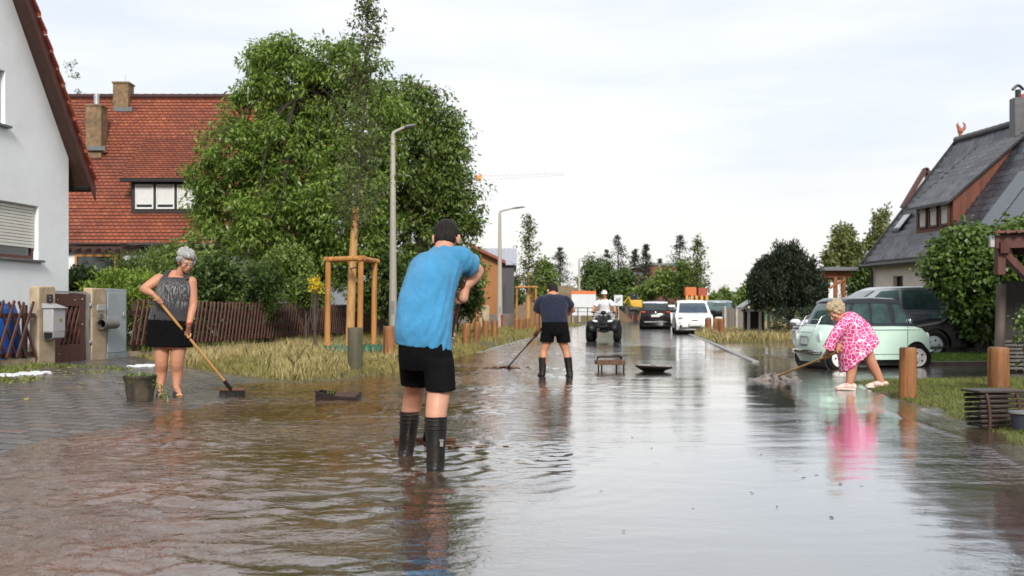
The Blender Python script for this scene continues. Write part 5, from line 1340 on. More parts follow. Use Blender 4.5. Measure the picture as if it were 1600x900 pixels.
b.beam((c0.x + .05, 15, c0.z - .06), (c0.x + 4, 15, c0.z + .1), .08, .2, V(0, 0, 1)); b.beam((c0.x + .16, 14.9, c0.z - .14), (c0.x + .16 + 4.5 * sk, 19.4, c0.z + .1), .12, .18, V(0, 0, 1)); b.beam((c0.x + .16, 15.1, 1.95), (c0.x + .95, 15.1, 1.15), .1, .14, V(0, 1, 0))
b.beam((c0.x + .16, 15.05, 2.0), (c0.x + .16, 15.05, 1.55), .12, .12, V(0, 1, 0))
for i in range(5): b.beam((c0.x + .3 + (.6 + i * .8) * sk, 15.6 + i * .8, c0.z + .02), (c0.x + 6, 15.6 + i * .8, c0.z + .2), .07, .12, V(0, 0, 1))
b.box((c0.x + 1.02, 15.1, .6), (.13, .13, 1.5)); b.box((c0.x + 4.4, 19, 1.0), (.13, .13, 2.2))
b.build('frame', M_redbrown, t, bevel=.006)
b = MB(o); roof_plane(b, (c0.x - .02, 14.85, c0.z + .06), (c0.x + 6, 14.85, c0.z + .28), (c0.x + 6, 19.8, c0.z + .6), (c0.x - .02 + 5 * sk, 19.8, c0.z + .40), .3, .03)
x = c0.x
while x < c0.x + 6: b.tube([(x, 14.8, c0.z + .075 + (x - c0.x) * .037), (x + .3, 15.4, c0.z + .12 + (x - c0.x) * .037)], .03, n=8); x += .16
b.build('roof_tiles', mat('dull_tile', (.15, .06, .048), .7, var=.3), t, smooth=0)
b = MB(o); b.box((c0.x - .01, 14.95, c0.z - .05), (.06, .06, .17)); b.build('gutter_end', M_boxgrey, t)

# ================================================================ farther things on the right
Yg = 45
o = V(9.7, Yg, 0); t = thing('plank_fence', 'weathered grey plank fence behind the white shelter', 'fence', o); rnd = random.Random(4)
b = MB(o); x = P(1131, 0, Yg).x
while x < P(1172, 0, Yg).x:
    b.box((x, Yg, .56 + rnd.uniform(-.02, .02)), (.125, .03, 1.25)); x += .135
b.build('planks', mat('grey_planks', (.16, .14, .12), .8, var=.35, scale=4, stretch=(1, 1, .1)), t)
for px in (1133, 1151, 1170):
    b = MB(o); p = P(px, 0, Yg - .06); b.box((p.x, p.y, .6), (.09, .07, 1.35)); b.build('post', mat('pale_post', (.35, .33, .3), .8), t)
Ys = 37.5; a, c = P(1170, 0, Ys).x, P(1201, 0, Ys).x; o = V((a + c) / 2, Ys, gz((a + c) / 2, Ys)); zc = lambda py: P(0, py, Ys).z
t = thing('garden_shelter', 'small shelter on white posts with a pale gabled roof under the yew', 'shelter', o)
M_wpost = mat('white_post', (.55, .53, .48), .7, var=.15)
for x, y in ((a, Ys), (a + .42, Ys), (c, Ys), (a, Ys + .8), (c, Ys + .8)):
    b = MB(o); b.box((x, y, zc(485) / 2), (.09, .09, zc(485) + .1)); b.build('post', M_wpost, t, bevel=.006)
for yy in (Ys, Ys + .8):
    b = MB(o); b.beam((a - .1, yy, zc(485)), (c + .1, yy, zc(485)), .1, .08, V(0, 0, 1)); b.build('beam', M_wpost, t)
xm = P(1185, 0, Ys).x; b = MB(o)
for s, xe in ((-1, P(1159, 0, Ys).x), (1, P(1206, 0, Ys).x)):
    q = [V(xe, Ys - .15, zc(480)), V(xm, Ys - .15, zc(462)), V(xm, Ys + 1, zc(462)), V(xe, Ys + 1, zc(480))]; b.add(q + [p - V(0, 0, .05) for p in q], [(0, 1, 2, 3), (4, 7, 6, 5), (0, 4, 5, 1), (1, 5, 6, 2), (2, 6, 7, 3), (3, 7, 4, 0)])
b.build('roof', mat('pale_roof', (.42, .45, .42), .5, var=.15), t, smooth=0)
for px in (1181, 1193):
    b = MB(o); p = P(px, 0, Ys - .18); b.box((p.x, p.y, zc(471)), (.1, .06, .32)); b.build('orange_strut', mat('orange_strut', (.4, .13, .05), .6), t)
b = MB(o); b.box(((a + c) / 2, Ys + .75, .6), (c - a, .04, 1.1)); b.build('dark_inside', M_black, t)  # black sheet across the back makes the inside dark
hedge('hedge', 'dark low hedge between the white shelter and the mint green car', V(8.65, 34.2, gz(8.65, 34.2)), V(13.5, 33.6, .12), .95, .7, LF_yew, 520, 7)
hedge('hedge', 'dark ivy hedge right behind the long picket fence', fl(19.2, .1, -1.3), fl(41, .1, -1.3), 1.0, .9, LF_dark, 1500, 9, .1)
hedge('hedge', 'tall dark hedge behind the black parked car', V(11.6, 27.5, .1), V(17, 25.5, .1), 1.3, .8, LF_dark, 420, 8, .1)
Yc = 46; a, c = P(1288, 0, Yc).x, P(1330, 0, Yc).x; o = V((a + c) / 2, Yc, 0); zt = P(0, 419, Yc).z
t = thing('wooden_canopy', 'orange brown flat roofed wooden canopy behind the yew', 'canopy', o)
M_ob = wood('orange_brown_wood', (.26, .085, .025), rough=.55, axis=2, scale=6)
for x in (a + .5, c - .35):
    for y in (Yc, Yc + 2.5):
        b = MB(o); b.box((x, y, zt / 2 - .1), (.16, .16, zt)); b.build('post', M_ob, t, bevel=.01)
for yy in (Yc, Yc + 2.5):
    b = MB(o); b.beam((a, yy, zt - .28), (c, yy, zt - .28), .14, .28, V(0, 0, 1)); b.build('beam', M_ob, t)
b = MB(o); b.beam((c - .3, Yc - .1, zt - .5), (c - 1.0, Yc - .1, zt - .9), .1, .12, V(0, 1, 0)); b.build('brace', M_ob, t)
b = MB(o); b.box(((a + c) / 2, Yc + 1.2, zt - .05), (c - a + .3, 3.4, .16)); b.build('roof', M_lead, t, bevel=.01)

# ================================================================ far end of the road
# dirt mound
b = MB(); rr = 26; rings = []
cm = P(872, 0, 108); 
for j in range(11):
    q = j / 10
    ring = []
    for k in range(rr):
        a = 2 * PI * k / rr; rad = 7.2 * (1 - q) ** .8 * (1 + .15 * math.sin(3 * a + 1) + .06 * math.sin(7 * a)); ring.append(V(cm.x + rad * math.cos(a), cm.y + rad * 1.3 * math.sin(a), -.2 + 3.9 * (1 - (1 - q) ** 1.6) + .12 * math.sin(5 * a + 9 * q)))
    rings.append(ring)
b.loft(rings); tag(b.build('dirt_mound', mat('mound_soil', (.17, .10, .06), .9, var=.35, scale=.8, dirt=(.09, .11, .035), dscale=.35, damt=.9, bump=.6, bscale=4), smooth=70), 'brown dirt mound with patches of weeds', 'mound', None, 'structure')
def board(name, label, cat, px0, px1, py0, py1, Y, m, strip=None, legs=True, frame=None):
    a, c = P(px0, 0, Y).x, P(px1, 0, Y).x; z1, z0 = P(0, py0, Y).z, P(0, py1, Y).z; o = V((a + c) / 2, Y, gz((a + c) / 2, Y)); t = thing(name, label, cat, o)
    b = MB(o); b.box(((a + c) / 2, Y, (z0 + z1) / 2), (c - a, .06, z1 - z0)); b.build('panel', m, t, bevel=.01)
    if strip:
        b = MB(o); b.box(((a + c) / 2, Y - .005, z1 - .12), (c - a + .02, .08, .26)); b.build('top_strip', strip, t)
    if legs:
        for x in (a + .12, c - .12) if c - a > 1 else ((a + c) / 2,):
            b = MB(o); b.box((x, Y + .06, z0 / 2), (.08, .06, z0 + .2 if legs == 1 else z1)); b.build('post', M_pole, t)
    return t
M_site = mat('site_panel', (.55, .57, .58), .5, var=.08, scale=2)
board('site_board', 'white site board with an orange top strip behind the navy shirted man', 'site board', 893, 931, 455, 493, 88, M_site, mat('orange_strip', (.6, .14, .03), .5))
board('traffic_sign', 'square white sign with a faint dark mark right of the quad rider', 'sign', 959.5, 973, 461, 478, 70, M_site, None, 1)
p = P(966, 469, 69.93); b = MB(); b.tube([p + V(-.16, 0, -.14), p + V(.05, 0, .02), p + V(.16, 0, .16)], .03, n=6); b.tube([p + V(-.16, 0, .02), p + V(.02, 0, .14)], .025, n=6)
ob = b.build('sign_mark', M_lead, [o for o in SC.objects if o.name.startswith('traffic_sign')][0]); ob.matrix_parent_inverse = Matrix.Translation(-Vector(ob.parent.location))
o = V(4, 84, 0); t = thing('railing', 'thin black railing behind the navy shirted man', 'railing', o)
b = MB(o); pa, pb = P(893, 481, 84), P(930, 481, 84); b.tube([pa, pb], .04, n=6); b.tube([P(893, 487, 84), P(930, 487, 84)], .025, n=6); b.build('rail', M_black, t)
for px in (893, 903, 918, 930):
    b = MB(o); q = P(px, 481, 84); b.tube([V(q.x, q.y, -.1), q], .04, n=6); b.build('post', M_black, t)
# low grey wall and post beyond the annex
o = V(-1, 54, 0); t = thing('garden_wall', 'low grey brown wall behind the bollards left of the second lamp', 'wall', o)
b = MB(o); b.beam((P(765, 0, 55).x, 55, .42), (P(806, 0, 56).x, 56, .42), .2, 1.0, V(0, 0, 1)); b.build('panel', mat('wall_brown', (.19, .15, .125), .85, var=.2, scale=2), t, bevel=.01)
b = MB(o); p = P(757, 0, 53); b.box((p.x, 53, .65), (.5, .3, 1.4)); b.build('pillar', M_conc, t, bevel=.02)
p = ybase(784, 49); t = thing('hydrant_post', 'small red marker post beside the second lamp', 'marker post', p); b = MB(p); b.tube([p + V(0, 0, -.1), p + V(0, 0, .7)], .045, n=8); b.build('post', mat('red_paint', (.3, .025, .02), .4), t); b = MB(p); b.ell(p + V(0, 0, .72), (.07, .07, .06)); b.build('cap', mat('red_paint', (.3, .025, .02), .4), t)
# playground tower of orange boards
Yp = 94; o = P(1088, 0, Yp); o.z = 0; t = thing('climbing_frame', 'orange and red climbing frame behind the white hatchback', 'climbing frame', o)
M_or = mat('orange_boards_far', (.50, .13, .03), .6, var=.2); zc2 = lambda py: P(0, py, Yp).z; xc2 = lambda px: P(px, 0, Yp).x
for x0, x1, y0, y1, m in ((1070, 1087, 449, 462, M_or), (1090, 1104, 450, 463, mat('red_boards_far', (.30, .06, .03), .6))):
    b = MB(o); b.box(((xc2(x0) + xc2(x1)) / 2, Yp, (zc2(y0) + zc2(y1)) / 2), (xc2(x1) - xc2(x0), .8, zc2(y0) - zc2(y1))); b.build('panel', m, t, bevel=.03)
for px in (1072, 1080, 1087, 1095, 1103):
    b = MB(o); b.box((xc2(px), Yp - .45, zc2(462) / 2), (.22, .12, zc2(462))); b.build('post', mat('yellow_post', (.6, .26, .04), .6), t)
# excavator
Ye = 97; o = P(992, 0, Ye); o.z = 0; t = thing('excavator', 'yellow mini excavator left of the dark parked car', 'excavator', o)
M_yel = mat('yellow_paint', (.55, .33, .03), .45); e = lambda px, py, dy=0: P(px, py, Ye + dy)
for dy in (-.6, .6):
    b = MB(o); b.tube([e(984, 486, dy), e(984, 483, dy), e(998, 483, dy), e(998, 486, dy)], [(.3, .25)] * 4, n=8, side=(0, 1, 0)); b.build('track', M_black, t)
b = MB(o); b.box(e(993, 475), (1.1, 1.3, .75)); b.build('body', M_yel, t, bevel=.1)
b = MB(o); b.box(e(990, 468), (.7, .9, .9)); b.build('cab', M_glass, t, bevel=.06)
b = MB(o); b.box(e(990, 460), (.8, 1.0, .12)); b.build('roof', M_black, t, bevel=.04)
b = MB(o); b.tube([e(988, 478, -.7), e(982, 464, -.7), e(975, 474, -.7)], [.12, .11, .08], n=8); b.build('arm', M_yel, t)
b = MB(o); b.box(e(974, 479, -.7), (.35, .4, .4)); b.build('bucket', M_black, t, bevel=.05)
# tower crane
Yk = 250; k0, k1 = P(737, 282, Yk), P(881, 273.5, Yk); o = V(k0.x - .5, Yk, 0)
t = thing('tower_crane', 'white lattice tower crane jib above the trees', 'crane', o)
M_cw = mat('crane_white', (.62, .62, .62), .5); b = MB(o)
n = 22; dz = V(0, 0, 1.15); d = (k1 - k0)
for i in range(n):
    f0, f1 = i / n, (i + 1) / n; h0, h1 = 1 - f0 * .55, 1 - f1 * .55
    p, q = k0 + d * f0, k0 + d * f1
    b.tube([p, q], .09, n=5); b.tube([p + dz * h0, q + dz * h1], .09, n=5); b.tube([p, p.lerp(q, .5) + dz * (h0 + h1) / 2], .06, n=4); b.tube([p.lerp(q, .5) + dz * (h0 + h1) / 2, q], .06, n=4)
b.build('jib', M_cw, t)
b = MB(o); b.box(P(748, 281, Yk) + V(0, 0, .5), (1.4, 1.0, 1.3)); b.build('trolley_cab', mat('crane_orange', (.6, .24, .05), .5), t, bevel=.1)
b = MB(o); hh = k0.z
for sx in (-.6, .6):
    for sy in (-.6, .6): b.tube([V(o.x + sx, Yk + sy, 0), V(o.x + sx, Yk + sy, hh + 4)], .09, n=5)
z = 0
while z < hh + 2:
    for s in (-.6, .6): b.tube([V(o.x - .6, Yk + s, z), V(o.x + .6, Yk + s, z + 1.6)], .05, n=4)
    z += 1.6
b.build('mast', M_cw, t)
b = MB(o); b.tube([k0, k0 - d * .22], .3, n=6); b.box(k0 - d * .22 - V(0, 0, .8), (2.2, 1, 1.8)); b.build('counter_jib', M_cw, t)
# ================================================================ vehicles (x forward, y left, z up)
M_tyre = mat('tyre', (.007, .007, .007), .8, var=.3, spec=.2)
M_chrome = mat('chrome', (.62, .63, .64), .15, metal=1, var=.05)
M_lens_w = mat('clear_lens', (.75, .77, .78), .1, var=.05)
M_lens_r = mat('red_lens', (.42, .012, .012), .15, var=.1)
M_platew = mat('plate', (.62, .63, .62), .4, var=.03)
M_carglass = mat('car_glass', (.012, .02, .022), .05, var=.3, scale=2, spec=.9, rvar=.02)
M_carglass_l = mat('lighter_car_glass', (.05, .085, .085), .06, var=.5, scale=3, spec=.9, rvar=.02)
def paint(name, col, rough=.25, metal=0.0, coat=.7): return mat(name, col, rough, metal=metal, var=.05, scale=1.5, coat=coat, rvar=.03, spec=.5 if coat > .4 else .25)

def wheel(par, x, y, r, w, rimc, side, name='wheel', spokes=5):
    R = Matrix.Rotation(PI / 2, 3, 'X')
    b = MB(); b.lathe([(r * .62, -w / 2 * .8), (r * .86, -w / 2), (r * .97, -w / 2 * .8), (r, -w / 4), (r, w / 4), (r * .97, w / 2 * .8), (r * .86, w / 2), (r * .62, w / 2 * .8)], (x, y, r), 28, R)
    t = b.build(name, M_tyre, par)
    b = MB(); s = side
    prof = [(r * .64, 0.0), (r * .62, .012), (r * .56, .012), (r * .5, -.01), (r * .16, .0), (r * .14, .018), (.004, .02)]
    b.lathe([(a, -s * z - s * (w / 2 - .012)) for a, z in prof], (x, y, r), 24, R)
    rm = b.build('rim', rimc, t)
    b = MB()
    for k in range(spokes):
        a = 2 * PI * (k + .5) / spokes; c = V(x + r * .36 * math.cos(a), y + s * (w / 2 - .004), r + r * .36 * math.sin(a)); b.ell(c, (r * .075, .008, r * .075), None, 8, 6)
    b.build('rim_holes', M_black, rm)
    return t

def car(name, label, loc, yaw, L_, W, H, prof, belt, xw, rw, m_body, m_core, roofc, gh, panes, scale=1.0, rimc=None, group=None, kp=.10, plan=4.0, wheelw=.18, front=None, rear=None, roof_t=.05, side_in=.0):
    """prof: upper body outline (x,z) rear to front, ending at the lowest front point; gh: greenhouse (x_rb,x_rt,x_ft,x_fb, zroof)"""
    t = thing(name, label, 'car', loc, yaw, group); t.scale = (scale,) * 3
    zs = .20; pts = list(prof)
    ra = rw * 1.17
    def arch(xc): return [(xc + ra * math.cos(a), max(zs, rw + ra * math.sin(a))) for a in np.linspace(-.1, PI + .1, 13)]
    low = [(pts[-1][0] - .06, zs)] + arch(xw[1]) + arch(xw[0]) + [(pts[0][0] + .06, zs)]
    poly = pts + low
    xc = 0; stations = [-1, -.985, -.94, -.84, -.6, -.3, 0, .3, .6, .84, .94, .985, 1]
    zmid = belt * .62
    def shape(x, z, tt):
        a = abs(tt)
        k = 1 - kp * a ** plan
        end = abs(x) / (L_ / 2)
        xx = x * (1 - (1 - k) * end ** 2)
        zz = z - (.05 * a ** 6) * (1 if z > belt * .8 else 0) * (z / belt)
        wy = W / 2 * (1 - .10 * max(0, (z - zmid) / belt) ** 2 * 2 - .05 * max(0, (zmid - z) / belt)) * (1 - .06 * end ** 4)
        return V(xx, tt * wy, zz)
    b = MB(); b.loft([[shape(x, z, s) for x, z in poly] for s in stations]); body = b.build('body', m_body, t, smooth=38)
    # dark wheel wells
    for x in xw:
        b = MB(); b.lathe([(ra * .98, -W / 2 * .90), (ra * .98, W / 2 * .90)], (x, 0, rw), 20, Matrix.Rotation(PI / 2, 3, 'X')); b.build('wheel_well', M_black, body)
    b = MB(); b.box((0, 0, .2), (L_ * .86, W * .8, .14)); b.build('underbody', M_black, body)
    # greenhouse core
    xrb, xrt, xft, xfb, zr = gh; wb = W / 2 * .90 - side_in; wt = wb * .84
    def gy(z): return wb + (wt - wb) * (z - belt) / (zr - belt)
    def core(x, z, s):
        a = abs(s); y = s * gy(z)
        return V(x * (1 - .05 * a ** 4), y, z - .03 * a ** 6 * (1 if z > belt + .1 else 0))
    gp = [(xrb, belt - .06), (xrb + (xrt - xrb) * .55, belt + (zr - belt) * .58), (xrt - .02, zr - .07), (xrt + .1, zr - .02), ((xrt + xft) / 2, zr), (xft - .12, zr - .02), (xft + .02, zr - .07), (xfb + (xft - xfb) * .5, belt + (zr - belt) * .5), (xfb, belt - .06)]
    b = MB(); b.loft([[core(x, z, s) for x, z in gp] for s in stations]); cab = b.build('cabin', m_core, t, smooth=50)
    if roofc:
        b = MB(); rp = [(xrt - .05, zr - .085), (xrt - .04, zr - .05), (xrt + .08, zr + .004), ((xrt + xft) / 2, zr + .022), (xft - .1, zr + .004), (xft + .04, zr - .05), (xft + .05, zr - .085)]
        b.loft([[V(core(x, z, s).x, s * (gy(z) + .015), core(x, z, s).z + .008) for x, z in rp] for s in stations]); b.build('roof', roofc, cab, smooth=50)
    # panes: side polygons, front and rear
    for nm, poly2 in panes.get('side', []):
        for s in (-1, 1):
            b = MB(); q = [V(x * .95, s * (gy(z) + .006), z) for x, z in poly2]
            b.add(q, [tuple(range(len(q)))]); b.build(nm, panes.get('m', M_carglass), cab, smooth=0)
    def endpane(nm, xb, xt, z0, z1, sgn, m):
        b = MB(); rows = []
        for f in np.linspace(0, 1, 6):
            z = z0 + (z1 - z0) * f; ff = (z - (belt - .06)) / (zr - .07 - (belt - .06)); 
            if sgn < 0: x = np.interp(z, [belt - .06, belt + (zr - belt) * .58, zr - .07], [xrb, xrb + (xrt - xrb) * .55, xrt - .02])
            else: x = np.interp(z, [belt - .06, belt + (zr - belt) * .5, zr - .07], [xfb, xfb + (xft - xfb) * .5, xft + .02])
            rows.append([V(x * (1 - .05 * abs(s) ** 4) + sgn * .008, s * gy(z), z) for s in np.linspace(-.86, .86, 9)])
        b.loft(rows, caps=False, closed=False); b.build(nm, m, cab, smooth=60, fix=False)
    endpane('windscreen', xfb, xft, belt + .0, zr - .10, 1, panes.get('mf', panes.get('m', M_carglass)))
    endpane('rear_window', xrb, xrt, belt + panes.get('rz', .03), zr - .10, -1, panes.get('m', M_carglass))
    for i, x in enumerate(xw):
        for s in (-1, 1): wheel(t, x, s * (W / 2 - wheelw / 2 - .015), rw, wheelw, rimc or M_greymetal, s)
    sides = lambda x, z: W / 2 * (1 - .10 * max(0, (z - zmid) / belt) ** 2 * 2 - .05 * max(0, (zmid - z) / belt)) * (1 - .06 * (abs(x) / (L_ / 2)) ** 4)
    return t, body, cab, sides, shape
def mirrors(t, x, z, W, m):
    for s in (-1, 1):
        b = MB(); b.ell((x, s * (W / 2 + .07), z), (.06, .10, .07), None, 12, 8); b.build('mirror', m, t)

# --- mint green microcar
M_mint = paint('mint_paint', (.54, .72, .62), .32); M_dkroof = paint('dark_roof_paint', (.03, .034, .045), .28)
M_cream_rim = mat('white_rim', (.74, .73, .70), .35, var=.05)
yaw = math.radians(11); c = V(6.36, 18.62, 0); c.z = -.055
t, body, cab, sd_, shp = car('microcar', 'mint green microcar with a dark roof and white wheels behind the woman in pink', c, yaw, 2.54, 1.42, 1.52,
    [(-1.25, .34), (-1.27, .50), (-1.22, .72), (-1.12, .90), (-1.02, .955), (-.5, .96), (.3, .96), (.80, .955), (1.02, .90), (1.16, .80), (1.235, .66), (1.265, .50), (1.25, .34)],
    .95, (-.86, .86), .285, M_mint, M_dkroof, M_dkroof, (-1.0, -.72, .52, .86, 1.49),
    {'side': [('side_window', [(-.66, .98), (-.20, .98), (-.20, 1.38), (-.52, 1.38)]), ('side_window', [(-.14, .98), (.30, .98), (.24, 1.38), (-.14, 1.38)]), ('side_window', [(.40, .98), (.76, .98), (.50, 1.36), (.36, 1.37)]), ('side_window', [(-.92, 1.0), (-.74, 1.0), (-.62, 1.37), (-.70, 1.36)])], 'm': M_carglass_l}, scale=.875, rimc=M_cream_rim, wheelw=.15, kp=.10)
for s in (-1, 1):
    b = MB()
    for p, q in (((-.2, .955), (-.26, .5)), ((-.26, .5), (-.2, .36)), ((.63, .955), (.60, .45)), ((.60, .45), (.52, .36)), ((-.2, .36), (.52, .36))):
        b.tube([V(p[0], s * (sd_(*p) + .001), p[1]), V(q[0], s * (sd_(*q) + .001), q[1])], .006, n=5)
    b.build('door_seam', mat('seam_dark', (.05, .09, .08), .6), body)
    b = MB(); b.tube([V(-.98, s * (sd_(-.9, .86) * .998), .86), V(.2, s * sd_(0, .86) * 1.0, .865), V(.95, s * sd_(.95, .86) * .985, .86)], .012, n=6, sub=3); b.build('waist_crease', M_mint, body)
    b = MB(); b.ell((.68, s * .67, 1.03), (.03, .035, .05), None, 12, 8); b.build('mirror', M_chrome, t)
    b = MB(); b.ell((-1.205, s * .50, .72), (.03, .055, .11), None, 12, 8); b.build('tail_light', M_lens_w, t)
    b = MB(); b.ell((1.19, s * .45, .70), (.03, .10, .10), None, 14, 8); b.build('headlight', M_lens_w, t)
b = MB(); b.tube([V(-1.235, -.60, .40), V(-1.285, -.40, .40), V(-1.295, 0, .40), V(-1.285, .40, .40), V(-1.235, .60, .40)], [(.03, .045)] * 5, n=8, sub=3); b.build('bumper', M_chrome, t)
b = MB(); b.tube([V(1.235, -.60, .38), V(1.275, 0, .38), V(1.235, .60, .38)], [(.03, .045)] * 3, n=8, sub=4); b.build('bumper', M_chrome, t)
b = MB(); b.box((-1.268, 0.05, .62), (.02, .34, .2)); pl = b.build('number_plate', mat('dark_plate', (.2, .23, .22), .4), t, bevel=.01)
b = MB(); b.box((-1.281, 0.05, .62), (.006, .26, .13)); b.build('plate_face', M_platew, pl)
b = MB()
for z, x in ((.80, -1.28), (.93, -1.19), (1.06, -1.10)): b.tube([V(x, -.34, z), V(x, .34, z)], .007, n=6)
for y in (-.34, .34): b.tube([V(-1.28, y, .76), V(-1.08, y, 1.12), V(-1.0, y, 1.14)], .008, n=6)
b.build('luggage_rack', M_chrome, t)

# --- grey people carrier behind it
M_gsil = paint('silver_grey_paint', (.26, .28, .31), .22, .5)
t, body, cab, sd_, shp = car('people_carrier', 'grey people carrier behind the mint green car', (9.0, 24.6, .02), PI, 4.4, 1.78, 1.62,
    [(-2.15, .4), (-2.2, .6), (-2.16, .95), (-2.05, 1.0), (0, 1.0), (1.0, .98), (1.15, .96), (1.75, .86), (2.08, .72), (2.19, .55), (2.18, .35)], .99, (-1.35, 1.35), .32, M_gsil, M_gsil, None, (-2.1, -1.75, .45, 1.25, 1.60),
    {'side': [('side_window', [(-1.9, 1.05), (-1.05, 1.05), (-1.05, 1.47), (-1.7, 1.47)]), ('side_window', [(-.98, 1.05), (-.1, 1.05), (-.1, 1.5), (-.98, 1.5)]), ('side_window', [(-.02, 1.05), (.9, 1.05), (.42, 1.47), (-.02, 1.5)])], 'm': M_carglass_l})
mirrors(t, .85, 1.06, 1.7, M_gsil)
for s in (-1, 1):
    b = MB(); b.ell((2.02, s * .62, .74), (.13, .20, .08), None, 14, 8); b.build('headlight', M_lens_w, t)
    b = MB(); b.ell((-2.12, s * .75, .95), (.07, .1, .2), None, 12, 8); b.build('tail_light', M_lens_r, t)
b = MB()
for z in (.60, .66): b.box((2.185, 0, z), (.05, 1.0, .025))
b.build('grille', M_chrome, t)
b = MB(); b.box((2.21, 0, .42), (.02, .5, .11)); b.build('number_plate', M_platew, t)
# --- black car
M_blk = paint('black_paint', (.004, .004, .005), .3, 0, .06)
t, body, cab, sd_, shp = car('black_car', 'black car parked under the hazel bush, right of the mint green car', (10.7, 23.6, -.05), PI, 4.3, 1.76, 1.45,
    [(-2.1, .4), (-2.14, .6), (-2.1, .9), (-1.95, .96), (0, .93), (.85, .90), (1.05, .89), (1.7, .78), (2.02, .64), (2.14, .5), (2.12, .33)], .91, (-1.3, 1.33), .32, M_blk, M_blk, None, (-2.0, -1.25, .2, 1.15, 1.42),
    {'side': [('side_window', [(-1.5, .96), (-.55, .96), (-.55, 1.32), (-1.15, 1.31)]), ('side_window', [(-.48, .96), (.78, .94), (.2, 1.30), (-.48, 1.33)])], 'm': M_carglass_l})
mirrors(t, .82, .97, 1.72, M_blk)
for s in (-1, 1):
    b = MB(); b.ell((1.95, s * .60, .66), (.15, .2, .07), None, 14, 8); b.build('headlight', M_lens_w, t)
    b = MB(); b.tube([V(-1.9, s * .885, .30), V(1.9, s * .885, .27)], .02, n=6); b.build('sill_trim', M_chrome, t)
    b = MB(); b.ell((-2.05, s * .65, .85), (.07, .18, .09), None, 12, 8); b.build('tail_light', M_lens_r, t)
# --- dark SUV seen from behind
M_brn = paint('dark_brown_paint', (.012, .008, .008), .22, 0, .3)
hd = math.atan2(1, .115)
p = ybase(1023, 62); 
t, body, cab, sd_, shp = car('dark_suv', 'dark brown car seen from behind, driving off along the road', p, hd, 4.35, 1.86, 1.62,
    [(-2.12, .42), (-2.17, .62), (-2.14, .9), (-2.06, 1.02), (-1.9, 1.06), (0, 1.0), (1.1, .98), (1.8, .9), (2.1, .74), (2.16, .5), (2.14, .38)], 1.02, (-1.36, 1.36), .35, M_brn, M_brn, paint('sky_reflect_roof', (.55, .57, .6), .3, .3), (-2.08, -1.5, .35, 1.2, 1.60),  # sky reflection on the dark roof is put into its pale colour
    {'side': [('side_window', [(-1.7, 1.07), (-.5, 1.07), (-.5, 1.48), (-1.4, 1.46)]), ('side_window', [(-.42, 1.07), (.85, 1.07), (.35, 1.46), (-.42, 1.5)])], 'rz': .08})
mirrors(t, .8, 1.08, 1.8, M_brn)
for s in (-1, 1):
    b = MB(); b.ell((-2.08, s * .72, .98), (.06, .17, .055), None, 12, 8); b.build('tail_light', M_lens_r, t)
    b = MB(); b.tube([V(-1.3, s * .64, 1.62), V(.2, s * .64, 1.65)], .02, n=6); b.build('roof_rail', M_chrome, t)
b = MB(); b.box((-2.185, 0, .77), (.03, .5, .12)); b.build('number_plate', M_platew, t)
b = MB(); b.box((-2.16, 0, .42), (.06, 1.3, .05)); b.build('bumper_trim', M_chrome, t)
b = MB(); b.ell((-2.14, 0, .97), (.02, .05, .05), None, 12, 8); b.build('emblem', M_chrome, t)
# --- white hatchback facing the camera
M_wht = paint('white_paint', (.78, .78, .77), .28)
p = ybase(1081, 46.5); p.z += .01
t, body, cab, sd_, shp = car('white_hatchback', 'small rounded white hatchback parked facing the camera', p, math.atan2(-1, -.10), 3.6, 1.68, 1.52,
    [(-1.76, .4), (-1.8, .6), (-1.76, .9), (-1.68, .98), (-1, .98), (.6, .95), (.9, .94), (1.3, .86), (1.6, .72), (1.76, .56), (1.80, .4), (1.77, .3)], .95, (-1.13, 1.17), .31, M_wht, M_wht, M_wht, (-1.72, -1.3, .1, .95, 1.50),
    {'side': [('side_window', [(-1.3, 1.0), (-.5, 1.0), (-.5, 1.38), (-1.1, 1.36)]), ('side_window', [(-.43, 1.0), (.62, 1.0), (.12, 1.37), (-.43, 1.39)])], 'mf': mat('windscreen_blue', (.02, .045, .075), .06, var=.6, scale=3, spec=.8)})
mirrors(t, .62, 1.02, 1.66, M_blk)
for s in (-1, 1):
    b = MB(); b.ell((1.585, s * .60, .72), (.08, .12, .055), None, 14, 8); b.build('headlight', mat('headlight_grey', (.25, .27, .28), .2), t)
    b = MB(); b.ell((1.70, s * .62, .55), (.05, .07, .06), None, 14, 8); b.build('lower_light', M_lens_w, t)
    b = MB(); b.box((1.735, s * .60, .37), (.05, .10, .09), Matrix.Rotation(.5 * s, 3, 'X')); b.build('side_vent', M_black, t)
b = MB(); b.box((1.825, 0, .42), (.02, .56, .15)); pl = b.build('number_plate', mat('plate_holder', (.1, .13, .14), .4), t, bevel=.01)
b = MB(); b.box((1.838, 0, .43), (.008, .5, .095)); b.build('plate_face', M_platew, pl)
b = MB()
for i in range(4): b.box((1.738, -.105 + i * .07, .62), (.04, .05, .055))
b.build('bonnet_letters', M_black, t)
b = MB(); b.box((1.76, 0, .30), (.06, 1.35, .04)); b.build('bumper_trim', M_black, t)
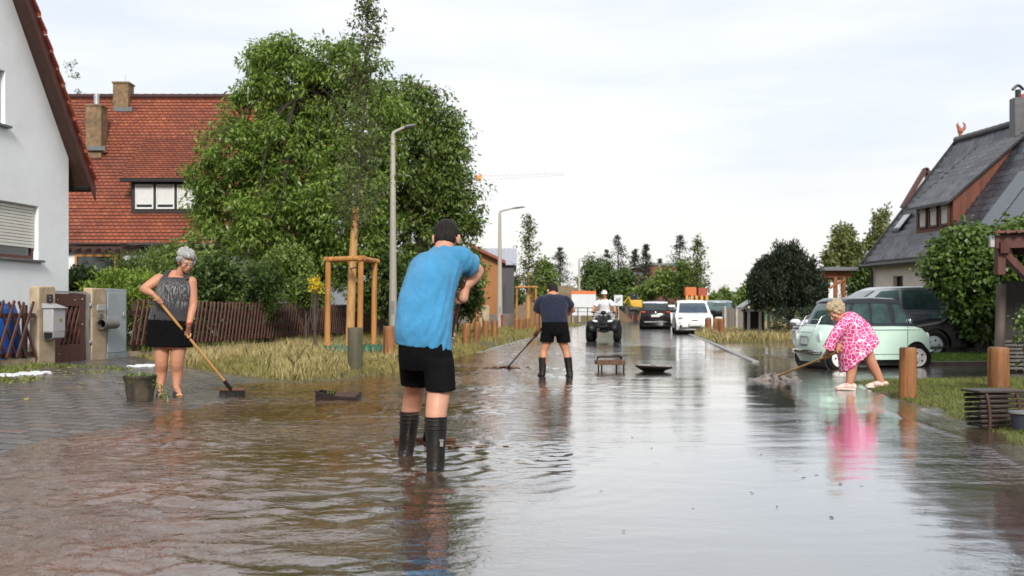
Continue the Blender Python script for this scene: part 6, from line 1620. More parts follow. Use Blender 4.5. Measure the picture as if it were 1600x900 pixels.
# --- pale car beyond the SUV and dark car with red tail light
p = ybase(1049, 74)
t, body, cab, sd_, shp = car('white_car', 'white car half hidden between the dark SUV and the white hatchback', p, hd + PI, 4.2, 1.76, 1.5,
    [(-2.05, .4), (-2.1, .6), (-2.05, .95), (-1.9, 1.0), (0, .96), (1.0, .93), (1.7, .82), (2.0, .65), (2.1, .5), (2.08, .35)], .95, (-1.3, 1.3), .32, M_wht, M_wht, M_wht, (-2.0, -1.4, .2, 1.1, 1.48), {'side': [('side_window', [(-1.5, 1.0), (.7, 1.0), (.15, 1.36), (-1.2, 1.36)])]})
p = ybase(1117, 53)
t, body, cab, sd_, shp = car('dark_hatchback', 'dark hatchback with a red tail light behind the bollards', p, hd + .05, 4.1, 1.76, 1.5,
    [(-1.98, .4), (-2.05, .6), (-2.03, .9), (-1.9, .98), (0, .96), (1.0, .93), (1.7, .82), (2.0, .65), (2.05, .5), (2.03, .35)], .95, (-1.28, 1.28), .32, M_blk, M_blk, paint('blue_grey_roof', (.22, .27, .32), .25), (-1.95, -1.4, .2, 1.1, 1.48), {'side': [('side_window', [(-1.5, 1.0), (.7, 1.0), (.15, 1.36), (-1.2, 1.36)])], 'm': M_carglass_l})
for s in (-1, 1):
    b = MB(); b.ell((-1.98, s * .66, .86), (.07, .2, .1), None, 12, 8); b.build('tail_light', M_lens_r, t)
b = MB(); b.box((-2.06, 0, .62), (.03, .5, .11)); b.build('number_plate', M_platew, t)

# --- quad bike (x forward)
M_plastic = mat('black_plastic', (.006, .006, .007), .45, var=.2, spec=.3)
qp = ybase(944, 35.2); qyaw = math.atan2(-1, -.16)
Q = thing('quad_bike', 'black quad bike driving towards the camera', 'quad bike', qp, qyaw)
def atv_wheel(x, y, r, w, s):
    R = Matrix.Rotation(PI / 2, 3, 'X'); b = MB()
    n = 32; rings = []
    for q, z in ((.45, -.46), (.80, -.5), (.95, -.42), (1, -.25), (1, .25), (.95, .42), (.80, .5), (.45, .46)):
        rings.append([V(x + r * q * (1 + (.035 if (k % 2 and .3 < q > .9) else 0)) * math.cos(2 * PI * k / n), y + z * w, r + r * q * (1 + (.035 if (k % 2 and q > .9) else 0)) * math.sin(2 * PI * k / n)) for k in range(n)])
    b.loft(rings); t = b.build('wheel', M_tyre, Q)
    b = MB(); b.lathe([(r * .45, -s * .40 * w), (r * .42, -s * .34 * w), (r * .15, -s * .30 * w), (r * .12, -s * .42 * w), (.004, -s * .44 * w)], (x, y, r), 18, R); b.build('rim', M_chrome, t)
for s in (-1, 1): atv_wheel(.62, s * .46, .28, .21, s); atv_wheel(-.58, s * .43, .28, .26, s)
b = MB(); b.tube([V(-.7, 0, .42), V(0, 0, .36), V(.6, 0, .42)], [(.13, .1)] * 3, n=10, sub=3, side=(0, 1, 0)); b.box((0, 0, .45), (.7, .3, .3)); b.build('frame', M_plastic, Q, bevel=.03)
for s in (-1, 1):
    b = MB(); b.loft([[V(.62 + .36 * math.cos(a), s * y, .30 + .36 * math.sin(a) + dz) for a, dz in ((.15, 0), (.6, .02), (1.1, .04), (1.6, .05), (2.1, .03), (2.6, 0))] for y in (.22, .40, .52)] , caps=False, closed=False); ob = b.build('mudguard', M_plastic, Q, fix=False); so_ = ob.modifiers.new('s', 'SOLIDIFY'); so_.thickness = .02
    b = MB(); b.loft([[V(-.58 + .36 * math.cos(a), s * y, .30 + .36 * math.sin(a) + dz) for a, dz in ((.4, 0), (.9, .03), (1.4, .05), (1.9, .05), (2.6, .02))] for y in (.2, .40, .52)], caps=False, closed=False); ob = b.build('mudguard', M_plastic, Q, fix=False); so_ = ob.modifiers.new('s', 'SOLIDIFY'); so_.thickness = .02
b = MB(); b.loft([[V(x, y, z) for y, z in ((-w, z0), (-w * .9, z1), (0, z1 + .03), (w * .9, z1), (w, z0))] for x, w, z0, z1 in ((.15, .16, .5, .78), (.45, .3, .5, .80), (.75, .33, .48, .72), (.88, .26, .46, .62))]); b.build('front_cowl', M_plastic, Q)
for s in (-1, 1):
    b = MB(); b.ell((.80, s * .25, .68), (.06, .10, .045), Matrix.Rotation(s * .2, 3, 'X'), 12, 8); b.build('headlight', M_lens_w, Q)
    b = MB(); b.tube([V(.25, s * .15, .70), V(.55, s * .28, .45), V(.62, s * .38, .30)], .02, n=6); b.build('suspension_arm', M_greymetal, Q)
b = MB()
for z, x in ((.36, .93), (.50, .97), (.62, .95)): b.tube([V(x - .05, -.22, z), V(x, 0, z), V(x - .05, .22, z)], .016, n=6, sub=3)
for y in (-.13, .13): b.tube([V(.9, y, .32), V(.97, y, .5), V(.92, y, .66)], .016, n=6)
b.build('bull_bar', M_plastic, Q)
b = MB()
for x in (.5, .62, .74, .86): b.tube([V(x, -.34, .84), V(x, .34, .84)], .012, n=6)
for y in (-.34, .34): b.tube([V(.42, y, .84), V(.9, y, .84)], .012, n=6)
for x, y in ((.5, -.25), (.5, .25), (.84, -.2), (.84, .2)): b.tube([V(x, y, .84), V(x, y, .72)], .01, n=6)
b.build('front_rack', M_plastic, Q)
b = MB()
for x in (-.9, -.75, -.6): b.tube([V(x, -.42, .80), V(x, .42, .80)], .012, n=6)
for y in (-.42, .42): b.tube([V(-.92, y, .80), V(-.5, y, .80)], .012, n=6); b.tube([V(-.9, y, .80), V(-.92, y, 1.1), V(-.6, y, 1.1), V(-.5, y, .80)], .012, n=6)
b.build('rear_rack', M_plastic, Q)
b = MB(); b.tube([V(-.62, 0, .76), V(-.3, 0, .80), V(.1, 0, .76)], [(.17, .06), (.16, .06), (.12, .05)], n=12, sub=4, round_ends=True, side=(0, 1, 0)); b.build('seat', mat('seat_black', (.02, .02, .02), .6), Q)
b = MB(); b.tube([V(.25, -.38, .98), V(.32, -.2, .96), V(.35, 0, .92), V(.32, .2, .96), V(.25, .38, .98)], .014, n=8, sub=3); b.tube([V(.35, 0, .92), V(.45, 0, .72)], .03, n=8); b.ell((.36, 0, .97), (.07, .10, .07)); b.build('handlebar', M_plastic, Q)
for s in (-1, 1):
    b = MB(); b.tube([V(.28, s * .30, .97), V(.24, s * .42, .985)], .02, n=8); b.build('grip', M_tyre, Q)
# ================================================================ people and their brooms
def skin(name, col): 
    m = mat(name, col, .5, var=.12, scale=9, alt=(min(1, col[0] * 1.12), col[1] * 1.0, col[2] * .95), dirt=(col[0] * .95, col[1] * .72, col[2] * .66), dscale=11, damt=.5, spec=.4)
    m.node_tree.nodes['Principled BSDF'].inputs['Subsurface Weight'].default_value = .06
    m.node_tree.nodes['Principled BSDF'].inputs['Subsurface Radius'].default_value = (.02, .008, .004)
    return m
M_skin_a = skin('skin_fair', (.50, .27, .185))
M_skin_b = skin('skin_tanned', (.46, .235, .145))
M_skin_c = skin('skin_ruddy', (.50, .25, .16))
M_lip = mat('lips', (.30, .10, .08), .45)
M_eye = mat('eye_white', (.7, .68, .65), .2); M_iris = mat('iris', (.04, .03, .025), .15)

def cloth(name, col, var=.08, rough=.85, bump=.35, bscale=22):
    m = mat(name, col, rough, var=var, scale=3.5, spec=.2, rvar=.03)
    nt = m.node_tree; b = nt.nodes['Principled BSDF']
    if not b.inputs['Normal'].is_linked:
        n = N(nt, 'ShaderNodeTexNoise', Scale=bscale, Detail=3.0, Roughness=.5); L(nt, coords(nt, (1, 1, .45), rot=(0, .5, 0)), n.inputs['Vector'])
        f = N(nt, 'ShaderNodeTexNoise', Scale=500.0, Detail=1.0); L(nt, coords(nt), f.inputs['Vector'])
        a = N(nt, 'ShaderNodeMath', operation='MULTIPLY_ADD'); L(nt, f.outputs[0], a.inputs[0]); a.inputs[1].default_value = .12; L(nt, n.outputs[0], a.inputs[2])
        bp = N(nt, 'ShaderNodeBump', Strength=min(1, bump * 1.6), Distance=.05); L(nt, a.outputs[0], bp.inputs['Height']); L(nt, bp.outputs[0], b.inputs['Normal'])
        r_ = N(nt, 'ShaderNodeTexNoise', noise_type='RIDGED_MULTIFRACTAL', Scale=4.5, Detail=1.5, Roughness=.45); L(nt, coords(nt, (1.2, 1.2, .42), rot=(.25, .55, 0)), r_.inputs['Vector'])
        b2 = N(nt, 'ShaderNodeBump', Strength=min(1, bump * 1.3), Distance=.028); L(nt, r_.outputs[0], b2.inputs['Height']); L(nt, bp.outputs[0], b2.inputs['Normal']); L(nt, b2.outputs[0], b.inputs['Normal'])
        b.inputs['Sheen Weight'].default_value = .12
    return m

def join_mesh(name, meshes):
    bm = bmesh.new()
    for m in meshes: bm.from_mesh(m)
    out = bpy.data.meshes.new(name); bm.to_mesh(out); bm.free(); return out

def crumple(me, amp, freq=(9, 9, 4), seed=0, ridged=True, axis=None):
    n = len(me.vertices); co = np.empty(n * 3, np.float32); me.vertices.foreach_get('co', co); co = co.reshape(-1, 3)
    no = np.empty(n * 3, np.float32); me.vertices.foreach_get('normal', no); no = no.reshape(-1, 3)
    p = co.astype(float)
    if axis is not None:
        ax = np.array(axis) / np.linalg.norm(axis); al = p @ ax; side = p - al[:, None] * ax
        u = side[:, 0] * freq[0] + side[:, 1] * freq[1]; v = al * freq[2]
    else: u = p[:, 0] * freq[0] + p[:, 1] * freq[1] * .7; v = p[:, 2] * freq[2]
    a = pnoise(u + seed, v, seed + 1); c = pnoise(u * 2.1 + 3, v * 1.7 + p[:, 1] * 4, seed + 2)
    d = ((.5 - np.abs(a)) * 1.2 - .35 if ridged else a) + .45 * c
    co += no * (d * amp)[:, None].astype(np.float32)
    me.vertices.foreach_set('co', co.ravel()); me.update()

def ring2(f, k, yh, Y, n=26, dy=0.0, sq=1.0):
    """elliptical ring between two photo points at depth Y; half depth yh"""
    a = P(f[0], f[1], Y); c = P(k[0], k[1], Y); m = (a + c) / 2 + V(0, dy, 0); u = (a - c) / 2
    out = []
    for i in range(n):
        t = 2 * PI * i / n; cx, sx = math.cos(t), math.sin(t)
        cx = math.copysign(abs(cx) ** sq, cx); sx = math.copysign(abs(sx) ** sq, sx)
        out.append(m + u * cx + V(0, yh * sx, 0))
    return out

def refine(rings, sub=4):
    out = []; n = len(rings)
    for i in range(n - 1):
        r0, r1, r2, r3 = rings[max(i - 1, 0)], rings[i], rings[i + 1], rings[min(i + 2, n - 1)]
        for s in range(sub):
            t = s / sub
            out.append([.5 * ((2 * b) + (-a + c) * t + (2 * a - 5 * b + 4 * c - d) * t * t + (-a + 3 * b - 3 * c + d) * t ** 3) for a, b, c, d in zip(r0, r1, r2, r3)])
    out.append(rings[-1]); return out

def head_axes(face, tilt_up=V(0, 0, 1)):
    f = Vector(face).normalized(); x = f.cross(tilt_up).normalized(); z = x.cross(f)
    return Matrix((x, f, z)).transposed()

def add_head(mb, c, R, k=1.0, neck=None, neck_r=.055):
    T = lambda *p: Vector(c) + R @ (V(*p) * k)
    E = lambda p, r: mb.ell(T(*p), tuple(q * k for q in r), R, 20, 14)
    E((0, -.012, .03), (.076, .097, .092)); E((0, .026, -.05), (.056, .064, .062)); E((0, .064, -.088), (.024, .022, .02))
    E((0, .07, .03), (.052, .022, .014))
    for s in (-1, 1):
        E((s * .036, .056, -.025), (.028, .028, .03)); E((s * .083, -.004, -.006), (.011, .024, .034)); E((s * .088, -.014, .006), (.008, .018, .026))
    mb.tube([T(0, .086, .02), T(0, .104, -.008), T(0, .110, -.026)], [.009 * k, .012 * k, .016 * k], n=8, round_ends=True)
    E((0, .083, -.062), (.026, .014, .012))
    if neck is not None: mb.tube([T(0, -.03, -.03), Vector(neck)], [neck_r * k, neck_r * 1.1 * k], n=14, round_ends=True)

def add_face(par, org, c, R, k=1.0, glasses=False, brow=(.12, .1, .09)):
    T = lambda *p: Vector(c) + R @ (V(*p) * k)
    for s in (-1, 1):
        b = MB(org); b.ell(T(s * .031, .078, .008), .0125 * k, R, 12, 8); e = b.build('eye', M_eye, par)
        b = MB(org); b.ell(T(s * .031, .0885, .007), (.006 * k, .003 * k, .006 * k), R, 10, 6); b.build('iris', M_iris, e)
        b = MB(org); b.tube([T(s * .016, .092, .030), T(s * .032, .093, .034), T(s * .05, .082, .028)], [.004 * k, .005 * k, .003 * k], n=6, sub=2); b.build('eyebrow', mat('brow_%d' % int(brow[0] * 100), brow, .8), par)
    b = MB(org); b.tube([T(-.024, .088, -.061), T(0, .097, -.060), T(.024, .088, -.061)], [(.002 * k, .003 * k), (.005 * k, .006 * k), (.002 * k, .003 * k)], n=8, sub=3); b.build('mouth', M_lip, par)
    if glasses:
        b = MB(org)
        for s in (-1, 1):
            ring = [T(s * .033 + .023 * math.cos(t), .104, .006 + .019 * math.sin(t)) for t in np.linspace(0, 2 * PI, 17)]
            b.tube(ring, .0018 * k, n=5); b.tube([T(s * .056, .104, .012), T(s * .08, .0, .012)], .0018 * k, n=5)
        b.tube([T(-.01, .105, .01), T(.01, .105, .01)], .0018 * k, n=5); b.build('glasses', M_metal, par)

def add_hair(par, org, c, R, k, m, style='short', seed=0):
    T = lambda *p: Vector(c) + R @ (V(*p) * k)
    b = MB(org); rnd = random.Random(seed)
    E = lambda p, r: b.ell(T(*p), tuple(q * k for q in r), R, 20, 14)
    if style == 'short':
        E((0, -.024, .042), (.081, .096, .086)); E((0, -.05, -.018), (.072, .064, .072)); E((0, .02, .098), (.06, .06, .032)); 
        for s in (-1, 1): E((s * .071, -.004, .034), (.010, .04, .045))
    else:
        E((0, -.03, .05), (.093, .10, .092)); E((0, -.05, -.005), (.082, .07, .07)); E((0, .035, .095), (.07, .055, .045))
        for i in range(46):
            a = rnd.uniform(0, 2 * PI); z = rnd.uniform(-.02, .125); q = math.sqrt(max(.05, 1 - ((z - .04) / .1) ** 2))
            p = (.088 * q * math.cos(a), -.03 + .10 * q * math.sin(a), z + .01)
            if p[1] > .045 and z < .07: continue
            E(p, (.026, .026, .022))
    me = fuse(b, .0045 * k, 3 if style == 'short' else 9, .5, 'hair')
    crumple(me, .006 * k, (60, 60, 28), seed, axis=tuple(R @ V(0, .5, 1)))
    return link('hair', me, m, par, smooth=0) if False else _smooth(link('hair', me, m, par, smooth=180))
def _smooth(o): return o

def hair_mat(name, c1, c2):
    m = mat(name, c1, .5, var=.3, alt=c2, scale=60, stretch=(1, 1, .25), bump=.7, bscale=110, spec=.15); return m

def grip(mb, s, axis, palm, k=1.0, flip=1, thumb=1, R=.021):
    """fingers closed round a stick through s along axis; palm = direction from the stick to the palm"""
    a = Vector(axis).normalized(); n = Vector(palm); n = (n - a * n.dot(a)).normalized(); t = a.cross(n) * flip
    s = Vector(s)
    arc = lambda off, rr, ang: s + a * off + n * (rr * math.cos(ang)) + t * (rr * math.sin(ang))
    lens = (3.5, 3.9, 3.7, 3.1)
    for i in range(4):
        off = (i - 1.5) * .0205 * k; L_ = lens[i]
        pts = [arc(off, R * 1.75 * k, -.3), arc(off, R * 1.5 * k, .55), arc(off * 1.02, R * 1.28 * k, 1.45), arc(off, R * 1.12 * k, 2.5), arc(off * .96, R * 1.1 * k, L_)]
        mb.tube(pts, [.0105 * k, .0105 * k, .010 * k, .009 * k, .0075 * k], n=8, sub=3, round_ends=True)
    e = thumb * .042 * k
    pts = [s + n * R * 1.9 * k + a * e * .6 - t * .012, arc(e, R * 1.6 * k, -.7), arc(e * 1.15, R * 1.3 * k, -1.5), arc(e * .95, R * 1.2 * k, -2.3)]
    mb.tube(pts, [.014 * k, .0125 * k, .011 * k, .009 * k], n=8, sub=3, round_ends=True)
def palm_of(mb, wrist, s, axis, palm, k=1.0, R=.021):
    a = Vector(axis).normalized(); n = Vector(palm); n = (n - a * n.dot(a)).normalized()
    c = Vector(s) + n * (R * 1.75 * k); t = a.cross(n)
    mb.tube([Vector(wrist), (Vector(wrist) + c) / 2, c], [.029 * k, .030 * k, .034 * k], n=12, sub=2, round_ends=True)
    mb.ell(c, (.043 * k, .034 * k, .017 * k), Matrix((a, t, n)).transposed(), 14, 10)

def finish_person(mb, fingers, org, m, label, voxel=.007, name='person'):
    body = fuse(mb, voxel, 5, .5, 'person_skin')
    fin = MB(org); fin.v, fin.f, fin.u = fingers.v, fingers.f, fingers.u
    fm = fin.mesh('fingers')
    me = join_mesh('person', [body, fm])
    o = link(name, me, m, None, smooth=180); o.location = org
    return tag(o, label, 'person')

def garment(name, mb, m, par, voxel=.008, it=3, amp=.006, freq=(16, 16, 6), seed=1, axis=None):
    me = fuse(mb, voxel, it, .5, name)
    if amp: crumple(me, amp, freq, seed, axis=axis)
    return link(name, me, m, par, smooth=180)

def limb(mb, pts, rad, n=16, sub=4): mb.tube(pts, rad, n=n, sub=sub, round_ends=True)

def broom(label, top, head, width, hdir, m_stick, m_block, m_brist, r=.0125, bl=.07, group=None, sub_stick=None, bh=.055):
    top = Vector(top); head = Vector(head); d = (head - top).normalized()
    t = thing('broom', label, 'broom', head, group=group)
    b = MB(head); b.tube([top, head - d * .06], [r, r], n=10, round_ends=True); st = b.build('handle', m_stick, t)
    if sub_stick: b = MB(head); b.tube([top.lerp(head, .45), head - d * .02], r * 1.08, n=10); b.build('metal_shaft', sub_stick, st)
    h = Vector(hdir).normalized(); h.z = 0; h.normalize(); q = h.cross(V(0, 0, 1)); s2 = q
    b = MB(head); b.tube([head - d * .16, head - d * .02], [r * 1.5, r * 1.7], n=10); b.build('socket', M_iron, t)
    b = MB(head); c = head + V(0, 0, bh * .3); b.beam(c - h * width / 2, c + h * width / 2, .055, .032, V(0, 0, 1)); b.build('block', m_block, t, bevel=.008)
    b = MB(head); rnd = random.Random(3); n = int(width / .011)
    for i in range(n):
        for j in (-1, 0, 1):
            p = c - h * (width / 2 - .008) + h * ((width - .016) * i / (n - 1)) + q * (j * .018) - V(0, 0, .012); e = p + V(0, 0, -bl) + q * (j * .012 + rnd.uniform(-.01, .01)) + h * rnd.uniform(-.008, .008)
            b.tube([p, e], [.0045, .003], n=4)
    b.build('bristles', m_brist, t, smooth=0)
    return t
M_handle = mat('broom_handle', (.50, .26, .085), .45, var=.2, scale=8, stretch=(1, 1, .1))
M_handle_d = mat('dark_broom_handle', (.075, .022, .014), .4, var=.3, scale=8)
M_bblock = mat('broom_block', (.10, .038, .016), .6, var=.25)
M_brist_r = mat('red_brown_bristles', (.13, .05, .028), .7, var=.5, scale=60)
M_brist_b = mat('black_bristles', (.02, .016, .014), .7, var=.4, scale=60)
M_rubber = mat('black_rubber', (.006, .006, .006), .42, var=.3, scale=6, spec=.3, dirt=(.06, .035, .02), dscale=9, damt=.45, bump=.12, bscale=20)
M_short = cloth('black_cotton', (.0045, .0045, .005), .3); M_short.node_tree.nodes['Principled BSDF'].inputs['Sheen Weight'].default_value = 0; M_short.node_tree.nodes['Principled BSDF'].inputs['Specular IOR Level'].default_value = .08

# ---------------------------------------------------------------- man in the blue shirt (seen from behind, bent over a broom)
def blue_man():
    org = V(-.62, 6.85, 0)
    b = MB(org); f = MB(org)
    Lk = [P(648, 568, 6.88), P(649, 605, 7.0), P(642, 640, 7.09), P(637, 694, 7.13)]
    Rk = [P(683, 570, 6.76), P(685, 612, 6.62), P(681, 650, 6.55), P(681, 712, 6.53)]
    limb(b, Lk, [.082, .073, .066, .045]); limb(b, Rk, [.082, .076, .069, .047])
    b.ell(P(665, 545, 6.82), (.15, .11, .11))
    # trunk
    b.tube([P(664, 545, 6.8), P(666, 490, 6.82), P(672, 450, 6.89), P(684, 415, 6.97), P(692, 396, 7.03)], [(.15, .11), (.15, .11), (.15, .11), (.135, .095), (.07, .055)], n=20, sub=4, round_ends=True, side=(1, 0, 0))
    hc = P(697.5, 374.5, 7.13); R = head_axes((.10, .86, -.50))
    add_head(b, hc, R, 1.05, P(692, 398, 7.02), .06)
    # right arm
    stk_t, stk_b = P(724, 445, 7.02), P(663, 692, 7.85)
    ax = stk_b - stk_t
    def on(py): 
        tt = (py - 445) / (692 - 445); return stk_t.lerp(stk_b, .0) + ax * ((P(0, py, 7.1).z - stk_t.z) / (stk_b.z - stk_t.z))
    sR = on(461); sL = on(529)
    Rsh, Rel, Rwr = P(716, 409, 7.0), P(745, 424, 7.12), P(728, 447, 7.05)
    limb(b, [Rsh, Rsh.lerp(Rel, .5) + V(0, 0, .012), Rel], [.060, .064, .052]); limb(b, [Rel, Rel.lerp(Rwr, .35), Rwr], [.052, .054, .034])
    palm_of(b, Rwr, sR, ax, V(.5, -.9, .3), 1.05); grip(f, sR, ax, V(.5, -.9, .3), 1.05, flip=-1)
    Lsh, Lel, Lwr = P(668, 421, 7.06), P(655, 470, 7.32), P(689, 520, 7.32)
    limb(b, [Lsh, Lsh.lerp(Lel, .5), Lel], [.056, .058, .050]); limb(b, [Lel, Lel.lerp(Lwr, .35), Lwr], [.050, .050, .034])
    palm_of(b, Lwr, sL, ax, V(-.6, -.2, .3), 1.05); grip(f, sL, ax, V(-.6, -.25, .3), 1.05, flip=1)
    o = finish_person(b, f, org, M_skin_a, 'person in a bright blue T-shirt and black rubber boots bending over a broom', .0065)
    add_face(o, org, hc, R, 1.05)
    add_hair(o, org, hc, R, 1.06, hair_mat('dark_hair', (.009, .007, .0055), (.026, .021, .018)), 'short', 3)
    # T-shirt
    g = MB(org)
    rings = refine([ring2((705, 549), (619, 537), .165, 6.80, sq=.9), ring2((706, 515), (617.5, 512), .165, 6.80, sq=.9), ring2((709, 478), (621, 478), .16, 6.83, sq=.9), ring2((715, 446), (629, 448), .16, 6.88, sq=.9), ring2((724, 421), (638, 421), .155, 6.94, sq=.9), ring2((725, 404), (650, 402), .14, 6.99), ring2((715, 391), (670, 390), .10, 7.03), ring2((707, 384.5), (681, 384), .072, 7.06)], 5)
    g.loft(rings)
    g.tube([P(706, 404, 6.98), P(722, 407, 6.96), P(734, 415, 7.03)], [(.085, .09), (.084, .088), (.080, .084)], n=18, sub=4)
    g.tube([P(668, 410, 7.02), P(656, 420, 7.1), P(655, 442, 7.2)], [.085, .085, .080], n=18, sub=4)
    garment('t_shirt', g, cloth('blue_cotton', (.055, .27, .50), .2, bump=.5, bscale=14), o, .0075, 3, .020, (10, 10, 2.6), 5, axis=(.35, .3, 1))
    g = MB(org); pts = [P(697 + 25 * math.cos(a) * .9, 388.5 + 4.5 * math.sin(a), 7.03 + .075 * math.sin(a)) for a in np.linspace(0, 2 * PI, 25)]
    # shorts
    g = MB(org)
    g.loft(refine([ring2((704, 530), (623, 528), .155, 6.80), ring2((708, 560), (622, 555), .175, 6.80), ring2((707, 580), (625, 577), .15, 6.8), ], 3))
    g.loft(refine([ring2((668, 560), (622, 555), .14, 6.88), ring2((670, 585), (625, 582), .13, 6.93), ring2((671, 605), (626, 602), .125, 6.96)], 3))
    g.loft(refine([ring2((709, 560), (660, 562), .15, 6.74), ring2((711, 590), (663, 590), .13, 6.68), ring2((712, 610), (665, 611), .115, 6.62)], 3))
    garment('shorts', g, M_short, o, .0075, 3, .006, (14, 14, 5), 9)
    # rubber boots
    for pts, rr, ins in (([P(640.5, 643, 7.09), P(639, 665, 7.11), P(636, 693, 7.13), P(633, 712, 7.14)], [(.068, .074), (.064, .072), (.056, .064), (.055, .07)], Lk), ([P(681, 651, 6.55), P(681, 675, 6.545), P(681, 706, 6.53), P(680, 732, 6.53)], [(.072, .078), (.069, .076), (.060, .068), (.058, .074)], Rk)):
        g = MB(org); g.tube(pts, rr, n=22, sub=6, side=(1, 0, 0))
        e = pts[-1]; g.tube([e + V(0, -.04, .0), e + V(0, .08, -.01), e + V(0, .19, -.025)], [(.050, .05), (.052, .045), (.044, .03)], n=14, sub=4, round_ends=True, side=(1, 0, 0))
        g.tube([e + V(0, -.075, -.05), e + V(0, -.072, -.015)], [(.05, .012)] * 2, n=10, side=(1, 0, 0))
        bt = garment('rubber_boot', g, M_rubber, o, .006, 2, .003, (12, 12, 9), 4)
        g = MB(org)
        for dz in (0.0, -.022, -.05, -.075):
            p = pts[0].lerp(pts[1], -dz / .1 if dz else 0.02); r_ = rr[0]
            g.tube([p + V(r_[0] * 1.02 * math.cos(a), r_[1] * 1.02 * math.sin(a), 0) for a in np.linspace(0, 2 * PI, 29)], .0045, n=6)
        g.build('ribbed_collar', M_rubber, bt)
    g = MB(org); p = P(690, 694, 6.455); g.box(p, (.02, .004, .03)); g.box(p + V(0, 0, .024), (.026, .004, .012)); g.build('boot_mark', mat('boot_mark', (.2, .2, .19), .5), o)
    broom('wide broom with a dark handle and reddish bristles, held by the blue shirted person', stk_t - ax.normalized() * .03, P(664, 690, 7.78), .47, V(1, .05, 0), M_handle_d, M_bblock, M_brist_r, .0145, .055)
    b = MB(); c = P(664, 698, 7.7); rnd = random.Random(2)
    for i in range(70): 
        p = c + V(rnd.gauss(.12, .2), rnd.gauss(-.05, .05), 0); p.z = .002; r = rnd.uniform(.006, .018); b.ell(p, (r * 1.9, r, r * .35), None, 7, 5)
    tag(b.build('debris', mat('sludge', (.14, .075, .04), .35, var=.5, scale=30), None, smooth=60), 'sludge pushed up by the broom', None, None, 'stuff')
blue_man()

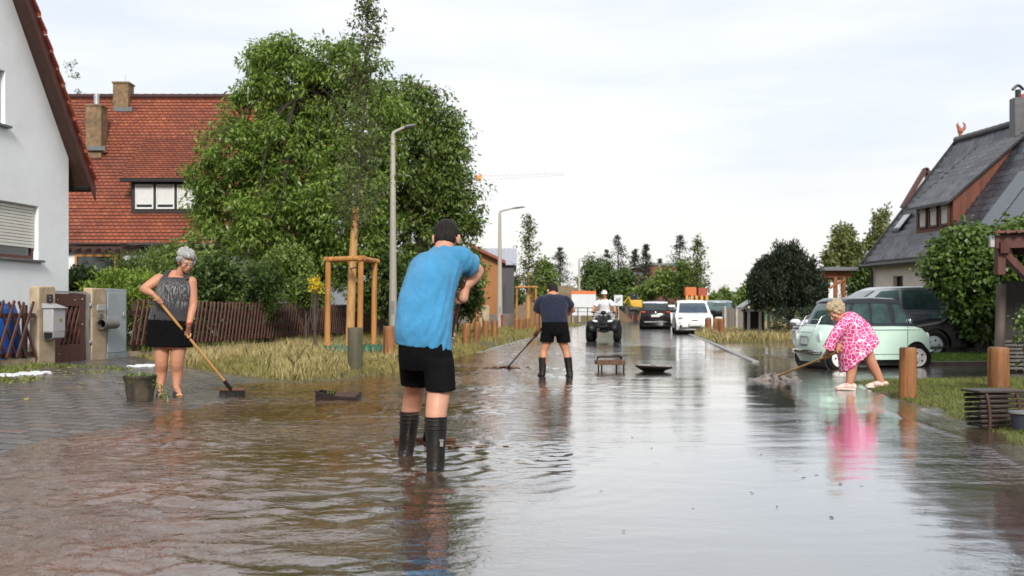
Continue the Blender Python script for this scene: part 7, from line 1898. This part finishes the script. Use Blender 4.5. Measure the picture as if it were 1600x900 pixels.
# ---------------------------------------------------------------- grey haired woman with a broom, left
def grey_woman():
    base = at(265, 619); Y = base.y; org = base; zf = base.z
    b = MB(org); f = MB(org)
    for hip, kn, cf, an, toe in (((252, 528), (252.5, 563), (252, 582), (250.5, 606), (251, 614)), ((281, 528), (277, 563), (277, 582), (275.5, 606), (281, 615.5))):
        limb(b, [P(*hip, Y), P(*kn, Y - .02), P(cf[0], cf[1], Y + .03), P(*an, Y)], [.098, .076, .066, .036])
        a = P(*an, Y); tt = P(toe[0], toe[1] + 1, Y - .17); limb(b, [a + V(0, .03, -.02), a.lerp(tt, .5), tt], [.036, .034, .026])
        for i in range(5): q = tt + V((i - 2) * .016, -.01 + abs(i - 1) * .006, -.004); limb(b, [q, q + V(0, -.028, -.004)], [.011, .008], 8, 1)
    b.tube([P(266, 525, Y), P(267, 495, Y), P(271, 468, Y), P(273, 448, Y), P(274, 434, Y + .02)], [(.20, .14), (.20, .14), (.185, .135), (.19, .12), (.12, .07)], n=20, sub=4, round_ends=True, side=(1, 0, 0))
    hc = P(291, 410, Y - .06); R = head_axes((.52, -.74, -.42), V(.06, 0, 1))
    add_head(b, hc, R, 1.0, P(278, 434, Y + .01), .05)
    st, sb = P(243, 464, Y - .30), P(364, 612, Y + .15)
    sb = at(367, 620) + V(-.03, 0, .07); ax = sb - st
    s1 = st + ax * .045; s2 = st + ax * .385
    Rsh, Rel, Rwr = P(249, 436, Y), P(224.5, 452, Y - .10), P(238, 459, Y - .27)
    limb(b, [Rsh, Rsh.lerp(Rel, .5), Rel], [.066, .062, .048]); limb(b, [Rel, Rel.lerp(Rwr, .4), Rwr], [.047, .046, .030])
    palm_of(b, Rwr, s1, ax, V(-.5, .3, .7), .95); grip(f, s1, ax, V(-.5, .3, .7), .95, flip=1, thumb=-1)
    Lsh, Lel, Lwr = P(299, 440, Y), P(302, 477, Y - .02), P(295, 508, Y - .15)
    limb(b, [Lsh, Lsh.lerp(Lel, .5), Lel], [.062, .056, .046]); limb(b, [Lel, Lel.lerp(Lwr, .4), Lwr], [.045, .044, .030])
    palm_of(b, Lwr, s2, ax, V(.4, .3, .6), .95); grip(f, s2, ax, V(.4, .3, .6), .95, flip=-1)
    o = finish_person(b, f, org, M_skin_b, 'grey haired person in a grey sleeveless top and black shorts sweeping with a long broom', .0075)
    add_face(o, org, hc, R, 1.0, True, (.3, .28, .26))
    add_hair(o, org, hc, R, 1.06, hair_mat('silver_hair', (.22, .215, .21), (.50, .49, .48)), 'curly', 4)
    g = MB(org)
    g.loft(refine([ring2((301, 503), (232, 499), .17, Y), ring2((299, 480), (238, 478), .165, Y), ring2((301, 458), (244, 456), .165, Y - .02), ring2((300, 444), (247, 443), .15, Y - .01), ring2((296, 434), (252, 433), .115, Y)], 4))
    for xa, xb in (((256, 436), (266, 424)), ((292, 437), (287, 426))):
        g.tube([P(*xa, Y - .085), P((xa[0] + xb[0]) / 2, xb[1] + 1, Y - .03), P(*xb, Y + .02), P(xa[0], xa[1] - 4, Y + .1)], [(.030, .009)] * 4, n=10, sub=4, side=(1, 0, 0))
    m = cloth('grey_jersey', (.042, .042, .045), .15)
    nt = m.node_tree; bs = nt.nodes['Principled BSDF']; old = bs.inputs['Base Color'].links[0].from_socket
    n = N(nt, 'ShaderNodeTexNoise', Scale=1.0, Detail=4.0, Roughness=.7); L(nt, coords(nt, (95, 95, 7)), n.inputs['Vector'])
    sx = nt.nodes.new('ShaderNodeSeparateXYZ'); L(nt, coords(nt), sx.inputs[0])
    w = ramp(nt, sx.outputs[2], [(.0, (0, 0, 0)), (1.02, (0, 0, 0))]); mr = N(nt, 'ShaderNodeMapRange', From_Min=1.0, From_Max=1.08); L(nt, sx.outputs[2], mr.inputs[0]); m2 = N(nt, 'ShaderNodeMapRange', From_Min=1.36, From_Max=1.27); L(nt, sx.outputs[2], m2.inputs[0])
    mm = N(nt, 'ShaderNodeMath', operation='MULTIPLY'); L(nt, mr.outputs[0], mm.inputs[0]); L(nt, m2.outputs[0], mm.inputs[1])
    m3 = N(nt, 'ShaderNodeMath', operation='MULTIPLY'); L(nt, mm.outputs[0], m3.inputs[0]); L(nt, ramp(nt, n.outputs[0], [(.5, (0, 0, 0)), (.62, (1, 1, 1))]), m3.inputs[1])
    L(nt, mixc(nt, m3.outputs[0], old, (.30, .30, .30)), bs.inputs['Base Color'])
    garment('tank_top', g, m, o, .0075, 2, .007, (14, 14, 7), 6)
    g = MB(org); g.loft(refine([ring2((299, 494), (234, 490), .16, Y), ring2((300, 515), (231, 512), .175, Y), ring2((301, 542), (228, 541), .18, Y)], 4))
    garment('shorts', g, M_short, o, .008, 2, .012, (26, 26, 2.5), 8)
    for an, toe in (((250.5, 606), (251, 614)), ((275.5, 606), (281, 615.5))):
        a = P(*an, Y); tt = P(toe[0], toe[1] + 1, Y - .17); d = (tt - a); d.z = 0; d.normalize(); s = d.cross(V(0, 0, 1))
        z = min(a.z, tt.z) - .045; g = MB(org)
        h0 = V(a.x, a.y, tt.z - .03) - d * .06; h1 = V(tt.x, tt.y, tt.z - .03) + d * .03
        g.tube([h0, h0.lerp(h1, .5), h1], [(.038, .012), (.045, .013), (.042, .011)], n=12, sub=4, round_ends=True, side=tuple(s)); sl = g.build('sandal', mat('sandal_sole', (.22, .13, .06), .7), o)
        g = MB(org)
        for q in (.3, .55, .78):
            c = h0.lerp(h1, q); g.tube([c - s * .045, c - s * .034 + V(0, 0, .05), c + V(0, 0, .068 - .02 * q), c + s * .034 + V(0, 0, .05), c + s * .045], [(.014, .005)] * 5, n=8, sub=3, side=tuple(d))
        g.build('strap', mat('sandal_navy', (.012, .02, .045), .5), sl)
    w_ = Lwr + V(0, -.002, .02); g = MB(org); g.tube([w_ + V(.036 * math.cos(a), .036 * math.sin(a), .01 * math.cos(a)) for a in np.linspace(0, 2 * PI, 17)], [(.009, .005)] * 17, n=6); g.box(w_ + V(.02, -.036, 0), (.026, .012, .024)); g.build('wristwatch', mat('watch_red', (.35, .04, .03), .4), o)
    for s in (-1, 1): pass
    broom('long broom with a pale wooden handle and black bristles, held by the grey haired person', st, sb, .30, V(1, .1, 0), M_handle, M_bblock, M_brist_b, .015, .075)
grey_woman()

# ---------------------------------------------------------------- woman in the pink dress, bent over, right
def pink_woman():
    Y = 13.3; org = V(4.4, Y, gz(4.4, Y)); b = MB(org); f = MB(org)
    limb(b, [P(1345, 536, Y - .09), P(1333, 566, Y - .10), P(1330, 582, Y - .09), P(1327, 602, Y - .10)], [.085, .070, .064, .038])
    limb(b, [P(1349, 534, Y + .09), P(1361, 566, Y + .10), P(1368, 580, Y + .11), P(1378, 599, Y + .10)], [.085, .072, .065, .038])
    b.tube([P(1346, 532, Y), P(1342, 526, Y), P(1332, 513, Y), P(1321, 502, Y), P(1315, 496, Y)], [(.13, .11), (.14, .12), (.15, .11), (.12, .09), (.06, .06)], n=20, sub=4, round_ends=True, side=(0, 1, 0))
    hc = P(1306.5, 488, Y - .02); R = head_axes((-.72, -.30, -.62), V(-.2, 0, 1)); add_head(b, hc, R, 1.0, P(1318, 499, Y), .052)
    st, sb = P(1312, 549, Y - .2), at(1205, 597) + V(0, 0, .05); ax = sb - st
    s1 = st + ax * .17; s2 = st + ax * .02
    sh, el, wr = P(1320, 507, Y - .12), P(1301, 531, Y - .22), P(1293.5, 548, Y - .19)
    limb(b, [sh, sh.lerp(el, .5), el], [.062, .056, .044]); limb(b, [el, el.lerp(wr, .4), wr], [.044, .042, .030])
    palm_of(b, wr, s1, ax, V(0, -.1, 1), .95); grip(f, s1, ax, V(.1, -.3, 1), .95, flip=1)
    sh, el, wr = P(1321, 507, Y + .11), P(1312, 530, Y + .14), P(1311, 542, Y - .08)
    limb(b, [sh, sh.lerp(el, .5), el], [.060, .054, .044]); limb(b, [el, el.lerp(wr, .4), wr], [.043, .042, .030])
    palm_of(b, wr, s2, ax, V(0, .4, 1), .95); grip(f, s2, ax, V(0, .4, 1), .95, flip=-1)
    o = finish_person(b, f, org, M_skin_c, 'fair haired person in a pink and white patterned dress bending over a broom', .0075)
    add_face(o, org, hc, R, 1.0, False, (.35, .28, .2))
    add_hair(o, org, hc, R, 1.04, hair_mat('blond_hair', (.36, .27, .16), (.58, .48, .33)), 'curly', 6)
    g = MB(org)
    g.loft(refine([ring2((1309, 500), (1318, 489), .07, Y), ring2((1306, 508), (1333, 487.5), .15, Y), ring2((1307, 522), (1353, 502), .20, Y), ring2((1309, 541), (1362, 512), .20, Y), ring2((1310, 561), (1369, 525), .225, Y), ring2((1313, 583), (1373, 531), .24, Y)], 4))
    for s, pts in ((-1, [P(1322, 503, Y - .13), P(1310, 517, Y - .2), P(1300, 533, Y - .225), P(1294, 545, Y - .20)]), (1, [P(1322, 503, Y + .13), P(1314, 517, Y + .16), P(1311, 529, Y + .13), P(1311, 536, Y + .02)])):
        g.tube(pts, [.078, .072, .066, .078], n=16, sub=4)
    m, nt, bs = _new('pink_print'); vo = nt.nodes.new('ShaderNodeTexVoronoi'); vo.feature = 'DISTANCE_TO_EDGE'; vo.inputs['Scale'].default_value = 19.0
    nn = N(nt, 'ShaderNodeTexNoise', Scale=6.0, Detail=2.0); c0 = coords(nt); L(nt, c0, nn.inputs['Vector'])
    va = nt.nodes.new('ShaderNodeVectorMath'); va.operation = 'MULTIPLY_ADD'; L(nt, nn.outputs[1], va.inputs[0]); va.inputs[1].default_value = (.09, .09, .09); L(nt, c0, va.inputs[2]); L(nt, va.outputs[0], vo.inputs['Vector'])
    v2 = nt.nodes.new('ShaderNodeTexVoronoi'); v2.inputs['Scale'].default_value = 19.0; L(nt, va.outputs[0], v2.inputs['Vector'])
    pk = ramp(nt, v2.outputs['Color'], [(.2, (.52, .025, .16)), (.8, (.66, .07, .27))])
    L(nt, mixc(nt, ramp(nt, vo.outputs[0], [(.03, (1, 1, 1)), (.06, (0, 0, 0))]), pk, (.82, .74, .76)), bs.inputs['Base Color']); bs.inputs['Roughness'].default_value = .8
    garment('dress', g, m, o, .0075, 3, .014, (13, 13, 4), 7, axis=(-.4, .2, 1))
    for an, dx, dz in ((P(1327, 602, Y - .10), -.06, 0), (P(1378, 599, Y + .10), -.10, .0)):
        g = MB(org); heel = an + V(.05, 0, -.02); toe = an + V(dx - .10, -.03, -.035)
        g.tube([heel, an.lerp(toe, .35) + V(0, 0, .0), toe], [(.042, .05), (.045, .045), (.04, .028)], n=14, sub=4, round_ends=True, side=(0, 1, 0))
        sh_ = garment('trainer', g, mat('trainer_pink', (.66, .30, .27), .7, var=.4, alt=(.78, .68, .6), scale=18), o, .006, 2, 0)
        g = MB(org); d = V(0, 0, -.035); g.tube([heel + d, an.lerp(toe, .35) + d, toe + V(-.005, 0, -.012)], [(.046, .016), (.048, .016), (.042, .014)], n=14, sub=4, round_ends=True, side=(0, 1, 0)); g.build('sole', mat('trainer_sole', (.72, .68, .6), .6), sh_)
    broom('pale handled broom pushing silt, held by the person in the pink dress', st - ax.normalized() * .04, sb, .34, V(.35, 1, 0), M_handle, M_bblock, M_brist_b, .0155, .06)
    c = at(1208, 598); b = MB(c); rnd = random.Random(8)
    for i in range(90):
        p = c + V(rnd.gauss(.03, .17), rnd.gauss(.05, .16), 0); r = rnd.uniform(.02, .055); p.z = gz(p.x, p.y) + .012 + rnd.random() * .13 * math.exp(-((p - c).length / .2) ** 2); b.ell(p, (r * 1.3, r * 1.1, r * .9), None, 8, 6)
    me = fuse(b, .012, 2, .5, 'silt_heap'); crumple(me, .012, (25, 25, 25), 3, False); ob = link('silt_heap', me, mat('silt', (.13, .085, .06), .4, var=.5, alt=(.30, .26, .24), scale=9, bump=.6, bscale=50), None, smooth=180); ob.location = c
    tag(ob, 'heap of grey brown silt and leaves in front of the pink dressed person\'s broom', 'silt heap')
pink_woman()

# ---------------------------------------------------------------- man in navy, seen from behind
def navy_man():
    Y = 16.0; org = V(.68, Y, 0); b = MB(org); f = MB(org)
    limb(b, [P(858, 525, Y), P(850, 547, Y + .02), P(849, 560, Y), P(848, 582, Y)], [.085, .062, .060, .042]); limb(b, [P(876, 525, Y), P(884, 547, Y + .02), P(887, 560, Y), P(889.5, 584, Y)], [.085, .062, .060, .042])
    b.tube([P(867, 509, Y), P(866, 498, Y + .03), P(865, 478, Y + .12), P(864, 464, Y + .22)], [(.15, .11), (.155, .105), (.175, .11), (.12, .08)], n=20, sub=4, round_ends=True, side=(1, 0, 0))
    hc = P(863.5, 455, Y + .36); R = head_axes((-.25, .80, -.6)); add_head(b, hc, R, 1.0, P(864, 465, Y + .2), .055)
    st, sb = P(846, 514, Y + .34), at(792, 579) + V(0, 0, .04); ax = sb - st
    s1 = st + ax * .16; s2 = st + ax * (-.14)
    sh, el, wr = P(844, 471, Y + .17), P(839.5, 495, Y + .25), P(841, 516, Y + .35)
    limb(b, [sh, sh.lerp(el, .5), el], [.062, .056, .043]); limb(b, [el, el.lerp(wr, .4), wr], [.043, .042, .030]); palm_of(b, wr, s1, ax, V(.2, -.5, .7), 1.0); grip(f, s1, ax, V(.2, -.5, .7), 1.0, flip=1)
    sh, el, wr = P(884, 470, Y + .17), P(895, 484, Y + .28), P(873, 500, Y + .45)
    limb(b, [sh, sh.lerp(el, .5), el], [.062, .056, .043]); limb(b, [el, el.lerp(wr, .4), wr], [.043, .042, .030]); palm_of(b, wr, s2, ax, V(.8, 0, .3), 1.0); grip(f, s2, ax, V(.8, 0, .3), 1.0, flip=-1)
    o = finish_person(b, f, org, M_skin_b, 'person in a navy T-shirt, black shorts and short black boots seen from behind', .008)
    add_face(o, org, hc, R); add_hair(o, org, hc, R, 1.0, hair_mat('dark_hair', (.009, .007, .0055), (.026, .021, .018)), 'short', 9)
    g = MB(org)
    g.loft(refine([ring2((888, 509), (846, 508), .15, Y + .02), ring2((887, 492), (845, 492), .15, Y + .06), ring2((888, 475), (843, 475), .15, Y + .14), ring2((885, 464), (845, 464), .12, Y + .2), ring2((872, 458.5), (856, 458.5), .07, Y + .25)], 4))
    for pts in ([P(849, 468, Y + .19), P(843, 474, Y + .18), P(840.5, 486, Y + .22)], [P(880, 468, Y + .19), P(886, 472, Y + .19), P(891, 479, Y + .24)]): g.tube(pts, [.085, .082, .078], n=16, sub=4)
    garment('t_shirt', g, cloth('navy_cotton', (.012, .016, .035), .12), o, .008, 3, .009, (14, 14, 4), 15)
    g = MB(org); g.loft(refine([ring2((887, 503), (847, 503), .14, Y), ring2((889, 518), (846, 518), .16, Y), ring2((885, 525), (850, 525), .13, Y)], 3))
    g.loft(refine([ring2((868, 515), (846, 515), .13, Y), ring2((865, 535), (843, 534), .12, Y + .01)], 4)); g.loft(refine([ring2((889, 515), (867, 515), .13, Y), ring2((892, 535), (870, 535.5), .12, Y + .01)], 4))
    garment('shorts', g, M_short, o, .008, 3, .007, (14, 14, 5), 16)
    for a, t_ in ((P(848, 558, Y), P(847.5, 585, Y)), (P(887, 558, Y), P(890.5, 587, Y))):
        g = MB(org); g.tube([a, a.lerp(t_, .6), t_], [(.066, .07), (.055, .06), (.052, .07)], n=18, sub=4, side=(1, 0, 0)); g.tube([t_ + V(0, -.04, 0), t_ + V(-.02, .07, -.01), t_ + V(-.03, .17, -.02)], [(.048, .045), (.05, .04), (.04, .03)], n=12, sub=3, round_ends=True, side=(1, 0, 0))
        garment('boot', g, M_rubber, o, .0075, 2, .004, (14, 14, 14), 17)
    broom('scraper broom with a silver lower shaft, held by the person in the navy T-shirt', st - ax.normalized() * .25, sb, .40, V(1, .3, 0), M_black, M_iron, M_brist_b, .015, .045, sub_stick=M_metal)
    c = at(786, 579); b = MB(c); rnd = random.Random(18)
    for i in range(46):
        p = c + V(rnd.gauss(-.05, .22), rnd.gauss(0, .08), 0); r = rnd.uniform(.015, .04); p.z = .006 + .03 * math.exp(-((p - c).length / .2) ** 2); b.ell(p, (r * 1.6, r, r * .7), None, 8, 6)
    me = fuse(b, .012, 2, .5, 'silt_heap'); crumple(me, .01, (25, 25, 25), 5, False); ob = link('silt_heap', me, mat('silt_brown', (.13, .07, .04), .4, var=.5, scale=9, bump=.6, bscale=50), None, smooth=180); ob.location = c
    tag(ob, 'small brown silt heap in front of the navy shirted person\'s scraper', 'silt heap')
navy_man()

# ---------------------------------------------------------------- rider on the quad bike
def rider():
    org = Vector(qp); Rz = Matrix.Rotation(qyaw, 3, 'Z'); W = lambda *p: org + Rz @ V(*p)
    b = MB(org); f = MB(org)
    fw = Rz @ V(1, 0, 0); sd = Rz @ V(0, 1, 0)
    for s in (-1, 1):
        limb(b, [W(-.25, s * .10, .88), W(.12, s * .27, .90), W(.10, s * .30, .62), W(.02, s * .30, .40)], [.09, .062, .056, .042])
        sh, el, wr = W(-.12, s * .19, 1.36), W(-.02, s * .36, 1.14), W(.21, s * .38, 1.03)
        limb(b, [sh, sh.lerp(el, .5), el], [.06, .054, .043]); limb(b, [el, wr], [.043, .03]); g0 = W(.25, s * .38, .985); palm_of(b, wr, g0, sd, V(0, 0, 1) - fw * .5); grip(f, g0, sd, V(0, 0, 1) - fw * .5, 1, flip=-1)
    b.tube([W(-.28, 0, .88), W(-.25, 0, 1.1), W(-.15, 0, 1.32), W(-.12, 0, 1.42)], [(.17, .13), (.17, .13), (.185, .12), (.09, .07)], n=18, sub=4, round_ends=True, side=tuple(sd))
    hc = W(-.06, 0, 1.60); R = head_axes(fw + V(0, 0, -.12)); add_head(b, hc, R, 1.0, W(-.12, 0, 1.42), .055)
    o = finish_person(b, f, org, M_skin_c, 'person in a white shirt and white helmet riding the quad bike', .009)
    add_face(o, org, hc, R, 1.0, True)
    T = lambda *p: hc + R @ V(*p)
    g = MB(org); n = 24; rings = []
    for q in np.linspace(0, 1, 8):
        a = q * PI / 2 * .97; rings.append([T(.105 * math.cos(a) * math.cos(2 * PI * k / n), -.008 + .13 * math.cos(a) * math.sin(2 * PI * k / n), .028 + .125 * math.sin(a)) for k in range(n)])
    g.loft(rings); g.tube([T(.1 * math.cos(t), .02 + .13 * math.sin(t), .035) for t in np.linspace(.5, PI - .5, 9)], [(.03, .006)] * 9, n=8, side=tuple(R @ V(0, 1, 0)))
    he = g.build('helmet', mat('white_helmet', (.74, .74, .72), .35), o)
    g = MB(org)
    for x in (-.05, 0, .05): g.tube([T(x, .095, .09), T(x * .9, .05, .145), T(x * .8, -.03, .158)], [(.009, .003)] * 3, n=6, sub=3, side=tuple(R @ V(1, 0, 0)))
    g.build('helmet_vents', mat('vent_grey', (.2, .21, .22), .5), he)
    g = MB(org); g.tube([W(-.29, 0, .86), W(-.25, 0, 1.1), W(-.16, 0, 1.30), W(-.125, 0, 1.43)], [(.2, .16), (.195, .155), (.20, .14), (.10, .08)], n=20, sub=5, side=tuple(sd))
    for s in (-1, 1): g.tube([W(-.13, s * .15, 1.35), W(-.10, s * .24, 1.30), W(-.04, s * .32, 1.19)], [.085, .08, .078], n=14, sub=3)
    garment('shirt', g, cloth('white_cotton', (.76, .75, .77), .03), o, .009, 2, .009, (14, 14, 5), 21)
    g = MB(org)
    for s in (-1, 1): g.tube([W(-.27, s * .09, .88), W(.12, s * .27, .91), W(.11, s * .30, .62), W(.04, s * .30, .42)], [.11, .082, .076, .068], n=16, sub=4, round_ends=True)
    g.ell(W(-.27, 0, .9), (.19, .19, .12)); garment('trousers', g, cloth('pale_grey_cotton', (.42, .43, .46), .06), o, .009, 2, .006, (14, 14, 5), 22)
    for s in (-1, 1):
        g = MB(org); a = W(.02, s * .30, .37); g.tube([a - fw * .05, a + fw * .08, a + fw * .2], [(.045, .05), (.048, .045), (.04, .03)], n=12, sub=3, round_ends=True, side=tuple(sd)); g.build('boot', M_rubber, o)
rider()
# ================================================================ sky, sun, camera
def build_world():
    w = bpy.data.worlds.new('World'); SC.world = w; w.use_nodes = True
    nt = w.node_tree; bg = nt.nodes['Background']
    sky = nt.nodes.new('ShaderNodeTexSky'); sky.sky_type = 'NISHITA'; sky.sun_disc = False
    sky.sun_elevation = math.radians(33); sky.sun_rotation = math.radians(SUN_ROT)
    sky.air_density = 1.0; sky.dust_density = 2.0; sky.ozone_density = 1.0
    tc = nt.nodes.new('ShaderNodeTexCoord')
    mp = nt.nodes.new('ShaderNodeMapping'); mp.inputs['Scale'].default_value = (1.2, 1.2, 6.5); mp.inputs['Location'].default_value = (3.7, 1.3, .55); L(nt, tc.outputs['Generated'], mp.inputs[0])
    n = N(nt, 'ShaderNodeTexNoise', Scale=1.7, Detail=7.0, Roughness=.52); L(nt, mp.outputs[0], n.inputs['Vector'])
    n2 = N(nt, 'ShaderNodeTexNoise', Scale=3.1, Detail=6.0, Roughness=.5); L(nt, mp.outputs[0], n2.inputs['Vector'])
    # overcast deck: bright white with blue-grey bands, a warmer pale band above the horizon
    k = 1 / .1
    deck = ramp(nt, n.outputs[0], [(.34, (.76, .82, .915)), (.47, (.88, .915, .96)), (.58, (.98, .983, .985))])
    sx = nt.nodes.new('ShaderNodeSeparateXYZ'); L(nt, tc.outputs['Generated'], sx.inputs[0])
    warm = ramp(nt, sx.outputs[2], [(.0, (.55,) * 3), (.07, (.75,) * 3), (.17, (0, 0, 0))])
    wm = N(nt, 'ShaderNodeMath', operation='MULTIPLY'); L(nt, warm, wm.inputs[0]); L(nt, ramp(nt, n2.outputs[0], [(.35, (.35,) * 3), (.6, (1, 1, 1))]), wm.inputs[1])
    deck = mixc(nt, wm.outputs[0], deck, (1.0, .945, .895))
    sc = nt.nodes.new('ShaderNodeVectorMath'); sc.operation = 'SCALE'; L(nt, deck, sc.inputs[0]); sc.inputs['Scale'].default_value = k * SKY_K
    c = mixc(nt, .9, sky.outputs[0], sc.outputs[0])
    L(nt, c, bg.inputs[0]); bg.inputs[1].default_value = .1
SUN_ROT, SKY_K = 174, .74
build_world()
sd = bpy.data.lights.new('sun', 'SUN'); sd.energy = 2.7; sd.angle = math.radians(14); sd.color = (1, .95, .88)
so = bpy.data.objects.new('sun', sd); COL.objects.link(so)
el, az = math.radians(33), math.radians(SUN_ROT)
dirn = V(math.sin(az) * math.cos(el), math.cos(az) * math.cos(el), math.sin(el))     # towards the sun
so.rotation_euler = (-dirn).to_track_quat('-Z', 'Y').to_euler()

cd = bpy.data.cameras.new('camera'); cam = bpy.data.objects.new('camera', cd); COL.objects.link(cam)
cam.location = (0, 0, CAM_H); cam.rotation_euler = (math.radians(90), 0, 0)
cd.sensor_width = 36; cd.lens = 36 * FPX / 1600; cd.shift_y = (HOR - 450) / 1600
cd.clip_start = .05; cd.clip_end = 6000
cd.dof.use_dof = True; cd.dof.focus_distance = 7.6; cd.dof.aperture_fstop = 3.6
SC.camera = cam
SC.render.engine = 'CYCLES'
SC.cycles.use_denoising = True
SC.cycles.max_bounces = 8; SC.cycles.transparent_max_bounces = 8
SC.cycles.caustics_reflective = False; SC.cycles.caustics_refractive = False
SC.view_settings.view_transform = 'Standard'; SC.view_settings.look = 'None'
SC.view_settings.exposure = 0.56; SC.view_settings.gamma = 1; SC.view_settings.use_curve_mapping = False
